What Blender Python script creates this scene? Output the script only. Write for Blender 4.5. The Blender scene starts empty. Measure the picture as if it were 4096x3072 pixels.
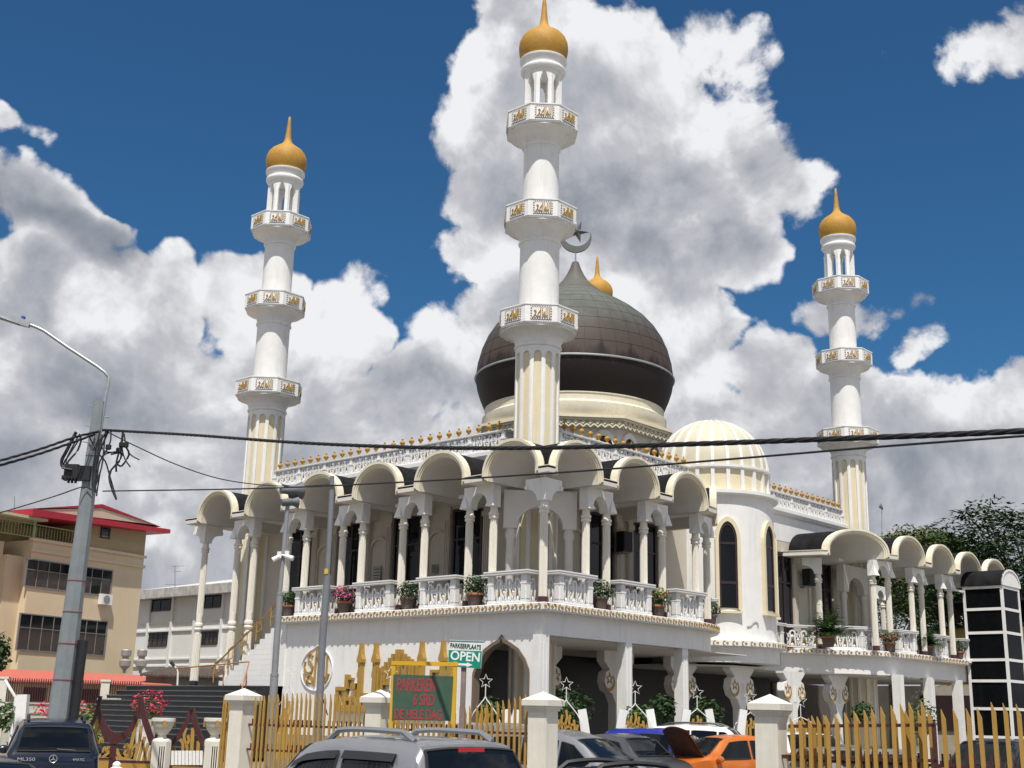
import bpy, bmesh, math, random
from mathutils import Vector, Matrix
R = math.radians
PI = math.pi
random.seed(7)
C = bpy.context.scene.collection
scn = bpy.context.scene

# ------------------------------------------------------------------ camera
CAM = Vector((-36.373, -31.876, 2.0))
FW = Vector((0.7127, 0.6517, 0.2596)).normalized()
RI = Vector((0.6697, -0.7422, 0.0233))
RI = (RI - FW * RI.dot(FW)).normalized()
UP = RI.cross(FW)
cam = bpy.data.cameras.new('camera'); camo = bpy.data.objects.new('camera', cam); C.objects.link(camo)
cam.sensor_fit = 'HORIZONTAL'; cam.sensor_width = 36.0; cam.lens = 36.0 * 4951.93 / 4096.0
cam.clip_start = 0.1; cam.clip_end = 3000
camo.matrix_world = Matrix(((RI.x, UP.x, -FW.x, CAM.x), (RI.y, UP.y, -FW.y, CAM.y), (RI.z, UP.z, -FW.z, CAM.z), (0, 0, 0, 1)))
scn.camera = camo
# ground frame of the street: x to the right, d straight ahead
F0 = Vector((FW.x, FW.y, 0)).normalized()
R0 = Vector((F0.y, -F0.x, 0))
def G(x, d, z=0.0):
    return Vector((CAM.x, CAM.y, 0)) + R0 * x + F0 * d + Vector((0, 0, z))
def at(px, py, d):
    """the point at ground distance d along the sight line of photo pixel (px, py) of the 4096 x 3072 photo"""
    r = FW * 4951.93 + RI * (px - 2048) - UP * (py - 1536)
    return CAM + r * (d / r.dot(F0))
def az_dir(x, d):
    v = R0 * x + F0 * d
    return math.atan2(v.y, v.x)

# ------------------------------------------------------------------ sun, sky, exposure
SUN_EL = R(63.5); sv = Vector((-0.735, -0.678, 0)).normalized()
SUNV = Vector((sv.x * math.cos(SUN_EL), sv.y * math.cos(SUN_EL), math.sin(SUN_EL)))
sun = bpy.data.lights.new('sun', 'SUN'); sun.energy = 4.7; sun.angle = R(0.5); sun.color = (1.0, 0.96, 0.89)
suno = bpy.data.objects.new('sun', sun); C.objects.link(suno)
suno.rotation_euler = SUNV.to_track_quat('Z', 'Y').to_euler(); suno.location = (0, 0, 60)
scn.view_settings.view_transform = 'Standard'; scn.view_settings.look = 'None'
scn.view_settings.exposure = 0.12; scn.view_settings.gamma = 1.0; scn.view_settings.use_curve_mapping = False
SKY_K = 0.064
def build_world():
    w = bpy.data.worlds.new('World'); scn.world = w; w.use_nodes = True
    nt = w.node_tree; N = nt.nodes; L = nt.links; N.clear()
    def nd(t, **k):
        n = N.new(t)
        for a, b in k.items(): setattr(n, a, b)
        return n
    def val(s, v):
        if hasattr(v, 'is_output') or isinstance(v, bpy.types.NodeSocket): L.new(v, s)
        else: s.default_value = v
    def mth(op, a, b=0.0, c=0.0, clamp=False):
        n = nd('ShaderNodeMath', operation=op, use_clamp=clamp); val(n.inputs[0], a); val(n.inputs[1], b); val(n.inputs[2], c); return n.outputs[0]
    def vm(op, a, b=(0, 0, 0), out=0):
        n = nd('ShaderNodeVectorMath', operation=op); val(n.inputs[0], a); val(n.inputs[1], b); return n.outputs['Value' if op in ('DOT_PRODUCT', 'LENGTH') else 'Vector']
    def ramp(v, a, b, lo=0.0, hi=1.0):
        n = nd('ShaderNodeMapRange', interpolation_type='SMOOTHSTEP'); val(n.inputs[0], v); val(n.inputs[1], a); val(n.inputs[2], b); val(n.inputs[3], lo); val(n.inputs[4], hi); return n.outputs[0]
    tc = nd('ShaderNodeTexCoord'); D = tc.outputs['Generated']
    sky = nd('ShaderNodeTexSky', sky_type='NISHITA', sun_disc=False, sun_elevation=SUN_EL, sun_rotation=math.atan2(SUNV.x, SUNV.y), altitude=0, air_density=1.0, dust_density=0.3, ozone_density=3.0)
    # azimuth and elevation of the direction, in degrees, azimuth from the street's axis
    az = mth('MULTIPLY', mth('ARCTAN2', vm('DOT_PRODUCT', D, tuple(R0)), vm('DOT_PRODUCT', D, tuple(F0))), 57.2958)
    sep = nd('ShaderNodeSeparateXYZ'); L.new(D, sep.inputs[0])
    el = mth('MULTIPLY', mth('ARCSINE', mth('MINIMUM', mth('MAXIMUM', sep.outputs[2], -1.0), 1.0)), 57.2958)
    cx = nd('ShaderNodeCombineXYZ'); L.new(az, cx.inputs[0]); L.new(el, cx.inputs[1]); AE = cx.outputs[0]
    def noise(vec, scale, detail, rough=0.55, dist=0.0, lac=2.0):
        n = nd('ShaderNodeTexNoise'); n.noise_dimensions = '3D'; L.new(vec, n.inputs['Vector']); n.inputs['Scale'].default_value = scale
        n.inputs['Detail'].default_value = detail; n.inputs['Roughness'].default_value = rough; n.inputs['Distortion'].default_value = dist; n.inputs['Lacunarity'].default_value = lac
        return n.outputs['Fac']
    # cumulus masses: centre azimuth, elevation, half extents (degrees), weight
    best = None
    wob = nd('ShaderNodeTexNoise'); L.new(D, wob.inputs['Vector']); wob.inputs['Scale'].default_value = 9.0; wob.inputs['Detail'].default_value = 4.0
    wv = vm('MULTIPLY', vm('SUBTRACT', wob.outputs['Color'], (0.5, 0.5, 0.5)), (7.0, 6.0, 0.0))
    AEw = vm('ADD', AE, wv)
    for a, e, ra, re, wt in CLOUDS:
        q = vm('MULTIPLY', vm('SUBTRACT', AEw, (a, e, 0)), (1 / ra, 1 / re, 0))
        s = mth('MULTIPLY_ADD', vm('DOT_PRODUCT', q, q), -wt, wt)
        best = s if best is None else mth('MAXIMUM', best, s)
    lownoise = noise(D, 3.1, 3.0)
    # the rest of the sky carries scattered cumulus too, thicker towards the horizon
    outside = ramp(mth('ABSOLUTE', az), 25.0, 40.0)
    high = ramp(el, 33.0, 42.0)
    gen = mth('MULTIPLY', mth('MAXIMUM', outside, high), mth('SUBTRACT', mth('MULTIPLY', lownoise, 3.2), 1.55))
    gen = mth('SUBTRACT', gen, mth('MULTIPLY', mth('SUBTRACT', 1.0, mth('MAXIMUM', outside, high)), 1.0))
    low = ramp(el, 19.0, 11.0, -1.0, 0.95)
    base = mth('MAXIMUM', mth('MAXIMUM', best, gen), low)
    base = mth('MAXIMUM', base, -0.9)
    n1 = noise(D, 8.0, 8.0, 0.60, 0.25)
    n1b = noise(vm('ADD', D, (-0.014, -0.012, 0.032)), 8.0, 8.0, 0.60, 0.25)
    def puff(vec, scale, det):
        n = nd('ShaderNodeTexVoronoi', feature='F1'); L.new(vec, n.inputs['Vector']); n.inputs['Scale'].default_value = scale; n.inputs['Detail'].default_value = det; n.inputs['Roughness'].default_value = 0.55
        n.normalize = True
        return mth('SUBTRACT', 1.0, n.outputs['Distance'])
    wn = nd('ShaderNodeTexNoise'); L.new(D, wn.inputs['Vector']); wn.inputs['Scale'].default_value = 26.0; wn.inputs['Detail'].default_value = 4.0
    DW = vm('ADD', D, vm('MULTIPLY', vm('SUBTRACT', wn.outputs['Color'], (0.5, 0.5, 0.5)), (0.045, 0.045, 0.045)))
    n2 = puff(DW, 15.0, 3.0)
    n2b = puff(vm('ADD', DW, (-0.008, -0.007, 0.018)), 15.0, 3.0)
    dens = mth('ADD', base, mth('MULTIPLY', mth('SUBTRACT', n1, 0.5), 3.1))
    dens = mth('ADD', dens, mth('MULTIPLY', mth('SUBTRACT', n2, 0.62), 1.5))
    cover = ramp(dens, -0.02, 0.30)
    thick = ramp(dens, 0.30, 1.6)
    relief = mth('ADD', mth('MULTIPLY', mth('SUBTRACT', n1, n1b), 2.0), mth('MULTIPLY', mth('SUBTRACT', n2, n2b), 0.9))
    big = noise(D, 4.5, 2.0)
    lowgrey = ramp(el, 14.0, 4.0, 0.0, 0.16)
    b = mth('SUBTRACT', 0.86, mth('MULTIPLY', thick, 0.30))
    b = mth('ADD', b, relief)
    b = mth('ADD', b, mth('MULTIPLY', mth('SUBTRACT', big, 0.5), 0.6))
    b = mth('SUBTRACT', b, lowgrey)
    for a, e, ra, re, wt in GREYS:
        q = vm('MULTIPLY', vm('SUBTRACT', AEw, (a, e, 0)), (1 / ra, 1 / re, 0))
        g1 = mth('MULTIPLY', ramp(vm('DOT_PRODUCT', q, q), 1.0, 0.0), wt)
        b = mth('SUBTRACT', b, g1)
    bc = nd('ShaderNodeMapRange'); val(bc.inputs[0], b); bc.inputs[1].default_value = 0.0; bc.inputs[2].default_value = 1.0; bc.inputs[3].default_value = 0.0; bc.inputs[4].default_value = 1.0
    cr = nd('ShaderNodeValToRGB'); L.new(bc.outputs[0], cr.inputs[0])
    e0, e1 = cr.color_ramp.elements
    e0.position = 0.0; e0.color = (0.20, 0.225, 0.275, 1)
    e1.position = 1.0; e1.color = (0.80, 0.805, 0.825, 1)
    m = cr.color_ramp.elements.new(0.35); m.color = (0.31, 0.33, 0.375, 1)
    m = cr.color_ramp.elements.new(0.70); m.color = (0.49, 0.50, 0.535, 1)
    cl = vm('MULTIPLY', cr.outputs[0], (1 / SKY_K,) * 3)
    skyc = vm('MULTIPLY', sky.outputs[0], SKY_TINT)
    mix = nd('ShaderNodeMix', data_type='RGBA'); L.new(cover, mix.inputs['Factor'])
    L.new(skyc, mix.inputs[6]); L.new(cl, mix.inputs[7])
    bg = nd('ShaderNodeBackground'); L.new(mix.outputs[2], bg.inputs[0]); bg.inputs[1].default_value = SKY_K
    out = nd('ShaderNodeOutputWorld'); L.new(bg.outputs[0], out.inputs[0])
SKY_TINT = (0.40, 0.85, 1.13)
def ae(x, y):   # photo spot (2212 px wide view) -> azimuth, elevation in degrees
    r = (at(x * 1.8517, y * 1.8517, 10) - CAM).normalized()
    return math.degrees(math.atan2(r.dot(R0), r.dot(F0))), math.degrees(math.asin(r.z))
def blobs(lst):
    o = []
    for x, y, rx, ry, w in lst:
        a, e = ae(x, y); k = 0.0203
        o.append((a, e, rx * k / max(0.6, math.cos(R(e))), ry * k, w))
    return o
CLOUDS = blobs([
    (1110, 110, 170, 230, 1.2), (1270, 220, 330, 270, 1.3), (1540, 110, 150, 130, 0.55), (1290, 430, 330, 190, 1.5), (1480, 520, 200, 130, 1.3),
    (1570, 310, 150, 170, 0.75), (1690, 390, 120, 80, 0.45), (1060, 560, 130, 60, 0.5), (1220, 620, 170, 110, 0.9), (1420, 720, 120, 110, 1.0),
    (1230, 760, 330, 150, 1.0), (1010, 800, 110, 110, 0.9), (880, 860, 150, 110, 0.9),
    (60, 700, 150, 170, 1.2), (230, 680, 120, 150, 1.1), (370, 690, 110, 150, 1.2), (530, 680, 130, 160, 1.2), (690, 720, 130, 140, 1.1), (380, 850, 520, 160, 1.5),
    (60, 470, 100, 60, 0.30), (170, 500, 80, 40, 0.35), (0, 300, 70, 30, 0.2), (760, 600, 50, 40, 0.25),
    (1660, 830, 130, 110, 1.0), (1800, 880, 150, 120, 1.0), (1960, 900, 130, 110, 1.0), (2160, 900, 140, 90, 1.0),
    (1880, 660, 110, 40, 0.25), (1990, 650, 50, 35, 0.30), (1985, 735, 60, 30, 0.30), (2160, 80, 110, 70, 0.35), (2010, 110, 60, 20, 0.1)])
GREYS = blobs([(1330, 440, 300, 200, 0.22), (1520, 560, 170, 80, 0.22), (420, 860, 420, 90, 0.12), (120, 800, 200, 80, 0.18), (150, 510, 160, 60, 0.45), (20, 450, 160, 80, 0.35),
    (1900, 960, 330, 120, 0.20), (2120, 1010, 200, 130, 0.15), (300, 1080, 500, 150, 0.05), (1880, 660, 260, 110, 0.35), (1650, 370, 130, 160, 0.25), (100, 1000, 250, 120, 0.12),
    (1000, 130, 130, 170, -0.30), (1130, 60, 130, 90, -0.12), (210, 640, 130, 100, -0.30), (380, 640, 120, 110, -0.35), (540, 660, 130, 120, -0.30), (720, 740, 110, 110, -0.30), (600, 860, 200, 90, -0.15),
    (1400, 720, 130, 90, -0.35), (1010, 760, 120, 90, -0.30), (1700, 790, 120, 70, -0.15), (1560, 830, 90, 70, -0.2), (1920, 1080, 60, 80, -0.2), (380, 1150, 130, 60, -0.3)])
build_world()

# ------------------------------------------------------------------ materials
MATS = {}
def mat(name, col, rough=0.7, metal=0.0, var=0.06, vscale=3.0, bump=0.0, bscale=30.0, streak=0.0, streakcol=(0.25, 0.23, 0.2), spec=0.5, coat=0.0, alpha=None):
    m = bpy.data.materials.new(name); m.use_nodes = True; nt = m.node_tree; N = nt.nodes; L = nt.links
    b = N['Principled BSDF']; b.inputs['Roughness'].default_value = rough; b.inputs['Metallic'].default_value = metal
    b.inputs['Specular IOR Level'].default_value = spec
    if coat: b.inputs['Coat Weight'].default_value = coat; b.inputs['Coat Roughness'].default_value = 0.05
    tc = N.new('ShaderNodeTexCoord')
    n = N.new('ShaderNodeTexNoise'); n.inputs['Scale'].default_value = vscale; n.inputs['Detail'].default_value = 6; n.inputs['Roughness'].default_value = 0.65
    L.new(tc.outputs['Object'], n.inputs['Vector'])
    cr = N.new('ShaderNodeValToRGB'); L.new(n.outputs['Fac'], cr.inputs[0])
    cr.color_ramp.elements[0].position = 0.25; cr.color_ramp.elements[1].position = 0.75
    lo = [max(0, c * (1 - var * 1.5)) for c in col]; hi = [min(1, c * (1 + var)) for c in col]
    cr.color_ramp.elements[0].color = (*lo, 1); cr.color_ramp.elements[1].color = (*hi, 1)
    colout = cr.outputs[0]
    if streak > 0:
        mp = N.new('ShaderNodeMapping'); mp.inputs['Scale'].default_value = (2.2, 2.2, 0.22); L.new(tc.outputs['Object'], mp.inputs[0])
        n2 = N.new('ShaderNodeTexNoise'); n2.inputs['Scale'].default_value = 1.6; n2.inputs['Detail'].default_value = 8; n2.inputs['Roughness'].default_value = 0.7; L.new(mp.outputs[0], n2.inputs['Vector'])
        mr = N.new('ShaderNodeMapRange'); mr.inputs[1].default_value = 0.52; mr.inputs[2].default_value = 0.80; mr.inputs[3].default_value = 0; mr.inputs[4].default_value = streak; L.new(n2.outputs['Fac'], mr.inputs[0])
        mx = N.new('ShaderNodeMix'); mx.data_type = 'RGBA'; L.new(mr.outputs[0], mx.inputs['Factor']); L.new(colout, mx.inputs[6]); mx.inputs[7].default_value = (*streakcol, 1)
        colout = mx.outputs[2]
    L.new(colout, b.inputs['Base Color'])
    if bump > 0:
        nb = N.new('ShaderNodeTexNoise'); nb.inputs['Scale'].default_value = bscale; nb.inputs['Detail'].default_value = 5; L.new(tc.outputs['Object'], nb.inputs['Vector'])
        bp = N.new('ShaderNodeBump'); bp.inputs['Strength'].default_value = bump; bp.inputs['Distance'].default_value = 0.02; L.new(nb.outputs['Fac'], bp.inputs['Height']); L.new(bp.outputs[0], b.inputs['Normal'])
    MATS[name] = m
    return m
white = mat('white_paint', (0.80, 0.79, 0.765), 0.75, var=0.04, vscale=1.5, bump=0.25, bscale=14, streak=0.28)
minw = mat('minaret_white_paint', (0.82, 0.81, 0.785), 0.75, var=0.05, vscale=2.5, bump=0.3, bscale=9, streak=0.26)
trimw = mat('white_trim_paint', (0.80, 0.795, 0.78), 0.6, var=0.05, vscale=9, streak=0.22, streakcol=(0.3, 0.29, 0.27))
cream = mat('cream_paint', (0.72, 0.63, 0.43), 0.75, var=0.05, vscale=2, bump=0.2, bscale=12, streak=0.12)
eavec = mat('cream_fascia_paint', (0.73, 0.67, 0.52), 0.7, var=0.07, vscale=6, streak=0.25, streakcol=(0.28, 0.24, 0.18))
colm = mat('column_paint', (0.77, 0.73, 0.64), 0.7, var=0.05, vscale=8, streak=0.15)
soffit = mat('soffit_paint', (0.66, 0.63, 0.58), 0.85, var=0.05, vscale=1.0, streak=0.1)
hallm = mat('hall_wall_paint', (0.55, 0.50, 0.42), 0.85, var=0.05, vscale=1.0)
tarm = mat('bitumen_roof', (0.014, 0.014, 0.016), 0.9, spec=0.15, var=0.5, vscale=2.2, bump=0.9, bscale=4, streak=0.22, streakcol=(0.07, 0.062, 0.04))
goldp = mat('gold_paint', (0.46, 0.245, 0.040), 0.62, var=0.14, vscale=2.5, bump=0.5, bscale=7, spec=0.35)
ochre = mat('ochre_paint', (0.42, 0.24, 0.045), 0.5, var=0.10, vscale=6)
goldr = mat('gold_relief_paint', (0.40, 0.24, 0.045), 0.55, var=0.10, vscale=5)
maroon = mat('maroon_paint', (0.075, 0.022, 0.024), 0.45, var=0.15, vscale=6)
glassd = mat('dark_glass', (0.006, 0.008, 0.010), 0.04, var=0.2, vscale=1.0, spec=0.28)
framed = mat('dark_frame', (0.035, 0.018, 0.020), 0.45, var=0.15, vscale=5)
black = mat('black_plastic', (0.018, 0.018, 0.02), 0.5, var=0.2)
cable = mat('black_cable', (0.015, 0.015, 0.017), 0.55, var=0.2)
darkin = mat('parking_shade_paint', (0.012, 0.013, 0.013), 0.35, var=0.3, vscale=2)  # near-black colour carries the shade inside the open parking level
steel = mat('grey_steel', (0.30, 0.31, 0.32), 0.5, 0.3, var=0.12, vscale=3, streak=0.2, streakcol=(0.15, 0.14, 0.13))
lightsteel = mat('galvanised_steel', (0.42, 0.43, 0.44), 0.45, 0.5, var=0.1, vscale=5)
concrete = mat('concrete', (0.36, 0.35, 0.33), 0.9, var=0.12, vscale=3, bump=0.3, streak=0.3)
postm = mat('cream_post_paint', (0.72, 0.68, 0.58), 0.75, var=0.05, vscale=4, streak=0.25)
terra = mat('terracotta', (0.15, 0.105, 0.09), 0.85, var=0.2, vscale=6, bump=0.3)
rimt = mat('terracotta_rim', (0.42, 0.18, 0.08), 0.8, var=0.15, vscale=6)
leafd = mat('leaf_dark_green', (0.035, 0.075, 0.022), 0.55, spec=0.2, var=0.5, vscale=2.0)
leafm = mat('leaf_mid_green', (0.055, 0.11, 0.026), 0.55, spec=0.2, var=0.4, vscale=3.0)
leafb = mat('leaf_palm_green', (0.065, 0.15, 0.028), 0.5, spec=0.2, var=0.4, vscale=3.0)
leafo = mat('leaf_olive', (0.075, 0.10, 0.018), 0.6, spec=0.2, var=0.4, vscale=1.5)
flowp = mat('flower_pink', (0.55, 0.03, 0.20), 0.6, var=0.3, vscale=8)
flowr = mat('flower_red', (0.60, 0.03, 0.08), 0.6, var=0.3, vscale=8)
flowy = mat('leaf_yellow', (0.42, 0.22, 0.02), 0.6, var=0.3, vscale=8)
flows = mat('leaf_salmon', (0.42, 0.15, 0.11), 0.6, var=0.3, vscale=8)
bark = mat('bark', (0.12, 0.09, 0.065), 0.9, var=0.3, vscale=5, bump=0.5)
asphalt = mat('asphalt', (0.055, 0.055, 0.056), 0.9, var=0.2, vscale=2, bump=0.4, bscale=60)
paving = mat('yard_paving', (0.20, 0.185, 0.165), 0.9, var=0.2, vscale=1.5, bump=0.3)
rubber = mat('rubber', (0.02, 0.02, 0.02), 0.8, var=0.2)
chrome = mat('chrome', (0.6, 0.6, 0.62), 0.18, 1.0, var=0.05)
redl = mat('red_lens', (0.45, 0.012, 0.02), 0.15, var=0.1, spec=0.8)
lens = mat('clear_lens', (0.55, 0.56, 0.58), 0.12, var=0.1, spec=0.8)

# ------------------------------------------------------------------ mesh helpers
class MB:
    def __init__(s): s.v = []; s.f = []
    def add(s, vs, fs, M=None):
        o = len(s.v)
        s.v += [tuple(M @ Vector(p)) if M is not None else tuple(p) for p in vs]
        s.f += [tuple(i + o for i in f) for f in fs]
        return s
    def box(s, x0, x1, y0, y1, z0, z1, M=None):
        return s.add([(x0, y0, z0), (x1, y0, z0), (x1, y1, z0), (x0, y1, z0), (x0, y0, z1), (x1, y0, z1), (x1, y1, z1), (x0, y1, z1)],
                     [(3, 2, 1, 0), (4, 5, 6, 7), (0, 1, 5, 4), (1, 2, 6, 5), (2, 3, 7, 6), (3, 0, 4, 7)], M)
    def lathe(s, prof, n=24, M=None, c=(0, 0, 0), rf=None, ph=0.0, cap=True):
        vs = []; fs = []
        for r, z in prof:
            for i in range(n):
                a = 2 * PI * i / n + ph; k = rf(i) if rf else 1.0
                vs.append((c[0] + r * k * math.cos(a), c[1] + r * k * math.sin(a), c[2] + z))
        for j in range(len(prof) - 1):
            for i in range(n):
                a = j * n + i; b = j * n + (i + 1) % n
                fs.append((a, b, b + n, a + n))
        if cap:
            fs.append(tuple(range(n - 1, -1, -1))); fs.append(tuple((len(prof) - 1) * n + i for i in range(n)))
        return s.add(vs, fs, M)
    def tube(s, pts, r, n=6, closed=False, M=None, r2=None):
        pts = [Vector(p) for p in pts]; vs = []; fs = []; m = len(pts)
        for i, p in enumerate(pts):
            if closed: t = pts[(i + 1) % m] - pts[i - 1]
            else: t = pts[min(i + 1, m - 1)] - pts[max(i - 1, 0)]
            t.normalize()
            a = Vector((0, 0, 1)) if abs(t.z) < 0.9 else Vector((1, 0, 0))
            u = t.cross(a).normalized(); w = u.cross(t)
            rr = r if r2 is None else r + (r2 - r) * i / max(1, m - 1)
            for k in range(n):
                q = 2 * PI * k / n; vs.append(p + (u * math.cos(q) + w * math.sin(q)) * rr)
        for i in range(m if closed else m - 1):
            for k in range(n):
                a = i * n + k; b = i * n + (k + 1) % n; c2 = ((i + 1) % m) * n + (k + 1) % n; d = ((i + 1) % m) * n + k
                fs.append((d, c2, b, a))
        if not closed:
            fs.append(tuple(range(n))); fs.append(tuple((m - 1) * n + k for k in range(n - 1, -1, -1)))
        return s.add(vs, fs, M)
    def prism(s, pts, h0, h1, M=None):
        """2-D outline (x, y) extruded from z=h0 to z=h1"""
        n = len(pts)
        vs = [(x, y, h0) for x, y in pts] + [(x, y, h1) for x, y in pts]
        fs = [tuple(range(n - 1, -1, -1)), tuple(range(n, 2 * n))]
        fs += [(i, (i + 1) % n, (i + 1) % n + n, i + n) for i in range(n)]
        return s.add(vs, fs, M)
    def strip(s, A, B):
        n = len(A); return s.add(list(A) + list(B), [(i, i + 1, n + i + 1, n + i) for i in range(n - 1)])
    def ring2(s, outer, inner, h0, h1, M=None, closed=False):
        """band between two matching 2-D outlines, extruded"""
        n = len(outer)
        vs = [(x, y, h0) for x, y in outer] + [(x, y, h0) for x, y in inner] + [(x, y, h1) for x, y in outer] + [(x, y, h1) for x, y in inner]
        fs = []
        for i in range(n if closed else n - 1):
            j = (i + 1) % n
            fs += [(i, n + i, n + j, j), (2 * n + i, 2 * n + j, 3 * n + j, 3 * n + i), (i, j, 2 * n + j, 2 * n + i), (n + i, 3 * n + i, 3 * n + j, n + j)]
        if not closed:
            fs += [(0, 2 * n, 3 * n, n), (n - 1, 2 * n - 1, 4 * n - 1, 3 * n - 1)]
        return s.add(vs, fs, M)
    def mesh(s, name, m, smooth=None):
        me = bpy.data.meshes.new(name); me.from_pydata(s.v, [], s.f); me.validate()
        b = bmesh.new(); b.from_mesh(me); bmesh.ops.recalc_face_normals(b, faces=b.faces); b.to_mesh(me); b.free()
        if m: me.materials.append(m)
        if smooth:
            me.shade_smooth(); me.set_sharp_from_angle(angle=R(smooth))
        return me
def setp(o, label=None, cat=None, group=None, kind=None):
    if label: o['label'] = label
    if cat: o['category'] = cat
    if group: o['group'] = group
    if kind: o['kind'] = kind
    return o
def emp(name, label, cat, loc=(0, 0, 0), rz=0.0, group=None):
    o = bpy.data.objects.new(name, None); C.objects.link(o); o.location = loc; o.rotation_euler = (0, 0, rz); o.empty_display_size = 0.3
    return setp(o, label, cat, group)
def part(name, mb, m, parent, world=False, smooth=None, label=None, kind=None, M=None):
    me = mb if isinstance(mb, bpy.types.Mesh) else mb.mesh(name, m, smooth)
    o = bpy.data.objects.new(name, me); C.objects.link(o); o.parent = parent
    if world: o.location = -Vector(parent.location)
    if M is not None: o.matrix_local = M
    return setp(o, label, None, None, kind)
def solo(name, mb, m, label, cat, group=None, smooth=None, kind=None):
    me = mb if isinstance(mb, bpy.types.Mesh) else mb.mesh(name, m, smooth)
    o = bpy.data.objects.new(name, me); C.objects.link(o)
    return setp(o, label, cat, group, kind)
def structure(name, mb, m, smooth=None, kind='structure'):
    o = bpy.data.objects.new(name, mb.mesh(name, m, smooth)); C.objects.link(o); o['kind'] = kind; return o
def copy_tree(o, parent=None):
    c = o.copy(); C.objects.link(c)
    if parent: c.parent = parent
    for ch in list(o.children): copy_tree(ch, c)
    return c
def T(x=0, y=0, z=0, rz=0.0, ry=0.0, rx=0.0, s=1.0):
    return Matrix.Translation((x, y, z)) @ Matrix.Rotation(rz, 4, 'Z') @ Matrix.Rotation(ry, 4, 'Y') @ Matrix.Rotation(rx, 4, 'X') @ Matrix.Scale(s, 4)
def frame(o, ex, ey, ez):
    ex, ey, ez = Vector(ex), Vector(ey), Vector(ez)
    return Matrix(((ex.x, ey.x, ez.x, o[0]), (ex.y, ey.y, ez.y, o[1]), (ex.z, ey.z, ez.z, o[2]), (0, 0, 0, 1)))
def text_mesh(txt, m, width=None, height=None, depth=0.004, shear=0.0, bold=0.0):
    cu = bpy.data.curves.new('lettering', 'FONT'); cu.body = txt; cu.extrude = depth; cu.align_x = 'CENTER'; cu.align_y = 'CENTER'; cu.shear = shear; cu.offset = bold; cu.resolution_u = 3
    ob = bpy.data.objects.new('lettering', cu); C.objects.link(ob)
    bpy.context.view_layer.update()
    me = bpy.data.meshes.new_from_object(ob.evaluated_get(bpy.context.evaluated_depsgraph_get()))
    bpy.data.objects.remove(ob)
    xs = [v.co.x for v in me.vertices]; ys = [v.co.y for v in me.vertices]
    cxm, cym = (max(xs) + min(xs)) / 2, (max(ys) + min(ys)) / 2
    sx = width / (max(xs) - min(xs)) if width else None; sy = height / (max(ys) - min(ys)) if height else None
    sx = sx or sy; sy = sy or sx
    for v in me.vertices: v.co.x = (v.co.x - cxm) * sx; v.co.y = (v.co.y - cym) * sy
    me.materials.clear(); me.materials.append(m)
    return me
def arc(cx, cy, rx, ry, a0, a1, n):
    return [(cx + rx * math.cos(R(a0 + (a1 - a0) * i / n)), cy + ry * math.sin(R(a0 + (a1 - a0) * i / n))) for i in range(n + 1)]
def star2(r, r2=None, n=5, ph=90):
    r2 = r2 or r * 0.4
    return [((r if i % 2 == 0 else r2) * math.cos(R(ph + 180 / n * i)), (r if i % 2 == 0 else r2) * math.sin(R(ph + 180 / n * i))) for i in range(2 * n)]
def cres2(r, n=10, open_=50, ph=0.0, off=0.32, rin=0.80):
    """crescent outline, opening towards +x rotated by ph"""
    out = arc(0, 0, r, r, open_, 360 - open_, n)
    x0, y0 = out[0]; cx = r * off; ri = math.hypot(x0 - cx, y0); a = math.degrees(math.atan2(y0, x0 - cx))
    inn = arc(cx, 0, ri, ri, 360 - a, a, n)[1:-1]
    pts = out + inn
    c, s_ = math.cos(R(ph)), math.sin(R(ph))
    return [(x * c - y * s_, x * s_ + y * c) for x, y in pts]
# ------------------------------------------------------------------ ground
g = MB(); g.add([(-900, -900, 0), (900, -900, 0), (900, 900, 0), (-900, 900, 0)], [(0, 1, 2, 3)])
structure('ground', g, paving)
rd = MB()
a_ = [G(-90, 66), G(-6.5, 24.5), G(9, 16.6), G(60, -2)]; b_ = [G(-110, 40), G(-30, 6), G(0, -14), G(40, -40)]
rd.add([(p.x, p.y, 0.004) for p in a_] + [(p.x, p.y, 0.004) for p in b_], [(0, 1, 5, 4), (1, 2, 6, 5), (2, 3, 7, 6)])
structure('road', rd, asphalt)
pv = MB()
for i in range(3):
    p, q = a_[i], a_[i + 1]; n = Vector((-(q - p).y, (q - p).x, 0)).normalized()
    if n.dot(F0) < 0: n = -n
    pv.add([(p.x, p.y, 0), (q.x, q.y, 0), (q.x + n.x * 1.7, q.y + n.y * 1.7, 0), (p.x + n.x * 1.7, p.y + n.y * 1.7, 0), (p.x, p.y, .12), (q.x, q.y, .12), (q.x + n.x * 1.7, q.y + n.y * 1.7, .12), (p.x + n.x * 1.7, p.y + n.y * 1.7, .12)],
           [(4, 5, 6, 7), (0, 1, 5, 4), (2, 3, 7, 6)])
structure('pavement', pv, concrete)

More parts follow.
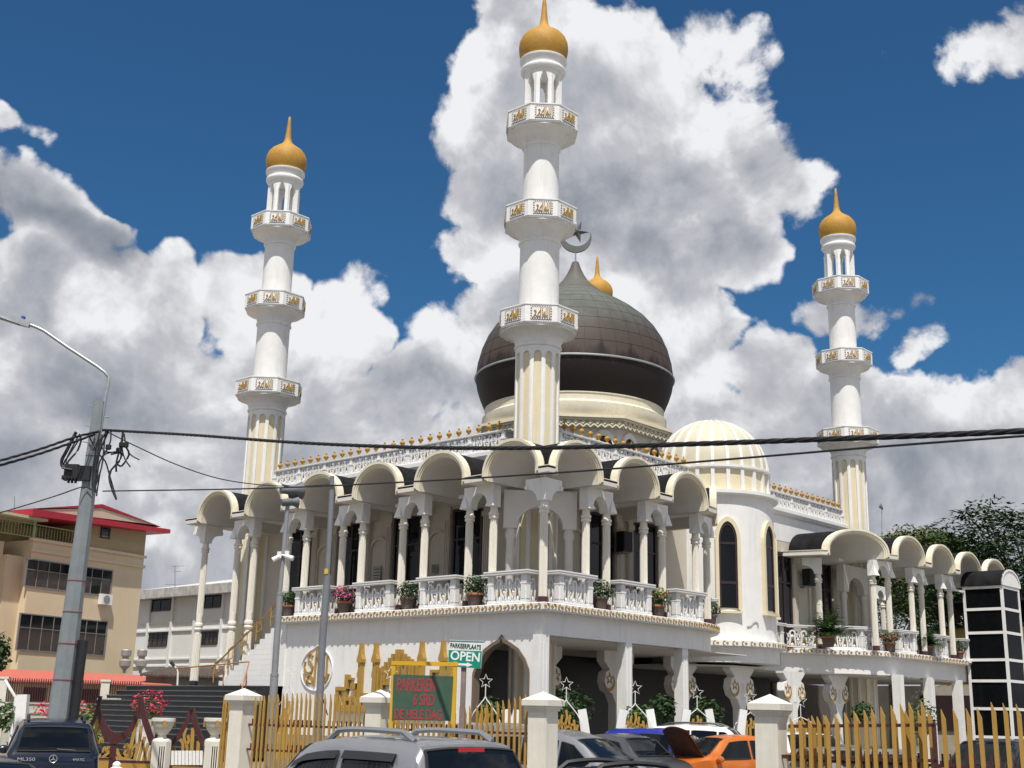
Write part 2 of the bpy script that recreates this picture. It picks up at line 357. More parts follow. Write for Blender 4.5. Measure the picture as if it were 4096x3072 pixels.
# ------------------------------------------------------------------ plan helpers
def sweep(mb, path, prof, closed=False):
    """profile [(outward offset, z)] (closed loop) along a plan polyline; outward is to the right of travel"""
    n = len(path); rows = []
    for i in range(n):
        p = Vector(path[i])
        d1 = (Vector(path[i]) - Vector(path[i - 1])) if (i > 0 or closed) else None
        d2 = (Vector(path[(i + 1) % n]) - Vector(path[i])) if (i < n - 1 or closed) else None
        if d1 is None: d1 = d2
        if d2 is None: d2 = d1
        d1 = d1.normalized(); d2 = d2.normalized()
        n1 = Vector((d1.y, -d1.x)); n2 = Vector((d2.y, -d2.x)); m = (n1 + n2); m = m / max(0.3, m.dot(n1))
        rows.append([(p.x + m.x * o, p.y + m.y * o, z) for o, z in prof])
    k = len(prof); vs = [v for r in rows for v in r]; fs = []
    for i in range(n if closed else n - 1):
        j = (i + 1) % n
        for q in range(k):
            w = (q + 1) % k
            fs.append((i * k + q, j * k + q, j * k + w, i * k + w))
    if not closed:
        fs += [tuple(range(k)), tuple((n - 1) * k + q for q in range(k - 1, -1, -1))]
    return mb.add(vs, fs)
def rectprof(o0, o1, z0, z1): return [(o0, z0), (o1, z0), (o1, z1), (o0, z1)]
def ribbon(mb, pts, w, h0, h1, M=None, w2=None):
    pts = [Vector(p) for p in pts]; n = len(pts); A = []; B = []
    for i, p in enumerate(pts):
        t = (pts[min(i + 1, n - 1)] - pts[max(i - 1, 0)]).normalized(); nn = Vector((-t.y, t.x))
        ww = w if w2 is None else w + (w2 - w) * i / (n - 1)
        A.append(tuple(p + nn * ww / 2)); B.append(tuple(p - nn * ww / 2))
    return mb.ring2(A, B, h0, h1, M)

# ------------------------------------------------------------------ minarets
def script_mb(h=0.03):
    m = MB(); S = [([(.92, -.3), (.92, .40)], .09), ([(.75, .42), (.74, -.15), (.66, -.27), (.55, -.27)], .09), ([(.55, .42), (.54, -.15), (.47, -.27), (.36, -.27)], .09),
         ([(.38, .1), (.30, -.02), (.22, -.2), (.32, -.30), (.42, -.2), (.36, .02)], .08), ([(.14, .42), (.13, -.30)], .10), ([(-.06, .42), (-.08, -.28)], .10),
         ([(-.06, -.28), (-.25, -.32), (-.42, -.28), (-.34, -.05), (-.20, .10), (-.05, .22)], .08), ([(-.45, -.28), (-.58, -.30), (-.62, -.12)], .08), ([(-.62, -.05), (-.74, -.2), (-.88, -.40)], .09), ([(-.52, .12), (-.70, .02), (-.60, .22), (-.80, .16)], .07)]
    for p, w in S: ribbon(m, p, w, 0, h)
    return m
def oct_pts(r, ph=22.5): return [(r * math.cos(R(ph + 45 * i)), r * math.sin(R(ph + 45 * i))) for i in range(8)]
MIN_MESH = {}
def build_minaret():
    root = emp('minaret', 'x', 'minaret', (0, 0, 0))
    m = MB().lathe([(.90, 0), (.90, .9), (.845, .95), (.845, 16.45)], 48)
    part('shaft_core', m, cream, root, smooth=30)
    m = MB()
    for i in range(12):
        a = R(30 * i + 15 + 225 - 4)
        for z0, z1 in ((.95, 5.1), (5.95, 16.02)):
            vs = []
            for z in (z0, z1):
                for da, r in ((-5.2, .80), (-5.2, .915), (-2.6, .925), (0, .928), (2.6, .925), (5.2, .915), (5.2, .80)):
                    vs.append((r * math.cos(a + R(da)), r * math.sin(a + R(da)), z))
            k = 7; m.add(vs, [(j, (j + 1) % k, k + (j + 1) % k, k + j) for j in range(k)] + [tuple(range(k)), tuple(range(2 * k - 1, k - 1, -1))])
        # niche head: solid collar cut by a round arch
        a0 = R(30 * i + 225 - 4); hw = 9.8; N_ = 8; low = []; top = []
        for j in range(N_ + 1):
            t = -hw + 2 * hw * j / N_
            zz = 16.02 + .17 * math.sqrt(max(0, 1 - (t / hw) ** 2))
            low.append((a0 + R(t), zz)); top.append((a0 + R(t), 16.42))
        low = [(a0 - R(15), 16.02)] + low + [(a0 + R(15), 16.02)]; top = [(a0 - R(15), 16.42)] + top + [(a0 + R(15), 16.42)]
        o = [(.92 * math.cos(q), .92 * math.sin(q), z) for q, z in low]; t_ = [(.92 * math.cos(q), .92 * math.sin(q), z) for q, z in top]; n_ = [(.84 * math.cos(q), .84 * math.sin(q), z) for q, z in low]
        m.strip(o, t_); m.strip(n_, o)
    part('shaft_ribs', m, minw, root, smooth=30)
    zb = [(16.43, 17.16, 17.89, 1.682, .905), (20.97, 21.72, 22.45, 1.57, .823), (25.32, 26.0, 26.74, 1.589, .755)]
    m = MB().lathe([(.823, 17.2), (.823, 21.0)], 48); part('shaft', m, minw, root, smooth=30)
    m = MB().lathe([(.755, 21.8), (.755, 25.4)], 48); part('shaft', m, minw, root, smooth=30)
    for q, (zr, z0, z1, Rr, rs) in enumerate(zb):
        c = MB(); h = z0 - zr; ro = Rr * .88
        prof = [(rs, zr - .02), (rs + .06, zr), (rs + .075, zr + .05), (rs + .06, zr + .10), (rs + .02, zr + .12), (rs + .03, zr + .15)]
        for j in range(1, 9):
            t = j / 8; prof.append((rs + .03 + (ro - rs - .03) * (1 - math.cos(t * PI / 2)), zr + .15 + (h - .24) * math.sin(t * PI / 2)))
        prof += [(ro + .03, z0 - .09), (ro + .03, z0 - .02)]
        c.lathe(prof, 48); part('corbel', c, minw, root, smooth=30)
        b = MB(); b.prism(oct_pts(Rr * .985), z0 - .02, z0 + .03); b.ring2(oct_pts(Rr), oct_pts(Rr - .16), z0 + .03, z1, closed=True)
        b.ring2(oct_pts(Rr + .03), oct_pts(Rr - .19), z1, z1 + .05, closed=True); b.prism(oct_pts(Rr - .16), z0 + .03, z0 + .25)
        bal = part('balcony', b, minw, root)
        ap = Rr * math.cos(PI / 8); wf = 2 * Rr * math.sin(PI / 8); pw = wf * .66; ph = (z1 - z0) * .76
        key = q
        if key not in MIN_MESH:
            d = MB(); d.box(-pw / 2, pw / 2, -ph / 2, ph / 2, 0, .012)
            wme = MB(); wme.box(-pw * .43, pw * .43, -ph * .36, ph * .40, .012, .02)
            for e in range(-4, 5):
                for sy in (-1, 1): wme.lathe([(.028, 0), (.028, .03)], 8, c=(e * pw * .115, sy * ph * .44, 0))
            for e in range(-2, 3):
                for sx in (-1, 1): wme.lathe([(.028, 0), (.028, .03)], 8, c=(sx * pw * .47, e * ph * .19, 0))
            s = MB(); sc = script_mb(.03); s.add([(x * pw * .42, y * ph * .86 - .005, z + .02) for x, y, z in sc.v], sc.f)
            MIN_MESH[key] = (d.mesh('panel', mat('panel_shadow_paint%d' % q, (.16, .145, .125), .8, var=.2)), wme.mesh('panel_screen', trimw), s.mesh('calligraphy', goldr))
        for f_ in range(8):
            an = PI / 4 * f_; ctr = Vector((ap * math.cos(an), ap * math.sin(an), (z0 + z1) / 2 + .02)); out = Vector((math.cos(an), math.sin(an), 0))
            M = frame(ctr + out * .003, (-out.y, out.x, 0), (0, 0, 1), out)
            dm, wm, sm = MIN_MESH[key]
            me = bpy.data.objects.new('calligraphy_panel', dm); C.objects.link(me); me.parent = bal; me.matrix_local = M
            # screen and script are joined to the panel's own mesh level (three levels at most)
            s1 = bpy.data.objects.new('panel_screen', wm); C.objects.link(s1); s1.parent = bal; s1.matrix_local = M
            s2 = bpy.data.objects.new('gold_lettering', sm); C.objects.link(s2); s2.parent = bal; s2.matrix_local = M
    # lantern
    m = MB()
    for i in range(8):
        a = R(22.5 + 45 * i); ca, sa = math.cos(a), math.sin(a)
        def P(r, t, z): return ((r * ca - t * sa), (r * sa + t * ca), z)
        sec = [(.62, -.10), (.78, -.13), (.86, 0), (.78, .13), (.62, .10)]
        vs = [P(r, t, 26.2) for r, t in sec] + [P(r, t, 28.55) for r, t in sec]
        m.add(vs, [(j, (j + 1) % 5, 5 + (j + 1) % 5, 5 + j) for j in range(5)] + [tuple(range(5)), tuple(range(9, 4, -1))])
        # pointed arch head between piers
        a2 = R(45 * i); N_ = 8; lo = []; hi = []
        for j in range(N_ + 1):
            t = -1 + 2 * j / N_; th = a2 + R(13.0) * t; zz = 28.25 + .46 * (1 - abs(t) ** 1.7)
            lo.append((th, zz)); hi.append((th, 28.95))
        lo = [(a2 - R(22.5), 28.25)] + lo + [(a2 + R(22.5), 28.25)]; hi = [(a2 - R(22.5), 28.95)] + hi + [(a2 + R(22.5), 28.95)]
        o = [(.80 * math.cos(q), .80 * math.sin(q), z) for q, z in lo]; t_ = [(.82 * math.cos(q), .82 * math.sin(q), z) for q, z in hi]; n_ = [(.66 * math.cos(q), .66 * math.sin(q), z) for q, z in lo]; k_ = [(.66 * math.cos(q), .66 * math.sin(q), z) for q, z in hi]
        m.strip(o, t_); m.strip(n_, o); m.strip(k_, n_)
    part('lantern', m, minw, root)
    m = MB().lathe([(.80, 28.86), (.94, 28.90), (.975, 28.97), (.975, 29.05), (.95, 29.10), (.90, 29.12), (.90, 29.17), (.94, 29.24), (1.0, 29.40), (1.02, 29.43), (1.02, 29.52), (.95, 29.53)], 48)
    part('cornice', m, minw, root, smooth=40)
    m = MB().lathe([(.93, 29.5), (1.0, 29.66), (1.055, 29.9), (1.075, 30.15), (1.05, 30.38), (.96, 30.60), (.80, 30.80), (.60, 30.95), (.40, 31.09), (.27, 31.22), (.20, 31.36), (.165, 31.55), (.13, 31.9), (.09, 32.4), (.06, 32.75), (.03, 32.80)], 40)
    part('dome', m, goldp, root, smooth=60)
    return root
mn = build_minaret()
setp(mn, 'tallest-looking white minaret at the near corner, rising in front of the dark dome', 'minaret', 'minarets of the mosque')
for loc, lb in (((0, 18, 0), 'white minaret at the left end of the arcade, its gold onion dome against blue sky'), ((26.57, 0, 0), 'white minaret at the far right, standing beside the trees and small right porch'), ((26.57, 18, 0), 'minaret almost hidden behind the dark dome, only its gold tip showing')):
    c = copy_tree(mn); c.location = loc; c['label'] = lb
mn.location = (0, 0, 0)

# ------------------------------------------------------------------ the mosque
MQ = emp('mosque', 'large white and cream mosque with a dark central dome, arched porches and balconies', 'mosque', (13.28, 9, 0))
def mq(name, mb, m, smooth=None, kind=None, parent=None, label=None): 
    if parent is None: return part(name, mb, m, MQ, world=True, smooth=smooth, kind=kind, label=label)
    return part(name, mb, m, parent, world=False, smooth=smooth, kind=kind, label=label)
SBX, SAY = 26.57, 18.0
w = MB(); w.prism([(0, 0), (SBX, 0), (SBX, SAY), (0, SAY)], 4.75, 12.35)
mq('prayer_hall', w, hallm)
w = MB(); sweep(w, [(0, SAY), (0, 0), (SBX, 0), (SBX, SAY)], [(-.4, 12.2), (.10, 12.2), (.22, 12.36), (.22, 12.52), (-.4, 12.52)], closed=True); mq('roof_ledge', w, white)
w = MB(); w.prism([(.35, .35), (SBX - .35, .35), (SBX - .35, SAY - .35), (.35, SAY - .35)], 12.3, 12.46); mq('roof', w, tarm)
w = MB(); w.prism([(1.5, 4.5), (25, 4.5), (25, 17), (1.5, 17)], 0.0, 4.74); mq('parking_shade_block', w, darkin)  # dark block added in place of the deep shade under the hall
# upper wall strip above the porch roofs, painted white
w = MB(); sweep(w, [(0, SAY), (0, 0), (SBX, 0), (SBX, SAY)], rectprof(-.02, .012, 10.9, 12.2)); mq('upper_wall', w, white)

# ---- balustrade pieces (shared meshes)
def lattice(nu, unit=0.52, H=0.80, hw=00.05):
    """pierced panel: nu tall loops with a small loop between each; x centred, z from 0; returns white and gold meshes"""
    m = MB(); g_ = MB(); Wd = nu * unit; M = Matrix(((1, 0, 0, 0), (0, 0, -1, 0), (0, 1, 0, 0), (0, 0, 0, 1)))
    m.box(-Wd / 2, Wd / 2, -.05, .05, 0, .07)
    def diamond(x, z, r):
        m.add([(x - r * .8, 0, z), (x, -.06, z), (x + r * .8, 0, z), (x, .06, z), (x, 0, z - r * 1.25), (x, 0, z + r * 1.25)], [(0, 1, 5), (1, 2, 5), (2, 3, 5), (3, 0, 5), (1, 0, 4), (2, 1, 4), (3, 2, 4), (0, 3, 4)])
    for i in range(nu):
        x = -Wd / 2 + unit * (i + .5); r = unit * .21
        pts = [(x - r * 1.35, .05), (x - r * .95, H * .45)] + arc(x, H * .80, r, r * 1.05, 180, 0, 8) + [(x + r * .95, H * .45), (x + r * 1.35, .05)]
        ribbon(m, pts, .062, -hw, hw, M)
        diamond(x, H * .60, .10); diamond(x, H * .15, .10)
        g_.prism([(x + px, H * .38 + pz) for px, pz in cres2(.07, 6, 65, off=.4)], -.035, .035, M); g_.prism([(x + .03 + px, H * .38 + pz) for px, pz in star2(.045)], -.035, .035, M)
    for i in range(nu + 1):
        x = -Wd / 2 + unit * i; r = unit * .15
        if i in (0, nu):
            s = 1 if i == 0 else -1
            ribbon(m, [(x + s * r * 1.5, .05), (x + s * r, H * .5), (x + s * r * .6, H * .7), (x, H * .76)], .04, -hw, hw, M)
            continue
        pts = [(x - r * .75, H * .55)] + arc(x, H * .66, r * .8, r * .9, 180, 0, 6) + [(x + r * .75, H * .55)]
        ribbon(m, pts, .055, -hw, hw, M)
        ribbon(m, [(x - r * 1.3, H * .74), (x, H * .775), (x + r * 1.3, H * .74)], .04, -hw, hw, M)
        diamond(x, H * .42, .10); ribbon(m, [(x - r * .8, H * .33), (x, H * .12), (x + r * .8, H * .33)], .04, -hw, hw, M)
    return m.mesh('balustrade_panel', trimw), g_.mesh('gold_ornament', goldr)
LAT = {n: lattice(n) for n in (1, 2, 3, 4)}
def fl_post(mb, x, y, z0, z1, w_=.115):
    mb.box(x - w_ - .02, x + w_ + .02, y - w_ - .02, y + w_ + .02, z0, z0 + .12)
    mb.box(x - w_, x + w_, y - w_, y + w_, z0 + .12, z1)
    for zz0, zz1 in ((z0 + .18, z0 + (z1 - z0) * .62), (z0 + (z1 - z0) * .72, z1 - .06)):
        for k in range(-2, 3):
            for sx, sy in ((1, 0), (-1, 0), (0, 1), (0, -1)):
                cx_, cy_ = x + sx * (w_ + .008) + (k * w_ * .38 if sy else 0), y + sy * (w_ + .008) + (k * w_ * .38 if sx else 0)
                mb.box(cx_ - (.015 if sy else .012), cx_ + (.015 if sy else .012), cy_ - (.015 if sx else .012), cy_ + (.015 if sx else .012), zz0, zz1)
    mb.box(x - w_ - .025, x + w_ + .025, y - w_ - .025, y + w_ + .025, z0 + (z1 - z0) * .64, z0 + (z1 - z0) * .70)
def place_lat(n, p, q, z, H, name='balustrade_panel'):
    """panel with n loops spanning plan points p-q"""
    p = Vector(p); q = Vector(q); L = (q - p).length; n = min(4, max(1, round(L / (.47 if H > .7 else .40)))); wm, gm = LAT[n]; e = (q - p) / L
    sx = L / (n * .52); M = Matrix(((e.x * sx, -e.y, 0, (p.x + q.x) / 2 - 13.28), (e.y * sx, e.x, 0, (p.y + q.y) / 2 - 9), (0, 0, H / .80, z), (0, 0, 0, 1)))
    o = part(name, wm, None, MQ, M=M); part('gold_ornament', gm, None, o)
    return o

# ---- decks
mat_floor = mat('maroon_floor_tile', (.085, .045, .042), .5, var=.2, vscale=3)
def deck(path, inner, ztop, name, fas=.32, zf=4.75):
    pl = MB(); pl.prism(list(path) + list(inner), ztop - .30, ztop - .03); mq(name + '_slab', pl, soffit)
    n_in = [Vector(p) for p in path]; fl_ = MB(); sweep(fl_, path, rectprof(-.9, -.06, ztop - .02, ztop + .006)); fl_.prism([tuple(p + (Vector((sum(q[0] for q in inner) / len(inner), sum(q[1] for q in inner) / len(inner))) - p).normalized() * .7) for p in n_in] + list(inner), ztop - .03, ztop + .002); mq('deck_floor', fl_, mat_floor)
    b = MB(); sweep(b, path, [(-.5, ztop - .26), (.0, ztop - .26), (.03, ztop - .24), (.03, ztop - .02), (0, ztop), (-.5, ztop)]); mq('deck_band', b, trimw)
    f_ = MB(); sweep(f_, path, rectprof(-.55, -fas, zf, ztop - .255)); mq('deck_fascia', f_, white, smooth=35)
    return b
def arcpath(c, r, a0, a1, n): return [(c[0] + r * math.cos(R(a0 + (a1 - a0) * i / n)), c[1] + r * math.sin(R(a0 + (a1 - a0) * i / n))) for i in range(n + 1)]
ZD = 5.82; ZR = 5.60
front = [(-4, 10.46), (-4, -4), (4.9, -4)] + arcpath((4.9, 2.4), 6.4, -90, -20, 10)[1:]
deck(front, [(10.9, .0), (0, 0), (0, 10.46)], ZD, 'front_deck')
right = [(16.2, -.2), (18.5, -.3), (20.2, -1.45), (21.7, -2.6), (23.1, -3.35), (24.6, -3.6), (26.0, -3.68), (35.2, -3.7)]
deck(right, [(35.2, 12), (27, 12), (27, 0), (17.2, 0)], ZR, 'right_deck', fas=.30, zf=4.45)
TC = (13.28, .4)
towerband = arcpath(TC, 3.22, 180, 360, 28)
# crescent-and-star frieze
fr = MB(); frw = MB()
def frieze(path, z, pitch=.36, r=.095, flip_at=None, off=.03):
    s = 0; tot = sum((Vector(path[i + 1]) - Vector(path[i])).length for i in range(len(path) - 1)); pos = pitch * .5; acc = 0
    for i in range(len(path) - 1):
        p = Vector(path[i]); q = Vector(path[i + 1]); L = (q - p).length; e = (q - p) / L; o = Vector((e.y, -e.x))
        while pos < acc + L:
            c = p + e * (pos - acc) + o * (off + .002)
            fl = 1
            if flip_at and flip_at(c): fl = -1
            M = frame((c.x, c.y, z), (e.x * 1, e.y, 0), (0, 0, 1), (o.x, o.y, 0))
            fr.prism([(fl * (x - .03), y) for x, y in cres2(r * 1.12, 7, 70, off=.40)], 0, .028, M); fr.prism([(fl * (x + .085), y) for x, y in star2(r * .80, r * .34)], 0, .025, M)
            pos += pitch
        acc += L
frieze(front, ZD - .13, flip_at=lambda c: (c.x < -3.5 and c.y < 3.3) or c.x > 5.6)
frieze(right, ZR - .13, pitch=.42, flip_at=lambda c: c.x > 25.5)
frieze(towerband, 5.355, pitch=.42, r=.085, flip_at=lambda c: c.x > 15.0)
mq('crescent_star_frieze', fr, goldr, kind='stuff')

# ---- eave bays
ZE0, ZE1, RISE, RISEI = 10.2, 10.46, 1.15, .91
def arch_bay(A, B, axis, endf, dz=0.0, n=18):
    A = Vector(A); B = Vector(B); mid = (A + B) / 2; e = (B - A).normalized(); a = (B - A).length / 2; axv = Vector(axis)
    def curve(da, rise, low):
        pts = [(-(a - da), low + dz)] if low < ZE1 else []
        pts += [(-(a - da) * math.cos(PI * i / n), ZE1 + dz + rise * math.sin(PI * i / n)) for i in range(n + 1)]
        if low < ZE1: pts.append(((a - da), low + dz))
        return pts
    def W(s, z, back): q = mid + e * s + axv * back; return (q.x, q.y, z)
    def ring(mb, oa, orise, ia, irise, b0, b1, low):
        O = curve(oa, orise, low); I = curve(ia, irise, low)
        vs = [W(s, z, b0) for s, z in O] + [W(s, z, b0) for s, z in I] + [W(s, z, b1) for s, z in O] + [W(s, z, b1) for s, z in I]
        k = len(O); fs = []
        for i in range(k - 1):
            fs += [(i, k + i, k + i + 1, i + 1), (2 * k + i, 2 * k + i + 1, 3 * k + i + 1, 3 * k + i), (i, i + 1, 2 * k + i + 1, 2 * k + i), (k + i, 3 * k + i, 3 * k + i + 1, k + i + 1)]
        fs += [(0, 2 * k, 3 * k, k), (k - 1, 2 * k - 1, 4 * k - 1, 3 * k - 1)]
        mb.add(vs, fs)
    m = MB(); ring(m, 0, RISE, .10, RISE - .10, 0, .34, ZE0 + .1); ring(m, .09, RISE - .09, .17, RISE - .175, .045, .32, ZE0 + .04); ring(m, .16, RISE - .165, .222, RISEI - .002, .085, .31, ZE0 - .006)
    mq('eave_arch', m, eavec, smooth=35)
    def barrel(mb, da, rise, b0, low):
        Cv = curve(da, rise, low); P0 = []; P1 = []
        for s, z in Cv:
            q = mid + e * s + axv * b0; r_ = endf(q); P0.append((q.x, q.y, z)); P1.append((r_.x, r_.y, z))
        mb.strip(P0, P1)
    m = MB(); barrel(m, .03, RISE - .03, .10, ZE1); mq('vault_roof', m, tarm, smooth=50)
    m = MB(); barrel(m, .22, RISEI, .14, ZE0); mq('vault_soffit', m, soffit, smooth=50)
def endL(q): return Vector((min(0.0, q.y) if q.y < 0 else 0.0, q.y))
def endR(q): return Vector((q.x, min(0.0, q.x) if q.x < 0 else 0.0))
VL = [-4.48 + 3.58 * k for k in range(7)]      # valley centres along the left wing (v)
gl = .44
for k in range(6):
    arch_bay((-4.48, VL[k + 1] - gl), (-4.48, VL[k] + gl), (1, 0), endL)
VR = [-4.48 + 3.51 * k for k in range(4)]
gr = .40
rbays = [((VR[k] + gr, -4.5), (VR[k + 1] - gr, -4.5)) for k in range(3)]
rbays[2] = (rbays[2][0], (VR[3] - gr + .02, -4.38))
rbays.append(((VR[3] + gr - .05, -4.28), (9.0, -2.62)))
for A, B in rbays: arch_bay(A, B, (0, 1), endR)
DZ = -.09
pb = [((19.55, -2.2), (22.52, -4.05)), ((23.1, -4.2), (26.28, -4.25)), ((26.98, -4.25), (30.05, -4.25)), ((30.6, -4.25), (33.7, -4.25)), ((34.3, -4.25), (37.4, -4.25))]
endP = lambda q: Vector((q.x, .0))
for A, B in pb: arch_bay(A, B, (0, 1), endP, DZ)
FP = lambda dz: [(-.30, ZE0 + dz), (-.07, ZE0 + dz), (-.07, ZE0 + .08 + dz), (-.035, ZE0 + .09 + dz), (-.035, ZE0 + .15 + dz), (.0, ZE0 + .165 + dz), (.0, ZE1 + dz), (-.30, ZE1 + dz)]
def valley(path, endf, dz=0.0):
    pt = [Vector(p) for p in path]; pt[0] = pt[0] + (pt[1] - pt[0]).normalized() * .006; pt[-1] = pt[-1] + (pt[-2] - pt[-1]).normalized() * .006
    m = MB(); sweep(m, [tuple(p) for p in pt], FP(dz)); mq('eave_fascia', m, eavec)
    ends = [endf(Vector(p)) for p in path][::-1]
    poly = list(path) + [tuple(q) for q in ends]
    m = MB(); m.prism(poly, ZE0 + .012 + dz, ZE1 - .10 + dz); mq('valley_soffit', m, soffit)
    m = MB(); m.prism(poly, ZE1 - .095 + dz, ZE1 - .03 + dz); mq('valley_gutter', m, tarm)
for k in range(1, 6): valley([(-4.48, VL[k] + gl), (-4.48, VL[k] - gl)], endL)
valley([(-4.48, VL[0] + gl), (-4.48, -4.5), (VR[0] + gr, -4.5)], lambda q: Vector((max(q.x, -4.05), max(q.y, -4.05))) if q.x < -4.2 and q.y < -4.2 else (Vector((q.y, q.y)) if q.x < -4.2 else Vector((q.x, q.x))))
valley([(-4.0, VL[6] + .47), (-4.48, VL[6] + .47), (-4.48, VL[6] - gl)], lambda q: Vector((0.0, q.y)))
for k in (1, 2): valley([(VR[k] - gr, -4.5), (VR[k] + gr, -4.5)], endR)
valley([(VR[3] - gr + .02, -4.38), (VR[3] + gr - .05, -4.28)], endR)
valley([(9.0, -2.62), (9.25, -2.4), (9.3, 0)], lambda q: Vector((9.0, max(q.y, 0))))
valley([(18.75, .3), (19.3, -2.0), (19.55, -2.2)], lambda q: Vector((q.x + .05, .3)), DZ)
for i in range(4): valley([pb[i][1], pb[i + 1][0]], endP, DZ)

# ---- columns, piers
def column_mb(z0, z1):
    h = z1 - z0; fl = lambda i: 1.0 if i % 3 else .76
    m = MB(); m.lathe([(.150, z0 + .22), (.143, z1 - .50)], 36, rf=fl)
    m.lathe([(.125, z1 - .52), (.125, z1 - .46), (.165, z1 - .45), (.185, z1 - .42), (.185, z1 - .37), (.165, z1 - .345), (.15, z1 - .33), (.19, z1 - .31), (.20, z1 - .27), (.19, z1 - .23), (.155, z1 - .20), (.14, z1 - .10), (.135, z1)], 20)
    return m
CM = {}
def column(x, y, z0, z1, base=True, mid=None):
    key = (round(z0, 2), round(z1, 2), mid)
    if key not in CM:
        m = column_mb(z0, z1) if mid is None else column_mb(mid, z1)
        if mid is not None:
            m2 = MB(); fl = lambda i: 1.0 if i % 3 else .76
            m2.lathe([(.19, z0 + .2), (.165, mid - .60)], 36, rf=fl)
            m2.lathe([(.14, mid - .62), (.14, mid - .48), (.175, mid - .46), (.195, mid - .40), (.175, mid - .33), (.15, mid - .31), (.19, mid - .28), (.205, mid - .20), (.18, mid - .13), (.15, mid - .11), (.15, mid + .23)], 20)
            m.add(m2.v, m2.f)
        b = MB(); b.box(-.18, .18, -.18, .18, z0, z0 + .22) if base else None
        CM[key] = (m.mesh('column', colm, 30), MB().lathe([(.185, z0 + .002), (.175, z0 + .23)], 20).mesh('column_base', maroon if mid is None else black))
    o = part('column', CM[key][0], None, MQ, M=Matrix.Translation((x - 13.28, y - 9, 0))); part('column_base', CM[key][1], None, o)
    return o
ZB0 = 9.42
def pier(cx, cy, e, out, sp=1.22, z0=ZD, dz=0.0, mids=(None, None), lows=None, w_=1.5, cols=True):
    e = Vector(e); out = Vector(out); zb = ZB0 + dz; zt = ZE0 + dz + .012
    hw = w_ / 2; iw = sp / 2 - .175
    pts = [(-hw, zb), (-iw, zb)] + arc(0, zb + .04, iw, .50, 180, 0, 12) + [(iw, zb), (hw, zb), (hw, zt), (-hw, zt)]
    M = frame((cx, cy, 0), (e.x, e.y, 0), (0, 0, 1), (out.x, out.y, 0))
    m = MB(); m.prism(pts, -.20, .20, M); mq('pier_bracket', m, white)
    for sx in (-1, 1):
        s = MB(); xc = sx * (hw - .10); oc = .13; q = .20
        s.add([(xc - q, zb - .006, oc - q), (xc + q, zb - .006, oc - q), (xc + q, zb - .006, oc + q), (xc - q, zb - .006, oc + q), (xc + sx * .085, zb + .58, oc + .055)], [(0, 1, 2, 3), (0, 4, 1), (1, 4, 2), (2, 4, 3), (3, 4, 0)], M)
        mq('bracket_spike', s, white)
    for i, sx in enumerate((-1, 1)):
        p = Vector((cx, cy)) + e * sx * sp / 2
        column(p.x, p.y, lows if (mids[i] is not None) else z0, zb, mid=mids[i])
def corner_bracket(cx, cy, dirs, z0, dz=0.0, mid=None, low=None):
    zb = ZB0 + dz; zt = ZE0 + dz + .012; m = MB()
    for di, d in enumerate(dirs):
        hw_ = .19 - .006 * di; zb2 = zb - .004 * di
        d = Vector(d); n_ = Vector((-d.y, d.x))
        pts = [(-.19 - .007 * di, zb2), (.19, zb2)] + [(.19 + .50 * (1 - math.cos(R(a))), zb + .42 * math.sin(R(a))) for a in range(10, 91, 10)] + [(.72, zb + .42), (.74, zt - .22), (.74, zt - .003 * di), (-.19 - .007 * di, zt - .003 * di)]
        m.prism(pts, -hw_, hw_, frame((cx, cy, 0), (d.x, d.y, 0), (0, 0, 1), (n_.x, n_.y, 0)))
        m.box(-.0, .12, -.24, .24, zb + .42, zb + .56, frame((cx + d.x * .62, cy + d.y * .62, 0), (d.x, d.y, 0), (-d.y, d.x, 0), (0, 0, 1)))
    mq('corner_bracket', m, white)
    column(cx, cy, low if mid is not None else z0, zb, mid=mid)
PL = [-.50, 3.10, 6.70, 10.28, 13.92]
for i, v in enumerate(PL):
    if i < 3: pier(-3.54, v, (0, 1), (-1, 0))
    elif i == 3: pier(-3.54, v, (0, 1), (-1, 0))
    else: pier(-3.54, v, (0, 1), (-1, 0), mids=(5.9, 5.9), lows=3.02)
corner_bracket(-3.54, -3.54, [(1, 0), (0, 1)], ZD)
corner_bracket(-3.54, 17.07, [(0, 1), (1, 0)], ZD, mid=5.9, low=3.02)
for u in (-.58, 2.97): pier(u, -3.54, (1, 0), (0, -1))
pier(6.55, -3.38, Vector((.95, .2)).normalized(), Vector((.2, -.95)).normalized())
pier(22.85, -3.30, Vector((.97, -.18)).normalized(), Vector((-.18, -.97)).normalized(), z0=ZR, dz=DZ - .04)
for u in (26.75, 30.4, 34.1): pier(u, -3.4, (1, 0), (0, -1), z0=ZR, dz=DZ - .04)
corner_bracket(20.25, -1.25, [(-.45, .9)], ZR, dz=DZ - .04)
# posts and arcade on the hall side of the right porch
for u in (28.6, 31.2, 33.8): pier(u, 2.2, (1, 0), (0, -1), z0=ZR, dz=DZ - .04)

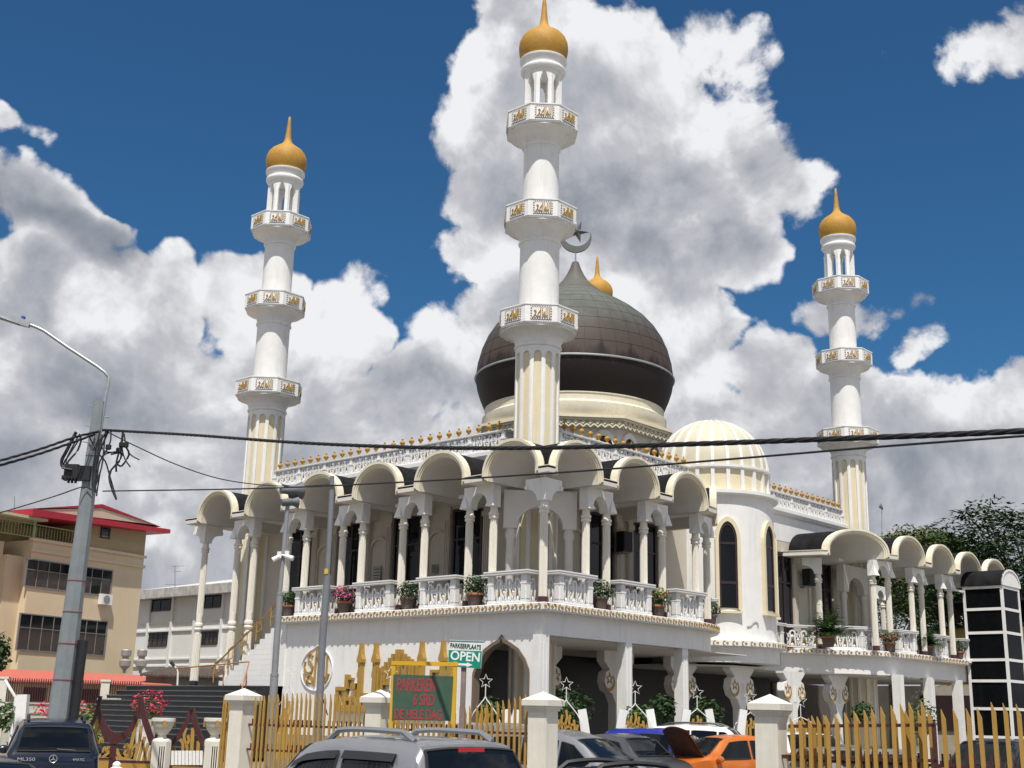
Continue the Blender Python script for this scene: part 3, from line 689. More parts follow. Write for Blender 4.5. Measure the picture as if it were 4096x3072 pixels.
# ---- balcony balustrades: bays that step forward to the deck edge, set back behind the flower pots
ZRL = 6.98
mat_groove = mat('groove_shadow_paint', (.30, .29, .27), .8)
def rail(path, z=ZRL):
    m = MB(); sweep(m, path, [(-.09, z - .15), (.09, z - .15), (.11, z - .12), (.11, z), (-.11, z), (-.11, z - .12)])
    k = MB()
    mq('hand_rail', m, trimw)
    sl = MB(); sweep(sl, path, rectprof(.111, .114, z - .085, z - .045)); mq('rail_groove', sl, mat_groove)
def bump(P, Q, e, inn, n=3, back=.62, zd=ZD):
    """P->Q front line at the deck edge, inn = inward unit"""
    P = Vector(P); Q = Vector(Q); e = Vector(e); inn = Vector(inn); dz = zd - ZD
    rail([tuple(P + inn * back), tuple(P), tuple(Q), tuple(Q + inn * back)], ZRL + dz)
    for c in (P + e * .15 + inn * .12, Q - e * .15 + inn * .12):
        m = MB(); fl_post(m, c.x, c.y, zd + .0, ZRL - .10 + dz); mq('balustrade_post', m, trimw)
    f = inn * .12
    place_lat(n, P + e * .29 + f, Q - e * .29 + f, zd + .06, .86 + 0)
    k = MB(); a_ = P + f * .2; b2 = Q + f * .2
    sweep(k, [tuple(P + f), tuple(Q + f)], rectprof(-.10, .10, zd, zd + .07)); mq('balustrade_sill', k, trimw)
    for c in (P, Q):
        s = 1 if c is P else -1
        place_lat(1, c + e * s * .12 + inn * .26, c + e * s * .12 + inn * back, zd + .06, .86)
def recess(P, Q, zd=ZD, n=2):
    rail([P, Q], ZRL - .0 + zd - ZD); place_lat(n, P, Q, zd + .06, .86)
LB = [(10.4 - .25, 7.68), (5.95, 4.0)]
bl = [(10.35, 9.0), (9.75, 7.68)]
for v1, v0 in ((9.72, 7.72), (5.90, 3.88), (2.26, .36), (-1.24, -3.12)):
    bump((-3.92, v1), (-3.92, v0), (0, -1), (1, 0))
for a_, b2 in ((10.46, 9.72), (7.72, 5.90), (3.88, 2.26), (.36, -1.24)):
    recess((-3.30, a_), (-3.30, b2))
for u0, u1 in ((-3.12, -1.20), (.42, 2.36), (3.95, 5.85)):
    bump((u0, -3.92), (u1, -3.92), (1, 0), (0, 1))
for a_, b2 in ((-1.2, .42), (2.36, 3.95), (5.85, 7.7)):
    recess((a_, -3.30), (b2, -3.30 if b2 < 6 else -3.0))
bump((8.1, -3.05), (9.6, -1.7), Vector((1.5, 1.35)).normalized(), Vector((-.67, .74)), n=2)
recess((-3.3, -3.12), (-3.12, -3.3), n=1)
def bumpR(P, Q, n=3):
    P = Vector(P); Q = Vector(Q); e = (Q - P).normalized(); bump(P, Q, e, Vector((-e.y, e.x)), n=n, zd=ZR)
bumpR((16.6, -.12), (18.5, -.22), 3)
bumpR((20.3, -1.5), (22.0, -2.75), 3); bumpR((24.3, -3.42), (25.95, -3.62), 3); bumpR((28.1, -3.64), (29.75, -3.64), 3); bumpR((31.8, -3.64), (33.6, -3.64), 3)
for a_, b2 in (((18.5, .3), (20.7, -1.0)), ((22.4, -2.2), (24.4, -2.8)), ((25.95, -3.0), (28.1, -3.0)), ((29.75, -3.0), (31.8, -3.0))): recess(a_, b2, ZR)

# ---- roof parapets with gold finials
FIN = MB().lathe([(.08, 0), (.075, .03), (.04, .10), (.042, .12), (.085, .15), (.118, .21), (.118, .25), (.085, .31), (.035, .335), (.03, .365), (.05, .40)], 16).mesh('finial', goldp, 50)
ZP0, ZP1 = 12.54, 13.36
def parapet(p, q, nf):
    p = Vector(p); q = Vector(q); L = (q - p).length; e = (q - p) / L; n_ = Vector((e.y, -e.x))
    m = MB(); sweep(m, [tuple(p), tuple(q)], [(-.10, ZP1 - .09), (.10, ZP1 - .09), (.13, ZP1 - .05), (.13, ZP1), (-.13, ZP1), (-.13, ZP1 - .05)]); mq('parapet_rail', m, trimw)
    m = MB(); sweep(m, [tuple(p), tuple(q)], [(-.12, ZP0 - .02), (.12, ZP0 - .02), (.12, ZP0 + .06), (-.12, ZP0 + .06)]); mq('parapet_plinth', m, trimw)
    npan = max(1, round(L / 1.95)); w_ = L / npan
    for i in range(npan + 1):
        c = p + e * (w_ * i); m = MB(); s = .11
        m.box(c.x - s, c.x + s, c.y - s, c.y + s, ZP0 + .06, ZP0 + .5); m.box(c.x - s * .75, c.x + s * .75, c.y - s * .75, c.y + s * .75, ZP0 + .5, ZP1 - .09); m.box(c.x - s - .02, c.x + s + .02, c.y - s - .02, c.y + s + .02, ZP0 + .42, ZP0 + .48)
        mq('parapet_post', m, trimw)
        if i < npan: place_lat(4, c + e * .12, c + e * (w_ - .12), ZP0 + .05, .68)
    for i in range(nf):
        c = p + e * (L * (i + .5) / nf); part('finial', FIN, None, MQ, M=Matrix.Translation((c.x - 13.28, c.y - 9, ZP1)))
parapet((0, 16.9), (0, 1.75), 26); parapet((1.45, 0), (10.62, 0), 16); parapet((16.4, 0), (25.4, 0), 16)
for p, q in (((0, 1.75), (.9, 1.75)), ((1.45, .9), (1.45, 0))):
    m = MB(); sweep(m, [p, q], rectprof(-.13, .13, ZP1 - .09, ZP1)); sweep(m, [p, q], rectprof(-.1, .1, ZP0, ZP1 - .1)); mq('parapet_return', m, concrete)

# ---- doors on the porch walls
def door(cx, cy, e, out, w_=1.7, z0=ZD, z1=10.3, label=None):
    e = Vector(e); out = Vector(out); M = frame((cx, cy, 0), (e.x, e.y, 0), (0, 0, 1), (out.x, out.y, 0)); h = w_ / 2
    m = MB(); m.ring2([(-h, z0), (-h, z1), (h, z1), (h, z0)], [(-h + .12, z0), (-h + .12, z1 - .12), (h - .12, z1 - .12), (h - .12, z0)], 0, .10, M)
    m.box(-.06, .06, z0, z1 - .12, .01, .09, M)
    for zz in (z0 + 3.2,): m.box(-h + .12, h - .12, zz - .04, zz + .04, .012, .085, M)
    d = mq('door', m, framed)
    g_ = MB(); g_.box(-h + .12, h - .12, z0, z1 - .12, .02, .04, M)
    o = part('glass_pane', g_, glassd, d)
    for sx in (-1, 1):
        p = MB(); p.box(sx * (h + .27) - .17, sx * (h + .27) + .17, z0, z1 + .1, 0, .16, M)
        for k in (-1, 0, 1): p.box(sx * (h + .27) + k * .1 - .025, sx * (h + .27) + k * .1 + .025, z0 + .3, z1 - .5, .16, .19, M)
        p.box(sx * (h + .27) - .20, sx * (h + .27) + .20, z1 - .45, z1 - .25, .16, .22, M); mq('door_pilaster', p, hallm)
    # shallow blind arch panel beside the door
    return d
for v in (14.5, 10.85, 7.2, 3.6): door(0, v, (0, 1), (-1, 0))
for u in (4.15, 7.2): door(u, 0, (1, 0), (0, -1), 1.7)
for u in (18.9, 23.0): door(u, 0, (1, 0), (0, -1), 1.5, ZR)
for c, e, o_ in [((0, 12.67), (0, 1), (-1, 0)), ((0, 9.03), (0, 1), (-1, 0)), ((0, 5.4), (0, 1), (-1, 0)), ((5.7, 0), (1, 0), (0, -1)), ((2.5, 0), (1, 0), (0, -1)), ((20.9, 0), (1, 0), (0, -1))]:
    M = frame((c[0], c[1], 0), (e[0], e[1], 0), (0, 0, 1), (o_[0], o_[1], 0))
    m = MB(); O = [(-.62, ZD), (-.62, 8.9)] + arc(0, 8.9, .62, .62, 180, 0, 10)[1:-1] + [(.62, 8.9), (.62, ZD)]; I = [(-.48, ZD), (-.48, 8.9)] + arc(0, 8.9, .48, .48, 180, 0, 10)[1:-1] + [(.48, 8.9), (.48, ZD)]
    m.ring2(O, I, 0, .09, M); mq('blind_arch', m, hallm)
# wall arches behind minaret C and R: beams carrying the porch ceiling
for q in ((-2.05, -2.05, (1, -1)), (24.5, -.95, (1, 0))):
    m = MB()
    e = Vector(q[2]).normalized(); o_ = Vector((e.y, -e.x)); M = frame((q[0], q[1], 0), (e.x, e.y, 0), (0, 0, 1), (o_.x, o_.y, 0))
    pts = [(-1.35, 8.7), (-.85, 8.7)] + arc(0, 8.75, .85, .75, 180, 0, 14) + [(.85, 8.7), (1.35, 8.7), (1.35, 10.1), (-1.35, 10.1)]
    m.prism(pts, -.2, .2, M); ia = mq('inner_arch', m, soffit)
    for sx in (-1, 1):
        m = MB().lathe([(.17, ZR), (.15, 8.3), (.2, 8.4), (.2, 8.5), (.16, 8.6), (.16, 8.71)], 24, M=Matrix.Translation((q[0] + e.x * sx * 1.08, q[1] + e.y * sx * 1.08, 0))); mq('inner_column', m, soffit, smooth=30)
# flat ceiling lamps
for x, y in ((-2.6, 1.3), (-2.6, 4.9), (-1.9, -2.7), (1.2, -2.6), (4.8, -2.6), (21.8, -1.6), (24.9, -2.2)):
    m = MB(); m.box(x - .22, x + .22, y - .14, y + .14, 10.06, 10.2); mq('ceiling_lamp', m, soffit)

# ---- round stair tower
tw = MB(); tw.lathe([(2.83, 5.4), (2.83, 11.95), (3.05, 12.0), (3.08, 12.05), (3.08, 12.2), (2.66, 12.22), (2.60, 12.22), (2.60, 13.26), (2.72, 13.27), (2.78, 13.32), (2.78, 13.42), (2.64, 13.44)], 72, c=(*TC, 0)); 
mq('tower_wall', tw, white, smooth=30)
m = MB(); m.lathe([(2.62, 12.22), (2.62, 13.26)], 72, c=(*TC, 0), cap=False); mq('tower_drum', m, cream, smooth=30)
m = MB(); prof = [(2.64 * math.cos(R(a)), 13.43 + 2.62 * math.sin(R(a))) for a in range(0, 90, 6)] + [(.02, 16.05)]; m.lathe(prof, 60, c=(*TC, 0)); mq('tower_dome', m, mat('pale_dome_paint', (.58, .53, .40), .6, var=.06, vscale=1.5, streak=.2), smooth=60)
rb = MB()
for i in range(24):
    a = 2 * PI * i / 24 + .07; vs = []; ps = [(2.69 * math.cos(R(q)), 13.43 + 2.65 * math.sin(R(q))) for q in range(0, 88, 6)] + [(.08, 16.09)]
    A = []; B = []; A2 = []; B2 = []
    for r, z in ps:
        w_ = .075 * max(.25, r / 2.65)
        for lst, da, dr in ((A, -w_, 0), (B, w_, 0), (A2, -w_, -.06), (B2, w_, -.06)):
            lst.append((TC[0] + (r + dr) * math.cos(a) - da * math.sin(a), TC[1] + (r + dr) * math.sin(a) + da * math.cos(a), z + dr * .5))
    rb.strip(A, B); rb.strip(B, B2); rb.strip(A2, A)
    M = frame((*TC, 0), (math.cos(a), math.sin(a), 0), (-math.sin(a), math.cos(a), 0), (0, 0, 1)); rb.box(2.58, 2.72, -.085, .085, 12.2, 13.26, M)
mq('dome_ribs', rb, white, smooth=40)
m = MB(); sweep(m, towerband, [(-.5, 5.22), (0, 5.22), (.03, 5.24), (.03, 5.47), (0, 5.49), (-.5, 5.49)]); mq('deck_band', m, trimw)
m = MB(); m.lathe([(2.92, 4.55), (2.92, 5.3)], 60, c=(*TC, 0)); mq('tower_base', m, white, smooth=30)
for a in (226, 274, 322):
    o = Vector((math.cos(R(a)), math.sin(R(a)), 0)); e = Vector((-o.y, o.x, 0)); M = frame((TC[0] + o.x * 2.74, TC[1] + o.y * 2.74, 0), e, (0, 0, 1), o)
    def pa(hw, z0, zs, zt, n=7):
        l = [(-hw, z0), (-hw, zs)] + [(-hw * math.cos(PI / 2 * i / n) , zs + (zt - zs) * (math.sin(PI / 2 * i / n) ** 1.0 * .86 + .14 * i / n)) for i in range(1, n)] + [(0, zt)]
        return l + [(-x, z) for x, z in l[-2::-1]]
    m = MB(); m.ring2(pa(.58, 6.72, 9.9, 10.98), pa(.42, 6.86, 9.9, 10.76), -.12, .21, M); m.box(-.60, .60, 6.66, 6.76, 0, .28, M)
    fr_ = mq('tower_window', m, cream)
    m = MB(); m.ring2(pa(.42, 6.86, 9.9, 10.76), pa(.33, 6.98, 9.9, 10.6), .0, .16, M); m.box(-.33, .33, 9.72, 9.82, .01, .15, M); m.box(-.33, .33, 7.95, 8.07, .01, .15, M); part('frame', m, framed, fr_)
    m = MB(); m.prism(pa(.36, 6.9, 9.9, 10.65), .10, .125, M); part('glass_pane', m, glassd, fr_)
# stain where plaster has cracked
m = MB(); o = Vector((math.cos(R(250)), math.sin(R(250)), 0)); e = Vector((-o.y, o.x, 0)); M = frame((TC[0] + o.x * 2.79, TC[1] + o.y * 2.79, 6.2), e, (0, 0, 1), o)
ribbon(m, [(-.35, -.1), (-.15, -.08), (.0, .06), (.14, .13), (.24, .08), (.26, -.08)], .07, .04, .06, M); mq('plaster_patch', m, concrete)

# ---- main dome
dm = bpy.data.materials.new('weathered_copper'); dm.use_nodes = True; nt = dm.node_tree; bs = nt.nodes['Principled BSDF']
tc = nt.nodes.new('ShaderNodeTexCoord'); sp = nt.nodes.new('ShaderNodeSeparateXYZ'); nt.links.new(tc.outputs['Object'], sp.inputs[0])
mp = nt.nodes.new('ShaderNodeMapping'); mp.inputs['Scale'].default_value = (1.6, 1.6, .35); nt.links.new(tc.outputs['Object'], mp.inputs[0])
nz = nt.nodes.new('ShaderNodeTexNoise'); nz.inputs['Scale'].default_value = 1.1; nz.inputs['Detail'].default_value = 7; nz.inputs['Roughness'].default_value = .65; nt.links.new(mp.outputs[0], nz.inputs['Vector'])
ad = nt.nodes.new('ShaderNodeMath'); ad.operation = 'MULTIPLY_ADD'; nt.links.new(nz.outputs['Fac'], ad.inputs[0]); ad.inputs[1].default_value = 3.2; nt.links.new(sp.outputs[2], ad.inputs[2])
mr = nt.nodes.new('ShaderNodeMapRange'); mr.inputs[1].default_value = 19.4; mr.inputs[2].default_value = 27.6; nt.links.new(ad.outputs[0], mr.inputs[0])
cr = nt.nodes.new('ShaderNodeValToRGB'); nt.links.new(mr.outputs[0], cr.inputs[0]); E_ = cr.color_ramp.elements
E_[0].position = .0; E_[0].color = (.022, .016, .014, 1); E_[1].position = 1; E_[1].color = (.10, .09, .078, 1)
for p_, c_ in ((.20, (.020, .013, .011)), (.27, (.066, .046, .038)), (.42, (.060, .049, .042)), (.55, (.085, .088, .078)), (.74, (.125, .135, .118))):
    q = E_.new(p_); q.color = (*c_, 1)
nt.links.new(cr.outputs[0], bs.inputs['Base Color']); bs.inputs['Roughness'].default_value = .62; bs.inputs['Specular IOR Level'].default_value = .3
DC = (13.28, 9, 0)
m = MB(); m.lathe([(4.70, 17.6), (4.86, 17.95), (5.05, 18.4), (5.2, 18.85), (5.28, 19.3), (5.30, 19.42)], 96, c=DC, cap=False)
m.lathe([(5.30, 19.5), (5.28, 19.75), (5.20, 20.3), (5.02, 21.0), (4.75, 21.65), (4.38, 22.25), (3.9, 22.8), (3.30, 23.3), (2.62, 23.75), (2.0, 24.12), (1.45, 24.48), (1.02, 24.84), (.70, 25.2), (.48, 25.55), (.30, 25.95), (.18, 26.3), (.02, 26.32)], 96, c=DC, cap=False)
mq('dome', m, dm, smooth=60)
m = MB(); m.lathe([(5.25, 19.40), (5.36, 19.42), (5.38, 19.48), (5.34, 19.53), (5.25, 19.55)], 96, c=DC, cap=False); mq('dome_rim', m, steel, smooth=60)
sm = MB(); pr = [(5.30, 19.55), (5.21, 20.3), (5.03, 21.0), (4.76, 21.65), (4.39, 22.25), (3.91, 22.8), (3.31, 23.3), (2.63, 23.75), (2.01, 24.12), (1.46, 24.48), (1.03, 24.84)]
for i in range(40):
    a = 2 * PI * i / 40; sm.tube([(DC[0] + r * math.cos(a), DC[1] + r * math.sin(a), z) for r, z in pr], .006, 3)
for r, z in pr[1:-1]: sm.tube([(DC[0] + r * math.cos(2 * PI * i / 60), DC[1] + r * math.sin(2 * PI * i / 60), z) for i in range(60)], .006, 3, closed=True)
mq('sheet_seams', sm, dm)
m = MB(); m.lathe([(4.75, 16.5), (4.83, 16.62), (4.90, 16.95), (4.90, 17.2), (4.80, 17.26), (4.74, 17.32), (4.74, 17.6), (4.78, 17.66), (4.78, 17.72), (4.66, 17.73)], 96, c=DC); mq('dome_collar', m, eavec, smooth=30)
m = MB(); op = [(13.28 + x, 9 + y) for x, y in oct_pts(4.75)]; m.prism(op, 12.4, 16.0); mq('drum', m, soffit)
m = MB(); m.prism([(13.28 + x, 9 + y) for x, y in oct_pts(5.35)], 16.36, 16.5); m.prism([(13.28 + x, 9 + y) for x, y in oct_pts(5.22)], 16.26, 16.36); m.prism([(13.28 + x, 9 + y) for x, y in oct_pts(4.9)], 15.95, 16.26); mq('drum_cornice', m, eavec)
lc = MB(); ap = 5.22 * math.cos(PI / 8)
for f_ in range(8):
    an = PI / 4 * f_; o = Vector((math.cos(an), math.sin(an), 0)); e = Vector((-o.y, o.x, 0)); M = frame((13.28 + o.x * (ap - .03), 9 + o.y * (ap - .03), 0), e, (0, 0, 1), o); n_ = 11; w_ = 2 * 5.2 * math.sin(PI / 8) / n_
    for i in range(n_):
        x = (i - n_ / 2 + .5) * w_
        ribbon(lc, [(x + .10 * math.cos(t) * (1 - t / 9), 16.12 + .10 * math.sin(t) * (1 - t / 9)) for t in [j * .7 for j in range(10)]], .045, -.03, .03, M)
        ribbon(lc, [(x - w_ / 2, 16.05), (x - w_ / 4, 15.99), (x, 15.90), (x + w_ / 4, 15.99), (x + w_ / 2, 16.05)], .07, -.03, .03, M)
mq('scroll_lace', lc, eavec, kind='stuff')
for f_ in range(8):
    an = PI / 4 * f_; o = Vector((math.cos(an), math.sin(an), 0)); e = Vector((-o.y, o.x, 0)); apd = 4.75 * math.cos(PI / 8)
    for dx in (-1.05, 1.05):
        M = frame((13.28 + o.x * apd + e.x * dx, 9 + o.y * apd + e.y * dx, 0), e, (0, 0, 1), o)
        m = MB(); m.ring2(pa(.66, 13.4, 15.0, 15.85), pa(.46, 13.4, 15.0, 15.55), 0, .14, M); q = mq('drum_window', m, white)
        m = MB(); m.prism(pa(.46, 13.4, 15.0, 15.55), .01, .03, M); part('glass_pane', m, glassd, q)
# finial: pole, crescent and star on the dome
m = MB(); m.tube([(13.28, 9, 26.2), (13.28, 9, 26.95)], .045, 8); mq('finial_pole', m, chrome)
zinc = mat('zinc_sheet', (.12, .122, .12), .55, .2, var=.15)
fd = Vector((-.72, -.69, 0)).normalized(); ed = Vector((.69, -.72, 0)).normalized(); M = frame((13.28, 9, 27.75), ed, (0, 0, 1), fd)
m = MB(); m.prism(cres2(.88, 16, 58, ph=82, off=.30), -.07, .07, M); mq('crescent', m, zinc)
st = star2(.68, .25, 5, 70); m = MB(); m.add([(x + .08, y + .38, 0) for x, y in st] + [(.08, .38, .16), (.08, .38, -.16)], [(i, (i + 1) % 10, 10) for i in range(10)] + [((i + 1) % 10, i, 11) for i in range(10)], M); mq('star', m, zinc)

# ---- lower storey
WU = -3.67
M = frame((WU, 0, 0), (0, -1, 0), (0, 0, 1), (-1, 0, 0))     # local x = -v, y = z, outward = -u
og = [(.42, 0), (.42, 3.45), (.62, 3.9), (.95, 4.3), (1.35, 4.52), (1.62, 4.62), (1.78, 4.80), (1.94, 4.62), (2.2, 4.52), (2.6, 4.3), (2.92, 3.95), (3.1, 3.6), (3.12, 3.45), (3.12, 0)]
w = MB(); w.prism([(-10.46, 0), (.42, 0)] + og[1:-1] + [(3.12, 0), (3.30, 0), (3.30, 4.9), (-10.46, 4.9)], -.28, 0, M); mq('ground_floor_wall', w, white)
w = MB(); w.ring2(og, [(x + (.09 if x < 1.78 else -.09 if x > 1.78 else 0), z - .10) for x, z in og], -.27, .04, M); mq('arch_moulding', w, mat('brown_moulding', (.16, .12, .09), .8))
# square posts
for i, (x, y) in enumerate(((-3.6, -3.55), (1.2, -3.5), (5.0, -3.4))):
    w = MB(); w.box(x - .20, x + .20, y - .20, y + .20, 0, 4.76); 
    for k in (-.09, .09): w.box(x + k - .012, x + k + .012, y - .213, y - .2, .3, 4.5)
    mq('square_post', w, white)
for x, y in ((24.0, -3.4), (27.6, -3.4), (31.2, -3.4)):
    w = MB(); w.box(x - .22, x + .22, y - .22, y + .22, 0, 4.5); mq('square_post', w, white)
# inner columns with star brackets
def star_col(x, y, e, h_=4.74):
    e = Vector(e).normalized(); o = Vector((e.y, -e.x)); M = frame((x, y, 0), (e.x, e.y, 0), (0, 0, 1), (o.x, o.y, 0)); w = MB(); 
    w.prism([(-.22, 0), (.22, 0), (.22, 2.6), (.45, 3.0), (.80, 3.15), (.98, 3.5), (.88, 3.85), (.62, 3.98), (1.0, 4.30), (1.0, h_), (-1.0, h_), (-1.0, 4.30), (-.62, 3.98), (-.88, 3.85), (-.98, 3.5), (-.80, 3.15), (-.45, 3.0), (-.22, 2.6)], -.2, .2, M)
    for k in (-.1, 0, .1): w.box(k - .02, k + .02, 3.0, 3.7, .2, .225, M)
    c = mq('bracket_column', w, white)
    for sx in (-1, 1):
        s = MB(); A = star2(.26, .105); s.ring2([(sx * .66 + a, 3.6 + b) for a, b in A], [(sx * .66 + a * .72, 3.6 + b * .72) for a, b in A], .2, .23, M, closed=True)
        s.prism([(sx * .66 + a, 3.46 + b) for a, b in cres2(.36, 10, 60, ph=90 - sx * 25, off=.25)], .2, .225, M); part('star_emblem', s, goldr, c)
for x in (.9, 5.6, 10.3): star_col(x, 0.3, (1, 0))
for x in (13.0, 17.6, 22.0): star_col(x, -1.0, (1, 0), 4.40)
w = MB(); w.prism([(-3.3, -3.3), (10, -3.3), (10, 9), (-3.3, 9)], 4.72, 4.76); w.prism([(10, .6), (11.9, -1.4), (14.4, -1.6), (16.6, .2), (18.6, .2), (20.4, -.9), (22.0, -2.1), (23.6, -2.95), (35, -3.3), (35, 9), (10, 9)], 4.38, 4.44); mq('parking_ceiling', w, soffit)
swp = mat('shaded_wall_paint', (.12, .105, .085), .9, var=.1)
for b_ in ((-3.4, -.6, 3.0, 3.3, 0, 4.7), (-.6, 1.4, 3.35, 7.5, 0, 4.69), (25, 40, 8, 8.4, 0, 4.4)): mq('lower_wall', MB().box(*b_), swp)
w = MB(); w.box(29.5, 31.6, 6.8, 7.0, 2.6, 4.3); w.box(29.5, 31.6, 6.8, 7.0, .6, 2.4); mq('white_panel', w, white)
w = MB(); w.box(44, 44.3, -4, 16, 0, 4.6); mq('yard_wall', w, mat('yard_wall_paint', (.40, .36, .29), .9, var=.12))
w = MB(); w.box(43.9, 43.99, 0.5, 4.5, 1.8, 4.0); mq('yard_window', w, framed)

# ---- kufic relief on the left wall: blocks spelling a mosque outline
M = frame((WU - .004, 0, 0), (0, -1, 0), (0, 0, 1), (-1, 0, 0))
kr = MB()
def kb(v0, v1, z0, z1, d=.15): kr.box(-v0, -v1, z0, z1, 0, d + random.uniform(0, .03), M)
kb(6.9, .9, 2.05, 2.30); kb(6.9, 6.72, 2.1, 2.98); kb(6.9, 6.25, 2.84, 2.98); kb(6.42, 6.25, 2.3, 2.98); kb(6.55, 5.9, 2.45, 2.58)
kb(6.38, 6.18, 2.9, 3.45); kb(6.18, 5.95, 3.25, 3.33); kb(6.02, 5.72, 2.9, 3.12); kb(5.85, 5.72, 2.4, 3.1)
kb(5.62, 5.42, 2.2, 3.95); kb(5.5, 5.0, 2.4, 2.52); kb(5.35, 5.1, 2.5, 2.75); kb(4.78, 4.56, 2.2, 3.95); kb(4.5, 4.4, 2.6, 3.7); kb(4.5, 3.2, 2.55, 2.72)
hts = [3.75, 3.90, 4.05, 4.20, 4.36, 4.36, 4.20, 4.10, 4.00, 3.92, 3.85]
for i, h in enumerate(hts): kb(4.28 - i * .19, 4.28 - i * .19 - .115, 2.9 + (.15 if i % 3 else 0), h, .16 + .03 * (i % 2))
kb(4.28, 2.3, 3.05, 3.16); kb(4.2, 3.6, 3.5, 3.62); kb(2.25, 2.02, 2.2, 3.95); kb(2.0, 1.6, 2.9, 3.05); kb(1.62, 1.5, 2.4, 3.6); kb(1.5, 1.18, 3.5, 3.6); kb(1.12, .90, 2.2, 3.95); kb(.9, .55, 3.3, 3.75)
mq('kufic_relief', kr, goldr)
for v in (5.52, 4.67, 2.13, 1.01):
    k2 = MB(); k2.prism([(-.15, 3.90), (-.16, 4.02), (-.085, 4.22), (-.05, 4.42), (-.03, 4.63), (.03, 4.63), (.05, 4.42), (.085, 4.22), (.16, 4.02), (.15, 3.90)], 0, .2, frame((WU - .006, v, 0), (0, -1, 0), (0, 0, 1), (-1, 0, 0))); k2.lathe([(.13, 0), (.08, -.14), (.03, -.18)], 8, M=T(WU - .1, v, 3.9)); mq('relief_spire', k2, goldr)
# ---- SM emblem
M = frame((WU - .004, 8.30, 3.72), (0, -1.07, 0), (0, 0, 1.04), (-1, 0, 0))
em = MB(); cir = arc(0, -.05, .92, .80, 108, 432, 36); ribbon(em, [(0, .86)] + [(x, y) for x, y in cir] + [(0, .86)], .035, 0, .05, M); e_ = mq('round_emblem', em, trimw)
sg = MB(); W_ = .072
ribbon(sg, [(-.26, .44), (-.36, .56), (-.52, .50), (-.50, .32), (-.34, .20), (-.22, .05), (-.26, -.12), (-.42, -.2), (-.62, -.14), (-.72, .05), (-.68, .25)], W_, .0, .06, M)
ribbon(sg, [(-.08, -.68), (-.06, .30), (.0, .80)], W_, 0, .061, M); ribbon(sg, [(-.02, .66), (.14, .2), (.26, -.08)], W_, 0, .062, M); ribbon(sg, [(.26, -.08), (.40, .40), (.46, .56)], W_ * .8, 0, .063, M); ribbon(sg, [(.60, .46), (.60, -.38)], W_, 0, .06, M)
for sx in (-1, 1): ribbon(sg, [(sx * .18, -.62), (sx * .22, -.36), (sx * .36, -.24), (sx * .50, -.34), (sx * .48, -.50), (sx * .56, -.60), (sx * .30, -.58), (sx * .62, -.46), (sx * .74, -.22)], W_ * .75, 0, .064 + .002 * sx, M)
mq('emblem_lettering', sg, goldr)

# ---- stairs: broad black steps, landing, side flight
st_t = mat('black_granite', (.016, .017, .019), .28, var=.3, vscale=4); st_e = mat('worn_step_edge', (.13, .135, .14), .5, var=.2)
for i in range(13):
    z1 = 3.0 - .22 * i; t = .31 * i
    m = MB(); m.box(-4.35 - t, -1.5, 10.9, 21.3 + .29 * i, max(0, z1 - .22), z1); s = mq('step', m, st_t)
    m = MB(); m.box(-4.39 - t, -4.35 - t, 10.9, 21.34 + .29 * i, z1 - .035, z1 + .002); m.box(-4.39 - t, -1.5, 21.3 + .29 * i, 21.34 + .29 * i, z1 - .035, z1 + .002); part('step_edge', m, st_e, s)
for i in range(13):
    v1 = 14.9 - .34 * i; m = MB(); m.box(-3.72, -1.2, 10.4, v1, 3.0 + .217 * i + .003, 3.0 + .217 * (i + 1)); mq('flight_step', m, white)
hr = MB()
hr.tube([(-3.8, 15.4, 3.75), (-3.8, 10.6, 6.65)], .035, 6)
for i in range(5):
    v = 15.2 - i * .95; z = 3.9 + i * .575; hr.tube([(-3.8, v, z - .75), (-3.8, v, z + .05), (-3.8, v - .32, z + .22), (-3.8, v - .32, z - .28), (-3.8, v, z - .4)], .03, 5)
mq('stair_railing', hr, ochre)
hr = MB(); hr.tube([(-4.6, 17.0, 3.72), (-4.75, 11.4, 3.95), (-7.4, 8.6, 1.2)], .03, 6)
for p in ((-4.7, 13.2, 3.9), (-5.2, 10.9, 3.5), (-6.2, 9.8, 2.45)): hr.tube([p, (p[0], p[1] - .05, p[2] - .5), (p[0] - .15, p[1] - .2, p[2] - .55), (p[0] - .2, p[1] - .3, p[2] - .3)], .024, 5); hr.tube([p, (p[0], p[1], p[2] - .95)], .022, 5)
mq('stair_handrail', hr, mat('rust_rail', (.42, .17, .06), .6, var=.15))
m = MB(); o_ = []
m.box(-5.2, -1.6, 20.6, 22.3, 0, 2.4); mq('stair_side_wall', m, postm)
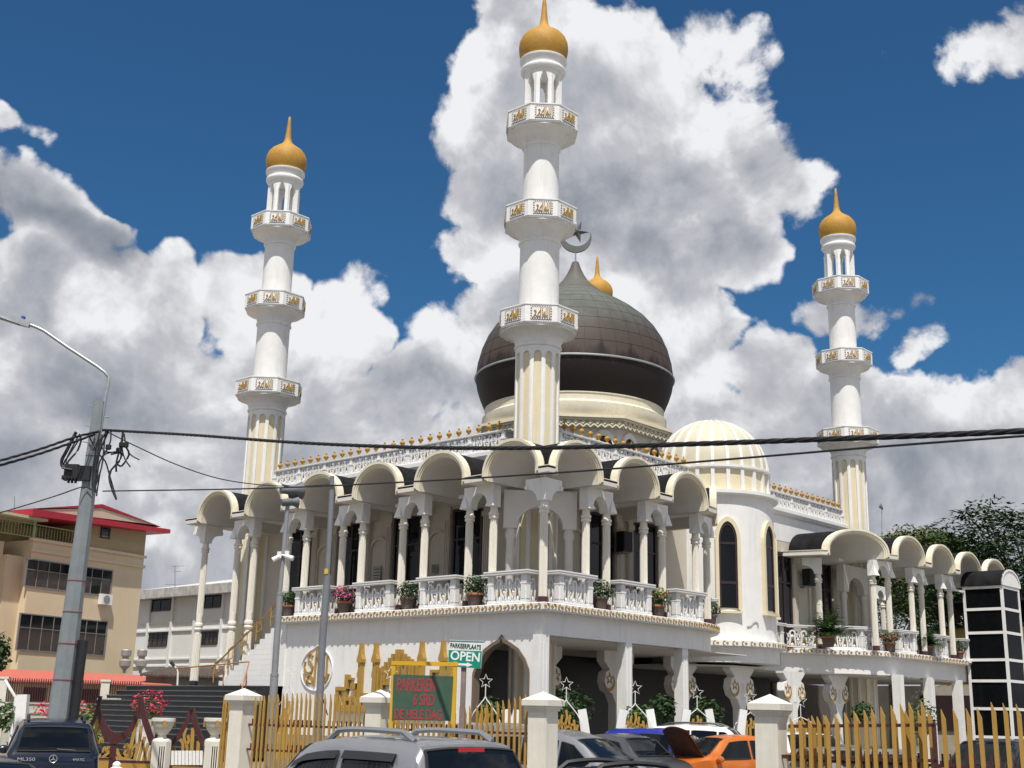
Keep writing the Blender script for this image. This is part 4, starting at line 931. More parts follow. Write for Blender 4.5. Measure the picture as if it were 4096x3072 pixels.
# ------------------------------------------------------------------ street fence
def gnd(px, py, d):
    p = at(px, py, d); p.z = 0; return p
PA = gnd(2173, 2800, 22.5); PB = gnd(3080, 2800, 20.4); PC = gnd(974, 2800, 26.7); PD = gnd(1520, 2800, 24.55)
fdir = (PA - PC).normalized(); frz = math.atan2(fdir.y, fdir.x)
FE = emp('street_fence', 'long ochre picket fence with cream capped posts along the street side of the yard', 'fence', PC)
def fpart(name, mb, m, M=None, parent=None, smooth=None): return part(name, mb, m, parent or FE, world=parent is None, smooth=smooth)
def cream_post(p, parent, world=True):
    m = MB(); Mx = Matrix.Translation((p.x, p.y, 0)) @ Matrix.Rotation(frz, 4, 'Z')
    m.box(-.19, .19, -.19, .19, 0, 2.14, Mx)
    for k in (-.08, .08):
        for s in (-1, 1): m.box(k - .025, k + .025, s * .19 - .004, s * .19 + .004, .3, 1.95, Mx)
    m.prism([(-.22, -.22), (.22, -.22), (.22, .22), (-.22, .22)], 2.12, 2.16, Mx)
    a = .275; m.add([(-a, -a, 2.2), (a, -a, 2.2), (a, a, 2.2), (-a, a, 2.2), (-a, -a, 2.30), (a, -a, 2.30), (a, a, 2.30), (-a, a, 2.30), (0, 0, 2.45)], [(3, 2, 1, 0), (0, 1, 5, 4), (1, 2, 6, 5), (2, 3, 7, 6), (3, 0, 4, 7), (4, 5, 8), (5, 6, 8), (6, 7, 8), (7, 4, 8)], Mx)
    m.prism([(-.24, -.24), (.24, -.24), (.24, .24), (-.24, .24)], 2.155, 2.205, Mx)
    return part('post', m, postm, parent, world=world)
for p in (PA, PB, PC, PD): cream_post(p, FE)
PK = {}
def picket_me(w_=.042, d_=.03, dark=False):
    m = MB(); m.prism([(-w_ / 2, 0), (w_ / 2, 0), (w_ / 2, .93), (-w_ / 2, 1.0)], -d_ / 2, d_ / 2, Matrix(((1, 0, 0, 0), (0, 0, 1, 0), (0, 1, 0, 0), (0, 0, 0, 1))))
    return m.mesh('picket', ochre)
PK = picket_me()
PKW = picket_me(.060, .045)
def pickets(p, q, n, topf, parent, z0=.15, me=None, skip=()):
    e = (q - p); rz = math.atan2(e.y, e.x)
    for i in range(n):
        if i in skip: continue
        t = (i + .5) / n; c = p + e * t; h = topf(t) - z0
        part('picket', me or PK, None, parent, M=Matrix.Translation((c.x - parent.location.x, c.y - parent.location.y, z0)) @ Matrix.Rotation(rz + random.uniform(-.05, .05), 4, 'Z') @ Matrix.Rotation(random.gauss(0, .006), 4, 'Y') @ Matrix.Diagonal((1, 1, h, 1)))
def rails(p, q, zs, parent, spikes=.12, off=.03):
    e = (q - p).normalized(); n_ = Vector((e.y, -e.x, 0)); m = MB(); L = (q - p).length; M = frame((p.x, p.y, 0), e, (-e.y, e.x, 0), (0, 0, 1))
    for z in zs:
        m.box(0, L, off - .02, off + .02, z - .022, z + .022, M)
        if spikes:
            k = int(L / .115)
            for i in range(k): x = (i + .5) * L / k; m.box(x - .013, x + .013, off + .021, off + .045, z - .02, z + spikes, M)
    return part('rail', m, maroon, parent, world=True)
e_ = fdir
pickets(PC + e_ * .3, PD - e_ * .3, 24, lambda t: 2.30 + .10 * math.sin(PI * (t * 1.0)) - .03, FE)
pickets(PD + e_ * .3, PA - e_ * .3, 26, lambda t: 2.16 + .24 * abs(2 * t - 1) ** 1.5, FE)
pickets(PC - e_ * .62, PC - e_ * .27, 4, lambda t: 2.22 + .05 * math.sin(9 * t), FE)
rails(PC - e_ * .62, PD, (1.72, 1.23, .45), FE); rails(PD, PA, (1.72, 1.23, .45), FE)
# sliding gate pushed open beside the right post, and the fence behind it
GT = emp('sliding_gate', 'wide ochre picket gate with maroon rails slid open in front of the right hand fence', 'gate', PB)
gd = (G(9.4, 17.2) - PB).normalized(); g0 = PB + gd * .25 - F0 * .12; g1 = g0 + gd * 2.15
pickets(g0, g1, 15, lambda t: 2.03 + .36 * t, GT, me=PKW); 
m = MB(); M = frame((g0.x, g0.y, 0), gd, (-gd.y, gd.x, 0), (0, 0, 1))
for z0, z1 in ((1.96, 2.03), (1.50, 1.52), (.30, .30)): m.add([(0, .03, z0 - .025), (2.25, .03, z1 - .025), (2.25, .06, z1 - .025), (0, .06, z0 - .025), (0, .03, z0 + .025), (2.25, .03, z1 + .025), (2.25, .06, z1 + .025), (0, .06, z0 + .025)], [(3, 2, 1, 0), (4, 5, 6, 7), (0, 1, 5, 4), (1, 2, 6, 5), (2, 3, 7, 6), (3, 0, 4, 7)], M)
m.box(2.2, 2.26, .03, .07, .2, 2.05, M); m.box(-.2, .05, .03, .06, 1.47, 1.53, M); part('gate_frame', m, maroon, GT, world=True)
FR = emp('street_fence', 'ochre picket fence right of the cream gate post, partly behind the open gate', 'fence', PB)
h0 = PB + gd * .3 + F0 * .16; h1 = h0 + gd * 9.0
pickets(h0, h1, 50, lambda t: (2.10 + .30 * math.sin(PI * min(1, t / .75) * .5)) if t < .34 else 2.38 - .10 * math.sin(PI * (t - .34) / .66), FR, me=PKW)
rails(h0, h1, (1.45, .55), FR, spikes=.17)

# ------------------------------------------------------------------ ornamental entrance gate on the left
GD = 34.0
def gpt(px, py): return at(px, py, GD)
EG = emp('entrance_gate', 'maroon framed entrance gate with ochre calligraphy and a large crescent between two arcs', 'gate', G(-10.2, GD))
fr_o = gpt(480, 2900); Mg = frame((fr_o.x, fr_o.y, 0), R0, (0, 0, 1), -F0)   # local x = right, y = height
s_ = GD / 4951.93
def gl_(px, py): p = gpt(px, py); return ((p - fr_o).dot(R0), p.z)
def smooth2(P_, n=4):
    o = []
    for j in range(len(P_) - 1):
        p0 = P_[max(0, j - 1)]; p1 = P_[j]; p2 = P_[j + 1]; p3 = P_[min(len(P_) - 1, j + 2)]
        for q in range(n):
            t = q / n; o.append(tuple(.5 * (2 * b + (c - a) * t + (2 * a - 5 * b + 4 * c - d) * t * t + (3 * b - a - 3 * c + d) * t ** 3) for a, b, c, d in zip(p0, p1, p2, p3)))
    return o + [tuple(P_[-1])]
def grib(mb, pts, w, h0=-.03, h1=.03, w2=None): return ribbon(mb, [gl_(*p) for p in pts], w, h0, h1, Mg, w2)
Zg = lambda x, y: (300 + x * .23626, 2680 + y * .23626)
m = MB()
grib(m, [Zg(430, 440), Zg(395, 640), Zg(330, 830), Zg(220, 1020), Zg(110, 1180), Zg(40, 1250)], .10)
grib(m, [Zg(1105, 460), Zg(1130, 640), Zg(1180, 830), Zg(1250, 1050), Zg(1320, 1260)], .16)
grib(m, [Zg(660, 1250), Zg(640, 1450), Zg(610, 1800)], .17)
outl = [Zg(418, 470), Zg(440, 700), Zg(520, 900), Zg(600, 1010), Zg(700, 1070), Zg(820, 1050), Zg(950, 930), Zg(1050, 730), Zg(1090, 470), Zg(1110, 470), Zg(1085, 780), Zg(990, 1000), Zg(860, 1180), Zg(700, 1260), Zg(580, 1230), Zg(480, 1110), Zg(410, 900), Zg(395, 640)]
m.prism([gl_(*p) for p in outl], -.05, .05, Mg)
grib(m, [Zg(300, 1500), Zg(640, 1505)], .05); grib(m, [Zg(660, 1540), Zg(1310, 1560)], .05)
part('gate_frame', m, maroon, EG, world=True)
m = MB()
for pts, w in (([(300, 910), (270, 1100), (260, 1350)], .09), ([(380, 830), (350, 1100), (320, 1400)], .11), ([(400, 990), (420, 1050), (360, 1060)], .07), ([(370, 1180), (400, 1240), (440, 1150), (470, 1230), (480, 1130)], .07), ([(270, 1400), (350, 1440), (390, 1330), (420, 1440), (410, 1490)], .10),
    ([(430, 1340), (470, 1380), (500, 1310), (540, 1370), (560, 1290)], .08), ([(590, 1290), (630, 1340), (580, 1390), (470, 1480)], .10), ([(200, 1120), (190, 1250)], .06),
    ([(1080, 830), (1020, 960), (970, 1200), (900, 1480)], .12), ([(1120, 940), (1090, 1200), (1000, 1540)], .10), ([(1180, 1130), (1120, 1350), (1070, 1540)], .11), ([(1140, 1180), (1180, 1400), (1200, 1540)], .08), ([(1240, 1240), (1150, 1540)], .10), ([(1300, 1330), (1260, 1420), (1250, 1540)], .09),
    ([(700, 1330), (740, 1440), (800, 1500), (930, 1480), (960, 1380)], .11), ([(830, 1320), (880, 1260), (900, 1330), (840, 1400), (880, 1470)], .09), ([(930, 1390), (1000, 1300), (1060, 1250)], .08), ([(690, 1480), (740, 1500)], .10)):
    grib(m, smooth2([Zg(*p) for p in pts]), w * .72, -.02, .02)
part('gold_lettering', m, ochre, EG, world=True)
m = MB(); m.prism([gl_(*Zg(*p)) for p in ((300, 1520), (610, 1525), (600, 1900), (330, 1900))], -.02, .02, Mg); m.prism([gl_(*Zg(*p)) for p in ((650, 1550), (1300, 1575), (1290, 1950), (640, 1900))], -.02, .02, Mg); part('sheet_panel', m, ochre, EG, world=True)
PG = emp('side_gate', 'narrow maroon pointed gate with ochre lettering between two urn posts', 'gate', gpt(745, 2900) * 1)
PG.location.z = 0
m = MB(); grib(m, [Zg(1980, 650), Zg(1900, 860), Zg(1800, 1050), Zg(1700, 1180), Zg(1590, 1310), Zg(1575, 1640)], .11); grib(m, [Zg(1980, 650), Zg(2010, 800), Zg(2060, 980), Zg(2130, 1160), Zg(2210, 1300)], .14); grib(m, [Zg(1570, 1590), Zg(2180, 1620)], .05); part('gate_frame', m, maroon, PG, world=True)
m = MB()
for pts, w in (([(1890, 980), (1850, 1100), (1860, 1200), (1900, 1250), (1930, 1190), (1910, 1110)], .09), ([(1780, 1170), (1830, 1280), (1790, 1590)], .10), ([(1880, 1250), (1900, 1330), (1880, 1590)], .09), ([(2000, 980), (1960, 1590)], .13), ([(2080, 1200), (2090, 1260), (2060, 1590)], .12), ([(1640, 1420), (1680, 1380), (1660, 1310), (1610, 1560)], .09), ([(2190, 1400), (2130, 1500)], .10)): grib(m, smooth2([Zg(*p) for p in pts]), w * .72, -.02, .02)
part('gold_lettering', m, ochre, PG, world=True)
m = MB(); m.prism([gl_(*Zg(*p)) for p in ((1570, 1610), (2180, 1640), (2180, 1950), (1560, 1950))], -.02, .02, Mg); part('sheet_panel', m, ochre, PG, world=True)
m = MB(); 
for x in range(1620, 2180, 60): m.prism([gl_(*Zg(*p)) for p in ((x, 1360), (x + 50, 1362), (x + 50, 1600), (x, 1600))], .30, .33, Mg)
part('white_board', m, white, PG, world=True)
for px, d, lb in ((653, 33.6, 'cream fluted gate post carrying an urn, left of the narrow pointed gate'), (862, 33.6, 'cream fluted gate post carrying an urn, right of the narrow pointed gate'), (285, 34.4, 'cream urn post largely hidden behind the dark blue car and lamp pole')):
    p = at(px, 2900, d); p.z = 0; r = emp('urn_post', lb, 'gate post', p, math.atan2(-F0.y, -F0.x) + R(20))
    zt = at(px, 2965, d).z if px > 400 else at(px, 2970, d).z
    m = MB(); m.prism([(.26 * math.cos(R(22.5 + 45 * i)), .26 * math.sin(R(22.5 + 45 * i))) for i in range(8)], 0, zt); part('post', m, postm, r)
    m = MB()
    for i in range(0, 8, 2):
        Mx = Matrix.Rotation(R(45 * i), 4, 'Z')
        for k in (-.055, 0, .055): m.box(.236, .243, k - .013, k + .013, .2, zt - .12, Mx)
    part('flute', m, black, r)
    m = MB().lathe([(.24, zt), (.22, zt + .05), (.12, zt + .08), (.10, zt + .15), (.13, zt + .18), (.22, zt + .30), (.27, zt + .42), (.28, zt + .48), (.31, zt + .50), (.31, zt + .58), (.26, zt + .585)], 16); part('urn', m, postm, r, smooth=35)
    m = MB()
    for i in range(4): m.box(.27, .31, -.04, .04, zt + .36, zt + .52, Matrix.Rotation(R(90 * i), 4, 'Z'))
    part('gold_ornament', m, goldr, r)
p = at(410, 3060, 31.0); p.z = 0; r = emp('bollard', 'small white round topped bollard before the crescent gate', 'bollard', p); zt = at(467, 3048, 31).z; m = MB().lathe([(.15, 0), (.15, zt - .14), (.10, zt - .12), (.10, zt - .05), (.06, zt), (.01, zt + .02)], 16); p = at(467, 3060, 31.0); r.location = (p.x, p.y, 0); part('post', m, white, r, smooth=35)

# ------------------------------------------------------------------ inner garden fence: ogee arches with stars, white horns
def ogee(px, py_star, d, lb, w_px=125, base_py=2912):
    p = at(px, base_py, d); r = emp('star_arch', lb, 'garden ornament', (p.x, p.y, 0), math.atan2(R0.y, R0.x), group='ogee arches with wire stars')
    k = d / 4951.93; zs = at(px, py_star, d).z; rs = 27 * k; zt = at(px, py_star + 62, d).z; zb = p.z; hw = w_px * k / 2
    Mx = Matrix(((1, 0, 0, 0), (0, 0, 1, 0), (0, 1, 0, 0), (0, 0, 0, 1)))
    m = MB(); A = star2(rs, rs * .42); m.tube([(x, 0, zs + y) for x, y in A], .012, 5, closed=True); m.tube([(0, 0, zs - rs * .4), (0, 0, zt)], .014, 5); part('wire_star', m, white, r)
    H = zt - zb; L = [(0, zt), (-.10 * hw, zt - H * .10), (-.34 * hw, zt - H * .26), (-.68 * hw, zt - H * .50), (-.92 * hw, zt - H * .76), (-hw * 1.02, zb), (-hw * 1.0, .3)]
    m = MB(); m.tube([(x, 0, z) for x, z in L], .018, 6); m.tube([(-x, 0, z) for x, z in L], .018, 6); part('arch_frame', m, white, r)
    m = MB(); zz = zt - H * .36
    for q in range(-3, 4):
        x = q * hw * .24; top = zz - abs(q) * H * .17
        ribbon(m, [(x, top), (x + .03 * (-1) ** q, top - H * .25), (x * 1.15 - .02 * (-1) ** q, top - H * .5), (x * 1.1, .5)], hw * .14, -.012, .012, Mx)
    ribbon(m, [(-hw * .5, zb + .02), (-hw * .2, zb + H * .16), (hw * .1, zb + .03), (hw * .45, zb + H * .14)], hw * .16, -.012, .012, Mx)
    part('gold_lettering', m, ochre, r)
for px, ps, d, lb in ((2264, 2737, 39.5, 'wire star above an ogee arch, beside the first cream gate post'), (2541, 2752, 41.5, 'wire star and ogee arch between white horns, in front of the middle square post'), (2790, 2771, 43.5, 'wire star and ogee arch before the third square post'), (3003, 2787, 45.5, 'wire star and ogee arch just left of the right gate post'), (3205, 2805, 47.5, 'wire star standing behind the ochre sliding gate'),
    (1150, 2682, 42.5, 'large wire star leaning near the round wall emblem'), (1938, 2725, 38.5, 'wire star in front of the pointed ground floor archway'), (1552, 2693, 40.5, 'wire star half hidden by the green parking board')):
    ogee(px, ps, d, lb)
def horn(px, d, side, lb, top=2838, h=.5):
    p = at(px, 2900, d); zt = at(px, top, d).z; m = MB(); n = 7; k = [(.18 * (1 - math.cos(t * PI / 2 / n)) * -side, zt * .45 + (zt * .55) * t / n) for t in range(n + 1)]
    k = [(-side * .12 + side * .34 * (t / n) ** 0 * 0 + side * (-.30) * (1 - (1 - t / n) ** 2) * -1 * 0, 0) for t in range(0)] or [(side * (.0 - .22 * (t / n) ** 1.8), .2 + (zt - .2) * t / n) for t in range(n + 1)]
    ribbon(m, k, .30, -.10, .10, Matrix(((1, 0, 0, 0), (0, 0, 1, 0), (0, 1, 0, 0), (0, 0, 0, 1))), w2=.26); r = solo('horn_post', m, white, lb, 'garden post', group='white curved horn posts of the garden fence'); r.location = (p.x, p.y, 0); r.rotation_euler = (0, 0, math.atan2(R0.y, R0.x))
for px, d, s, lb in ((2355, 39.8, 1, 'white curved post right of the first wire star arch'), (2465, 40.8, -1, 'white curved post left of the middle wire star arch'), (2625, 42, 1, 'white curved post right of the middle wire star arch'), (2722, 42.8, -1, 'white curved post above the blue car roof'), (2860, 44, 1, 'white curved post behind the white car roof rack'), (2950, 45, -1, 'white curved post left of the right gate post'),
    (2040, 38.2, -1, 'white curved post left of the first cream gate post, below the archway'), (2052, 37.2, 1, 'second white curved post left of the first cream gate post')): horn(px, d, s, lb)
p = at(82, 2850, 37); zt = at(82, 2778, 37).z; m = MB(); ribbon(m, [(.02, .3), (.06, zt * .6), (.02, zt)], .30, -.12, .12, Matrix(((1, 0, 0, 0), (0, 0, 1, 0), (0, 1, 0, 0), (0, 0, 0, 1)))); r = solo('horn_post', m, white, 'broad white curved post standing behind the dark blue car', 'garden post'); r.location = (p.x, p.y, 0); r.rotation_euler = (0, 0, math.atan2(R0.y, R0.x))
# low planter wall and hedge plants behind the cars
pw = MB(); q0 = at(1050, 2900, 44); q1 = at(2140, 2900, 38.6); q2 = at(3250, 2900, 48.5)
for a_, b2 in ((q0, q1), (q1, q2)):
    e = (b2 - a_).normalized(); e.z = 0; M = frame((a_.x, a_.y, 0), e, (-e.y, e.x, 0), (0, 0, 1)); pw.box(0, (b2 - a_).length, .25, .45, 0, 1.25, M)
solo('planter_wall', pw, mat('planter_stone', (.28, .24, .19), .9, var=.25, vscale=4, bump=.4), 'low stone planter wall running behind the parked cars', 'wall')

# ------------------------------------------------------------------ signs
p = at(1690, 2900, 22.9); r = emp('parking_board', 'green hand painted parking price board hanging in a yellow square frame', 'sign', (p.x, p.y, 0), math.atan2(R0.y, R0.x) - R(4))
k = 22.9 / 4951.93
def lx(px, py, d=22.9): q = at(px, py, d) - Vector((p.x, p.y, 0)); return (q.dot(R0), q.z)
x0, z0 = lx(1575, 2655); x1, z1 = lx(1822, 2652)
m = MB(); m.box(x0 - .034, x0 + .034, -.034, .034, 0, z0 + .02); m.box(x1 - .034, x1 + .034, -.034, .034, 0, z1 + .02); m.box(x0 - .042, x1 + .045, -.042, .042, z0 - .02, z0 + .05); part('frame', m, mat('yellow_paint', (.66, .37, .012), .45, var=.08), r)
bx = [lx(1574, 2697), lx(1815, 2706), lx(1805, 2884), lx(1568, 2880)]
m = MB(); m.prism(bx[::-1], .0, .025, Matrix(((1, 0, 0, 0), (0, 0, -1, -.02), (0, 1, 0, 0), (0, 0, 0, 1)))); bo = part('board', m, mat('board_green', (.045, .10, .062), .6, var=.15, vscale=5), r)
redp = mat('red_brush_paint', (.42, .025, .045), .6, var=.12)
for txt, cxp, cyp, wp, hp in (('PARKEREN', 1667, 2740, 152, 50), ('6 SRD', 1697, 2800, 83, 43), ('DE HELE DAG', 1674, 2858, 184, 38)):
    me = text_mesh(txt, redp, wp * k, hp * k, .002, shear=.05, bold=.012); a, b = lx(cxp, cyp)
    part('lettering', me, None, r, M=Matrix(((1, 0, -.0, a), (0, 0, -1, -.048), (0, 1, 0, b), (0, 0, 0, 1))))
m = MB()
for a, b in ((1612, 1614), (1785, 1783)):
    pa_ = lx(a, 2664); pb_ = lx(b, 2700)
    for j in range(6): t = j / 5; m.lathe([(.012, -.018), (.014, 0), (.012, .018)], 6, c=(pa_[0] + (pb_[0] - pa_[0]) * t, 0, pa_[1] + (pb_[1] - pa_[1]) * t))
part('hanging_chain', m, steel, r)
p2 = at(1865, 2900, 23.3); r = emp('parking_sign', 'green and white open parking sign with an arrow on a weathered post', 'sign', (p2.x, p2.y, 0), math.atan2(R0.y, R0.x) - R(5))
k = 23.3 / 4951.93
def lx2(px, py): q = at(px, py, 23.3) - Vector((p2.x, p2.y, 0)); return (q.dot(R0), q.z)
Ms = Matrix(((1, 0, 0, 0), (0, 0, -1, -.06), (0, 1, 0, 0), (0, 0, 0, 1)))
m = MB(); m.prism([lx2(*q) for q in ((1794, 2666), (1926, 2675), (1935, 2566), (1800, 2560))], 0, .03, Ms); part('board', m, mat('sign_white', (.74, .75, .74), .4, var=.03), r)
gm = mat('sign_green', (.0, .235, .16), .4, var=.05)
m = MB(); m.prism([lx2(*q) for q in ((1794.5, 2665), (1925.5, 2674), (1930, 2606), (1797, 2600.5))], .03, .034, Ms); m.prism([lx2(*q) for q in ((1799.5, 2567), (1934.2, 2571.5), (1934.6, 2567), (1800, 2562))], .03, .034, Ms); part('green_field', m, gm, r)
def sgn(txt, cx_, cy_, w_, h_, mt, rot=-.03):
    me = text_mesh(txt, mt, w_ * k, h_ * k, .001, bold=.02); a, b = lx2(cx_, cy_); part('lettering', me, None, r, M=Matrix(((1, 0, 0, a), (0, 0, -1, -.097), (0, 1, 0, b), (0, 0, 0, 1))) @ Matrix.Rotation(rot, 4, 'Z'))
wt = mat('sign_lettering_white', (.80, .80, .80), .5, var=.02); bk = mat('sign_lettering_black', (.02, .02, .02), .5)
sgn('PARKEERPLAATS', 1865, 2586, 121, 18, bk, -.055); sgn('OPEN', 1863, 2626, 115, 36, wt, -.06)
m = MB(); m.prism([lx2(*q) for q in ((1825, 2653), (1870, 2655), (1870, 2650), (1893, 2661), (1869, 2669), (1869, 2664), (1825, 2661))], .034, .037, Ms); part('arrow', m, wt, r)
m = MB(); xx, zz = lx2(1858, 2600); m.box(xx - .045, xx + .045, -.055, .02, 0, zz); part('post', m, mat('weathered_wood', (.24, .19, .17), .85, var=.25), r)

# ------------------------------------------------------------------ utility pole, wires
PD_ = 31.5
base = at(228, 2900, PD_); base.z = 0; top = at(399, 1606, PD_)
UP_ = emp('utility_pole', 'tall grey octagonal utility pole leaning beside the entrance with a long lamp arm', 'utility pole', base)
ax = (top - base); Lp = ax.length; axn = ax.normalized(); xx = R0 - axn * R0.dot(axn); xx.normalize(); yy = axn.cross(xx)
Mp = frame((0, 0, 0), xx, yy, axn)
m = MB().lathe([(.31, 0), (.285, 1.0), (.15, Lp)], 8, ph=R(10)); part('pole', m, mat('grey_pole_paint', (.25, .275, .285), .45, .2, var=.12, vscale=2.5, streak=.3, streakcol=(.36, .38, .38)), UP_, M=Mp)
m = MB().lathe([(.14, .3), (.135, 3.6)], 8, c=(.33, .05, 0)); part('cable_guard', m, black, UP_, M=Mp)
def wl(pts, d=PD_): return [at(x, y, d) - base for x, y in pts]
Zl = lambda x, y: (x * .5547, 1180 + y * .5547)
m = MB(); m.tube(wl([Zl(690, 1220), Zl(755, 770), Zl(780, 640), Zl(782, 590), Zl(755, 555), Zl(700, 515), Zl(500, 385), Zl(320, 260), Zl(270, 235), Zl(200, 208)]), .045, 8); part('lamp_arm', m, lightsteel, UP_, smooth=50)
# lamp head
a0 = Vector(wl([Zl(205, 208)])[0]); a1 = Vector(wl([Zl(-70, 120)])[0]); e = (a1 - a0).normalized(); s2 = Vector((e.y, -e.x, 0)).normalized(); u2 = s2.cross(e); 
if u2.z < 0: u2 = -u2
Ml = frame(a0, e, s2, u2); L_ = (a1 - a0).length
m = MB(); m.add([(-.05, -.06, -.09), (.25, -.13, -.10), (L_, -.13, -.08), (L_, .13, -.08), (.25, .13, -.10), (-.05, .06, -.09), (-.05, -.05, .05), (.25, -.12, .08), (L_, -.11, .07), (L_, .11, .07), (.25, .12, .08), (-.05, .05, .05)], [(5, 4, 3, 2, 1, 0), (6, 7, 8, 9, 10, 11)] + [(i, (i + 1) % 6, 6 + (i + 1) % 6, 6 + i) for i in range(6)]); part('lamp_head', m, lightsteel, UP_, M=Ml)
m = MB(); m.box(.25, L_, -.10, .10, -.108, -.098); part('lamp_lens', m, mat('lamp_lens', (.08, .08, .09), .3), UP_, M=Ml)
m = MB().lathe([(.05, .08), (.06, .10), (.06, .15), (.03, .16)], 10, c=(.2, 0, 0)); part('light_sensor', m, mat('blue_plastic', (.03, .12, .4), .4), UP_, M=Ml)
m = MB()
for zf, s in ((.985, -1), (.955, 1), (.93, -1), (.91, 1), (.885, -1)): z = Lp * zf; m = MB(); m.tube([(s * .13, 0, z), (s * .30, -.02, z + .03)], .016, 5); part('step_bolt', m, lightsteel, UP_, M=Mp)
for zf in (.855, .62): part('pole_band', MB().lathe([(.19, Lp * zf - .05), (.19, Lp * zf + .05)], 8), lightsteel, UP_, M=Mp)
redst = mat('red_strap', (.35, .05, .07), .6)
for zf in (.52, .44, .36, .27): r_ = .31 - .16 * zf; part('red_tie', MB().lathe([(r_ + .008, Lp * zf - .010), (r_ + .008, Lp * zf + .010)], 8, ph=R(10)), redst, UP_, M=Mp)
m = MB(); q = wl([Zl(520, 1250), Zl(625, 1330)]); c = (Vector(q[0]) + Vector(q[1])) / 2; Mb = frame(c - F0 * .15, R0, F0, (0, 0, 1)); m.box(-.30, .05, -.14, .14, -.16, .20, Mb); m.box(.05, .36, -.12, .12, -.20, .17, Mb)
for i in range(5): m.box(-.34 + i * .08, -.30 + i * .08, -.15, .15, -.20, -.1, Mb)
for i in range(3): m.lathe([(.035, -.27), (.03, -.16)], 8, M=Mb, c=(-.2 + i * .09, 0, 0))
part('junction_box', m, black, UP_)
m = MB()
loops = [[(545, 985), (470, 1130), (440, 1190), (450, 1245), (520, 1260)], [(555, 990), (490, 1120), (450, 1200), (470, 1250), (520, 1262)], [(585, 1020), (500, 1150), (460, 1215), (490, 1255), (525, 1265)], [(590, 1030), (560, 1120), (500, 1190), (480, 1240), (530, 1258)], [(575, 1000), (520, 1100), (475, 1200), (500, 1250), (530, 1262)],
    [(770, 980), (730, 1060), (760, 1130), (870, 1135), (870, 1180), (810, 1250), (790, 1310)], [(780, 985), (700, 1180), (690, 1300), (680, 1420)], [(800, 980), (790, 1080), (720, 1200), (700, 1330)], [(740, 1010), (710, 1130), (760, 1200), (790, 1300), (840, 1470)], [(885, 990), (870, 1090), (840, 1200), (838, 1275)],
    [(890, 990), (880, 1100), (900, 1180), (940, 1240)], [(895, 1000), (910, 1090), (940, 1150), (1005, 1188)], [(905, 1090), (930, 1150), (880, 1230), (850, 1225)], [(720, 980), (690, 1130), (670, 1250), (665, 1380)], [(760, 985), (740, 1200), (720, 1290), (695, 1450)], [(800, 1150), (870, 1140), (860, 1200), (790, 1280), (800, 1380), (840, 1475)], [(745, 1150), (730, 1250), (690, 1380), (700, 1440)],
    [(640, 1010), (660, 1055), (690, 1100)], [(720, 1040), (700, 1200), (690, 1260), (680, 1400)], [(830, 1130), (740, 1160), (700, 1280)]]
for i, l in enumerate(loops):
    pts = [Vector(v) for v in wl([Zl(*p) for p in l], PD_ - .35 + .05 * (i % 5))]
    # smooth
    sp = []
    for j in range(len(pts) - 1):
        for t in (0, .33, .66):
            p0 = pts[max(0, j - 1)]; p1 = pts[j]; p2_ = pts[j + 1]; p3 = pts[min(len(pts) - 1, j + 2)]
            sp.append(.5 * ((2 * p1) + (p2_ - p0) * t + (2 * p0 - 5 * p1 + 4 * p2_ - p3) * t * t + (3 * p1 - p0 - 3 * p2_ + p3) * t ** 3))
    sp.append(pts[-1]); m = MB(); m.tube(sp, .020 if i % 3 else .026, 5); part('loose_wire', m, cable, UP_)
for x, y in ((782, 1097), (878, 1080), (907, 1082), (857, 1120)): q = Vector(wl([Zl(x, y)], PD_ - .4)[0]); m = MB(); m.lathe([(.04, -.07), (.075, -.05), (.075, .05), (.04, .07)], 8, c=q); part('insulator', m, cable, UP_)
def span(pts_d, r0, name, lb, twist=None, n=40):
    """cable through pixel/depth anchors, smooth curve"""
    P = [at(x, y, d) for x, y, d in pts_d]; sp = []
    for j in range(len(P) - 1):
        for q in range(n):
            t = q / n; p0 = P[j - 1] if j else 2 * P[0] - P[1]; p1 = P[j]; p2_ = P[j + 1]; p3 = P[j + 2] if j + 2 < len(P) else 2 * P[-1] - P[-2]
            sp.append(.5 * ((2 * p1) + (p2_ - p0) * t + (2 * p0 - 5 * p1 + 4 * p2_ - p3) * t * t + (3 * p1 - p0 - 3 * p2_ + p3) * t ** 3))
    sp.append(P[-1])
    m = MB()
    if twist:
        L = 0
        for s in range(twist):
            q = []; L = 0
            for i, p in enumerate(sp):
                if i: L += (sp[i] - sp[i - 1]).length
                a = 2 * PI * s / twist + L * 7.0; q.append(p + (Vector((0, 0, 1)) * math.cos(a) + F0 * math.sin(a)) * r0 * .55)
            m.tube(q, r0 * .52, 6)
    else: m.tube(sp, r0, 6)
    return solo(name, m, cable, lb, 'cable', smooth=60)
D_ = lambda x, y: (x * 1.8517, y * 1.8517)
def dd(lst): return [(*D_(x, y), d) for x, y, d in lst]
span(dd([(222, 929, 31.3), (262, 931, 30.6), (420, 940, 27.6), (640, 956, 24.4), (880, 966, 21.6), (1105, 968, 19.4), (1330, 964, 17.6), (1560, 957, 16.2), (1800, 948, 15), (2040, 939, 14), (2330, 925, 13)]), .036, 'power_cable', 'thick twisted black power cable crossing the whole facade', twist=4, n=24)
span(dd([(222, 1061, 31.3), (560, 1055, 27.0), (900, 1040, 23.5), (1250, 1018, 20.5), (1600, 990, 18.0), (1900, 965, 16.2), (2330, 933, 14.2)]), .017, 'telephone_cable', 'thin straight black cable running below the thick power cable')
span(dd([(232, 933, 31.3), (290, 962, 31.8), (380, 1003, 32.5), (470, 1033, 33.0), (560, 1047, 33.4), (640, 1050, 33.6), (712, 1046, 33.7)]), .015, 'service_wire', 'slack service wire sagging from the leaning pole to the slim pole')
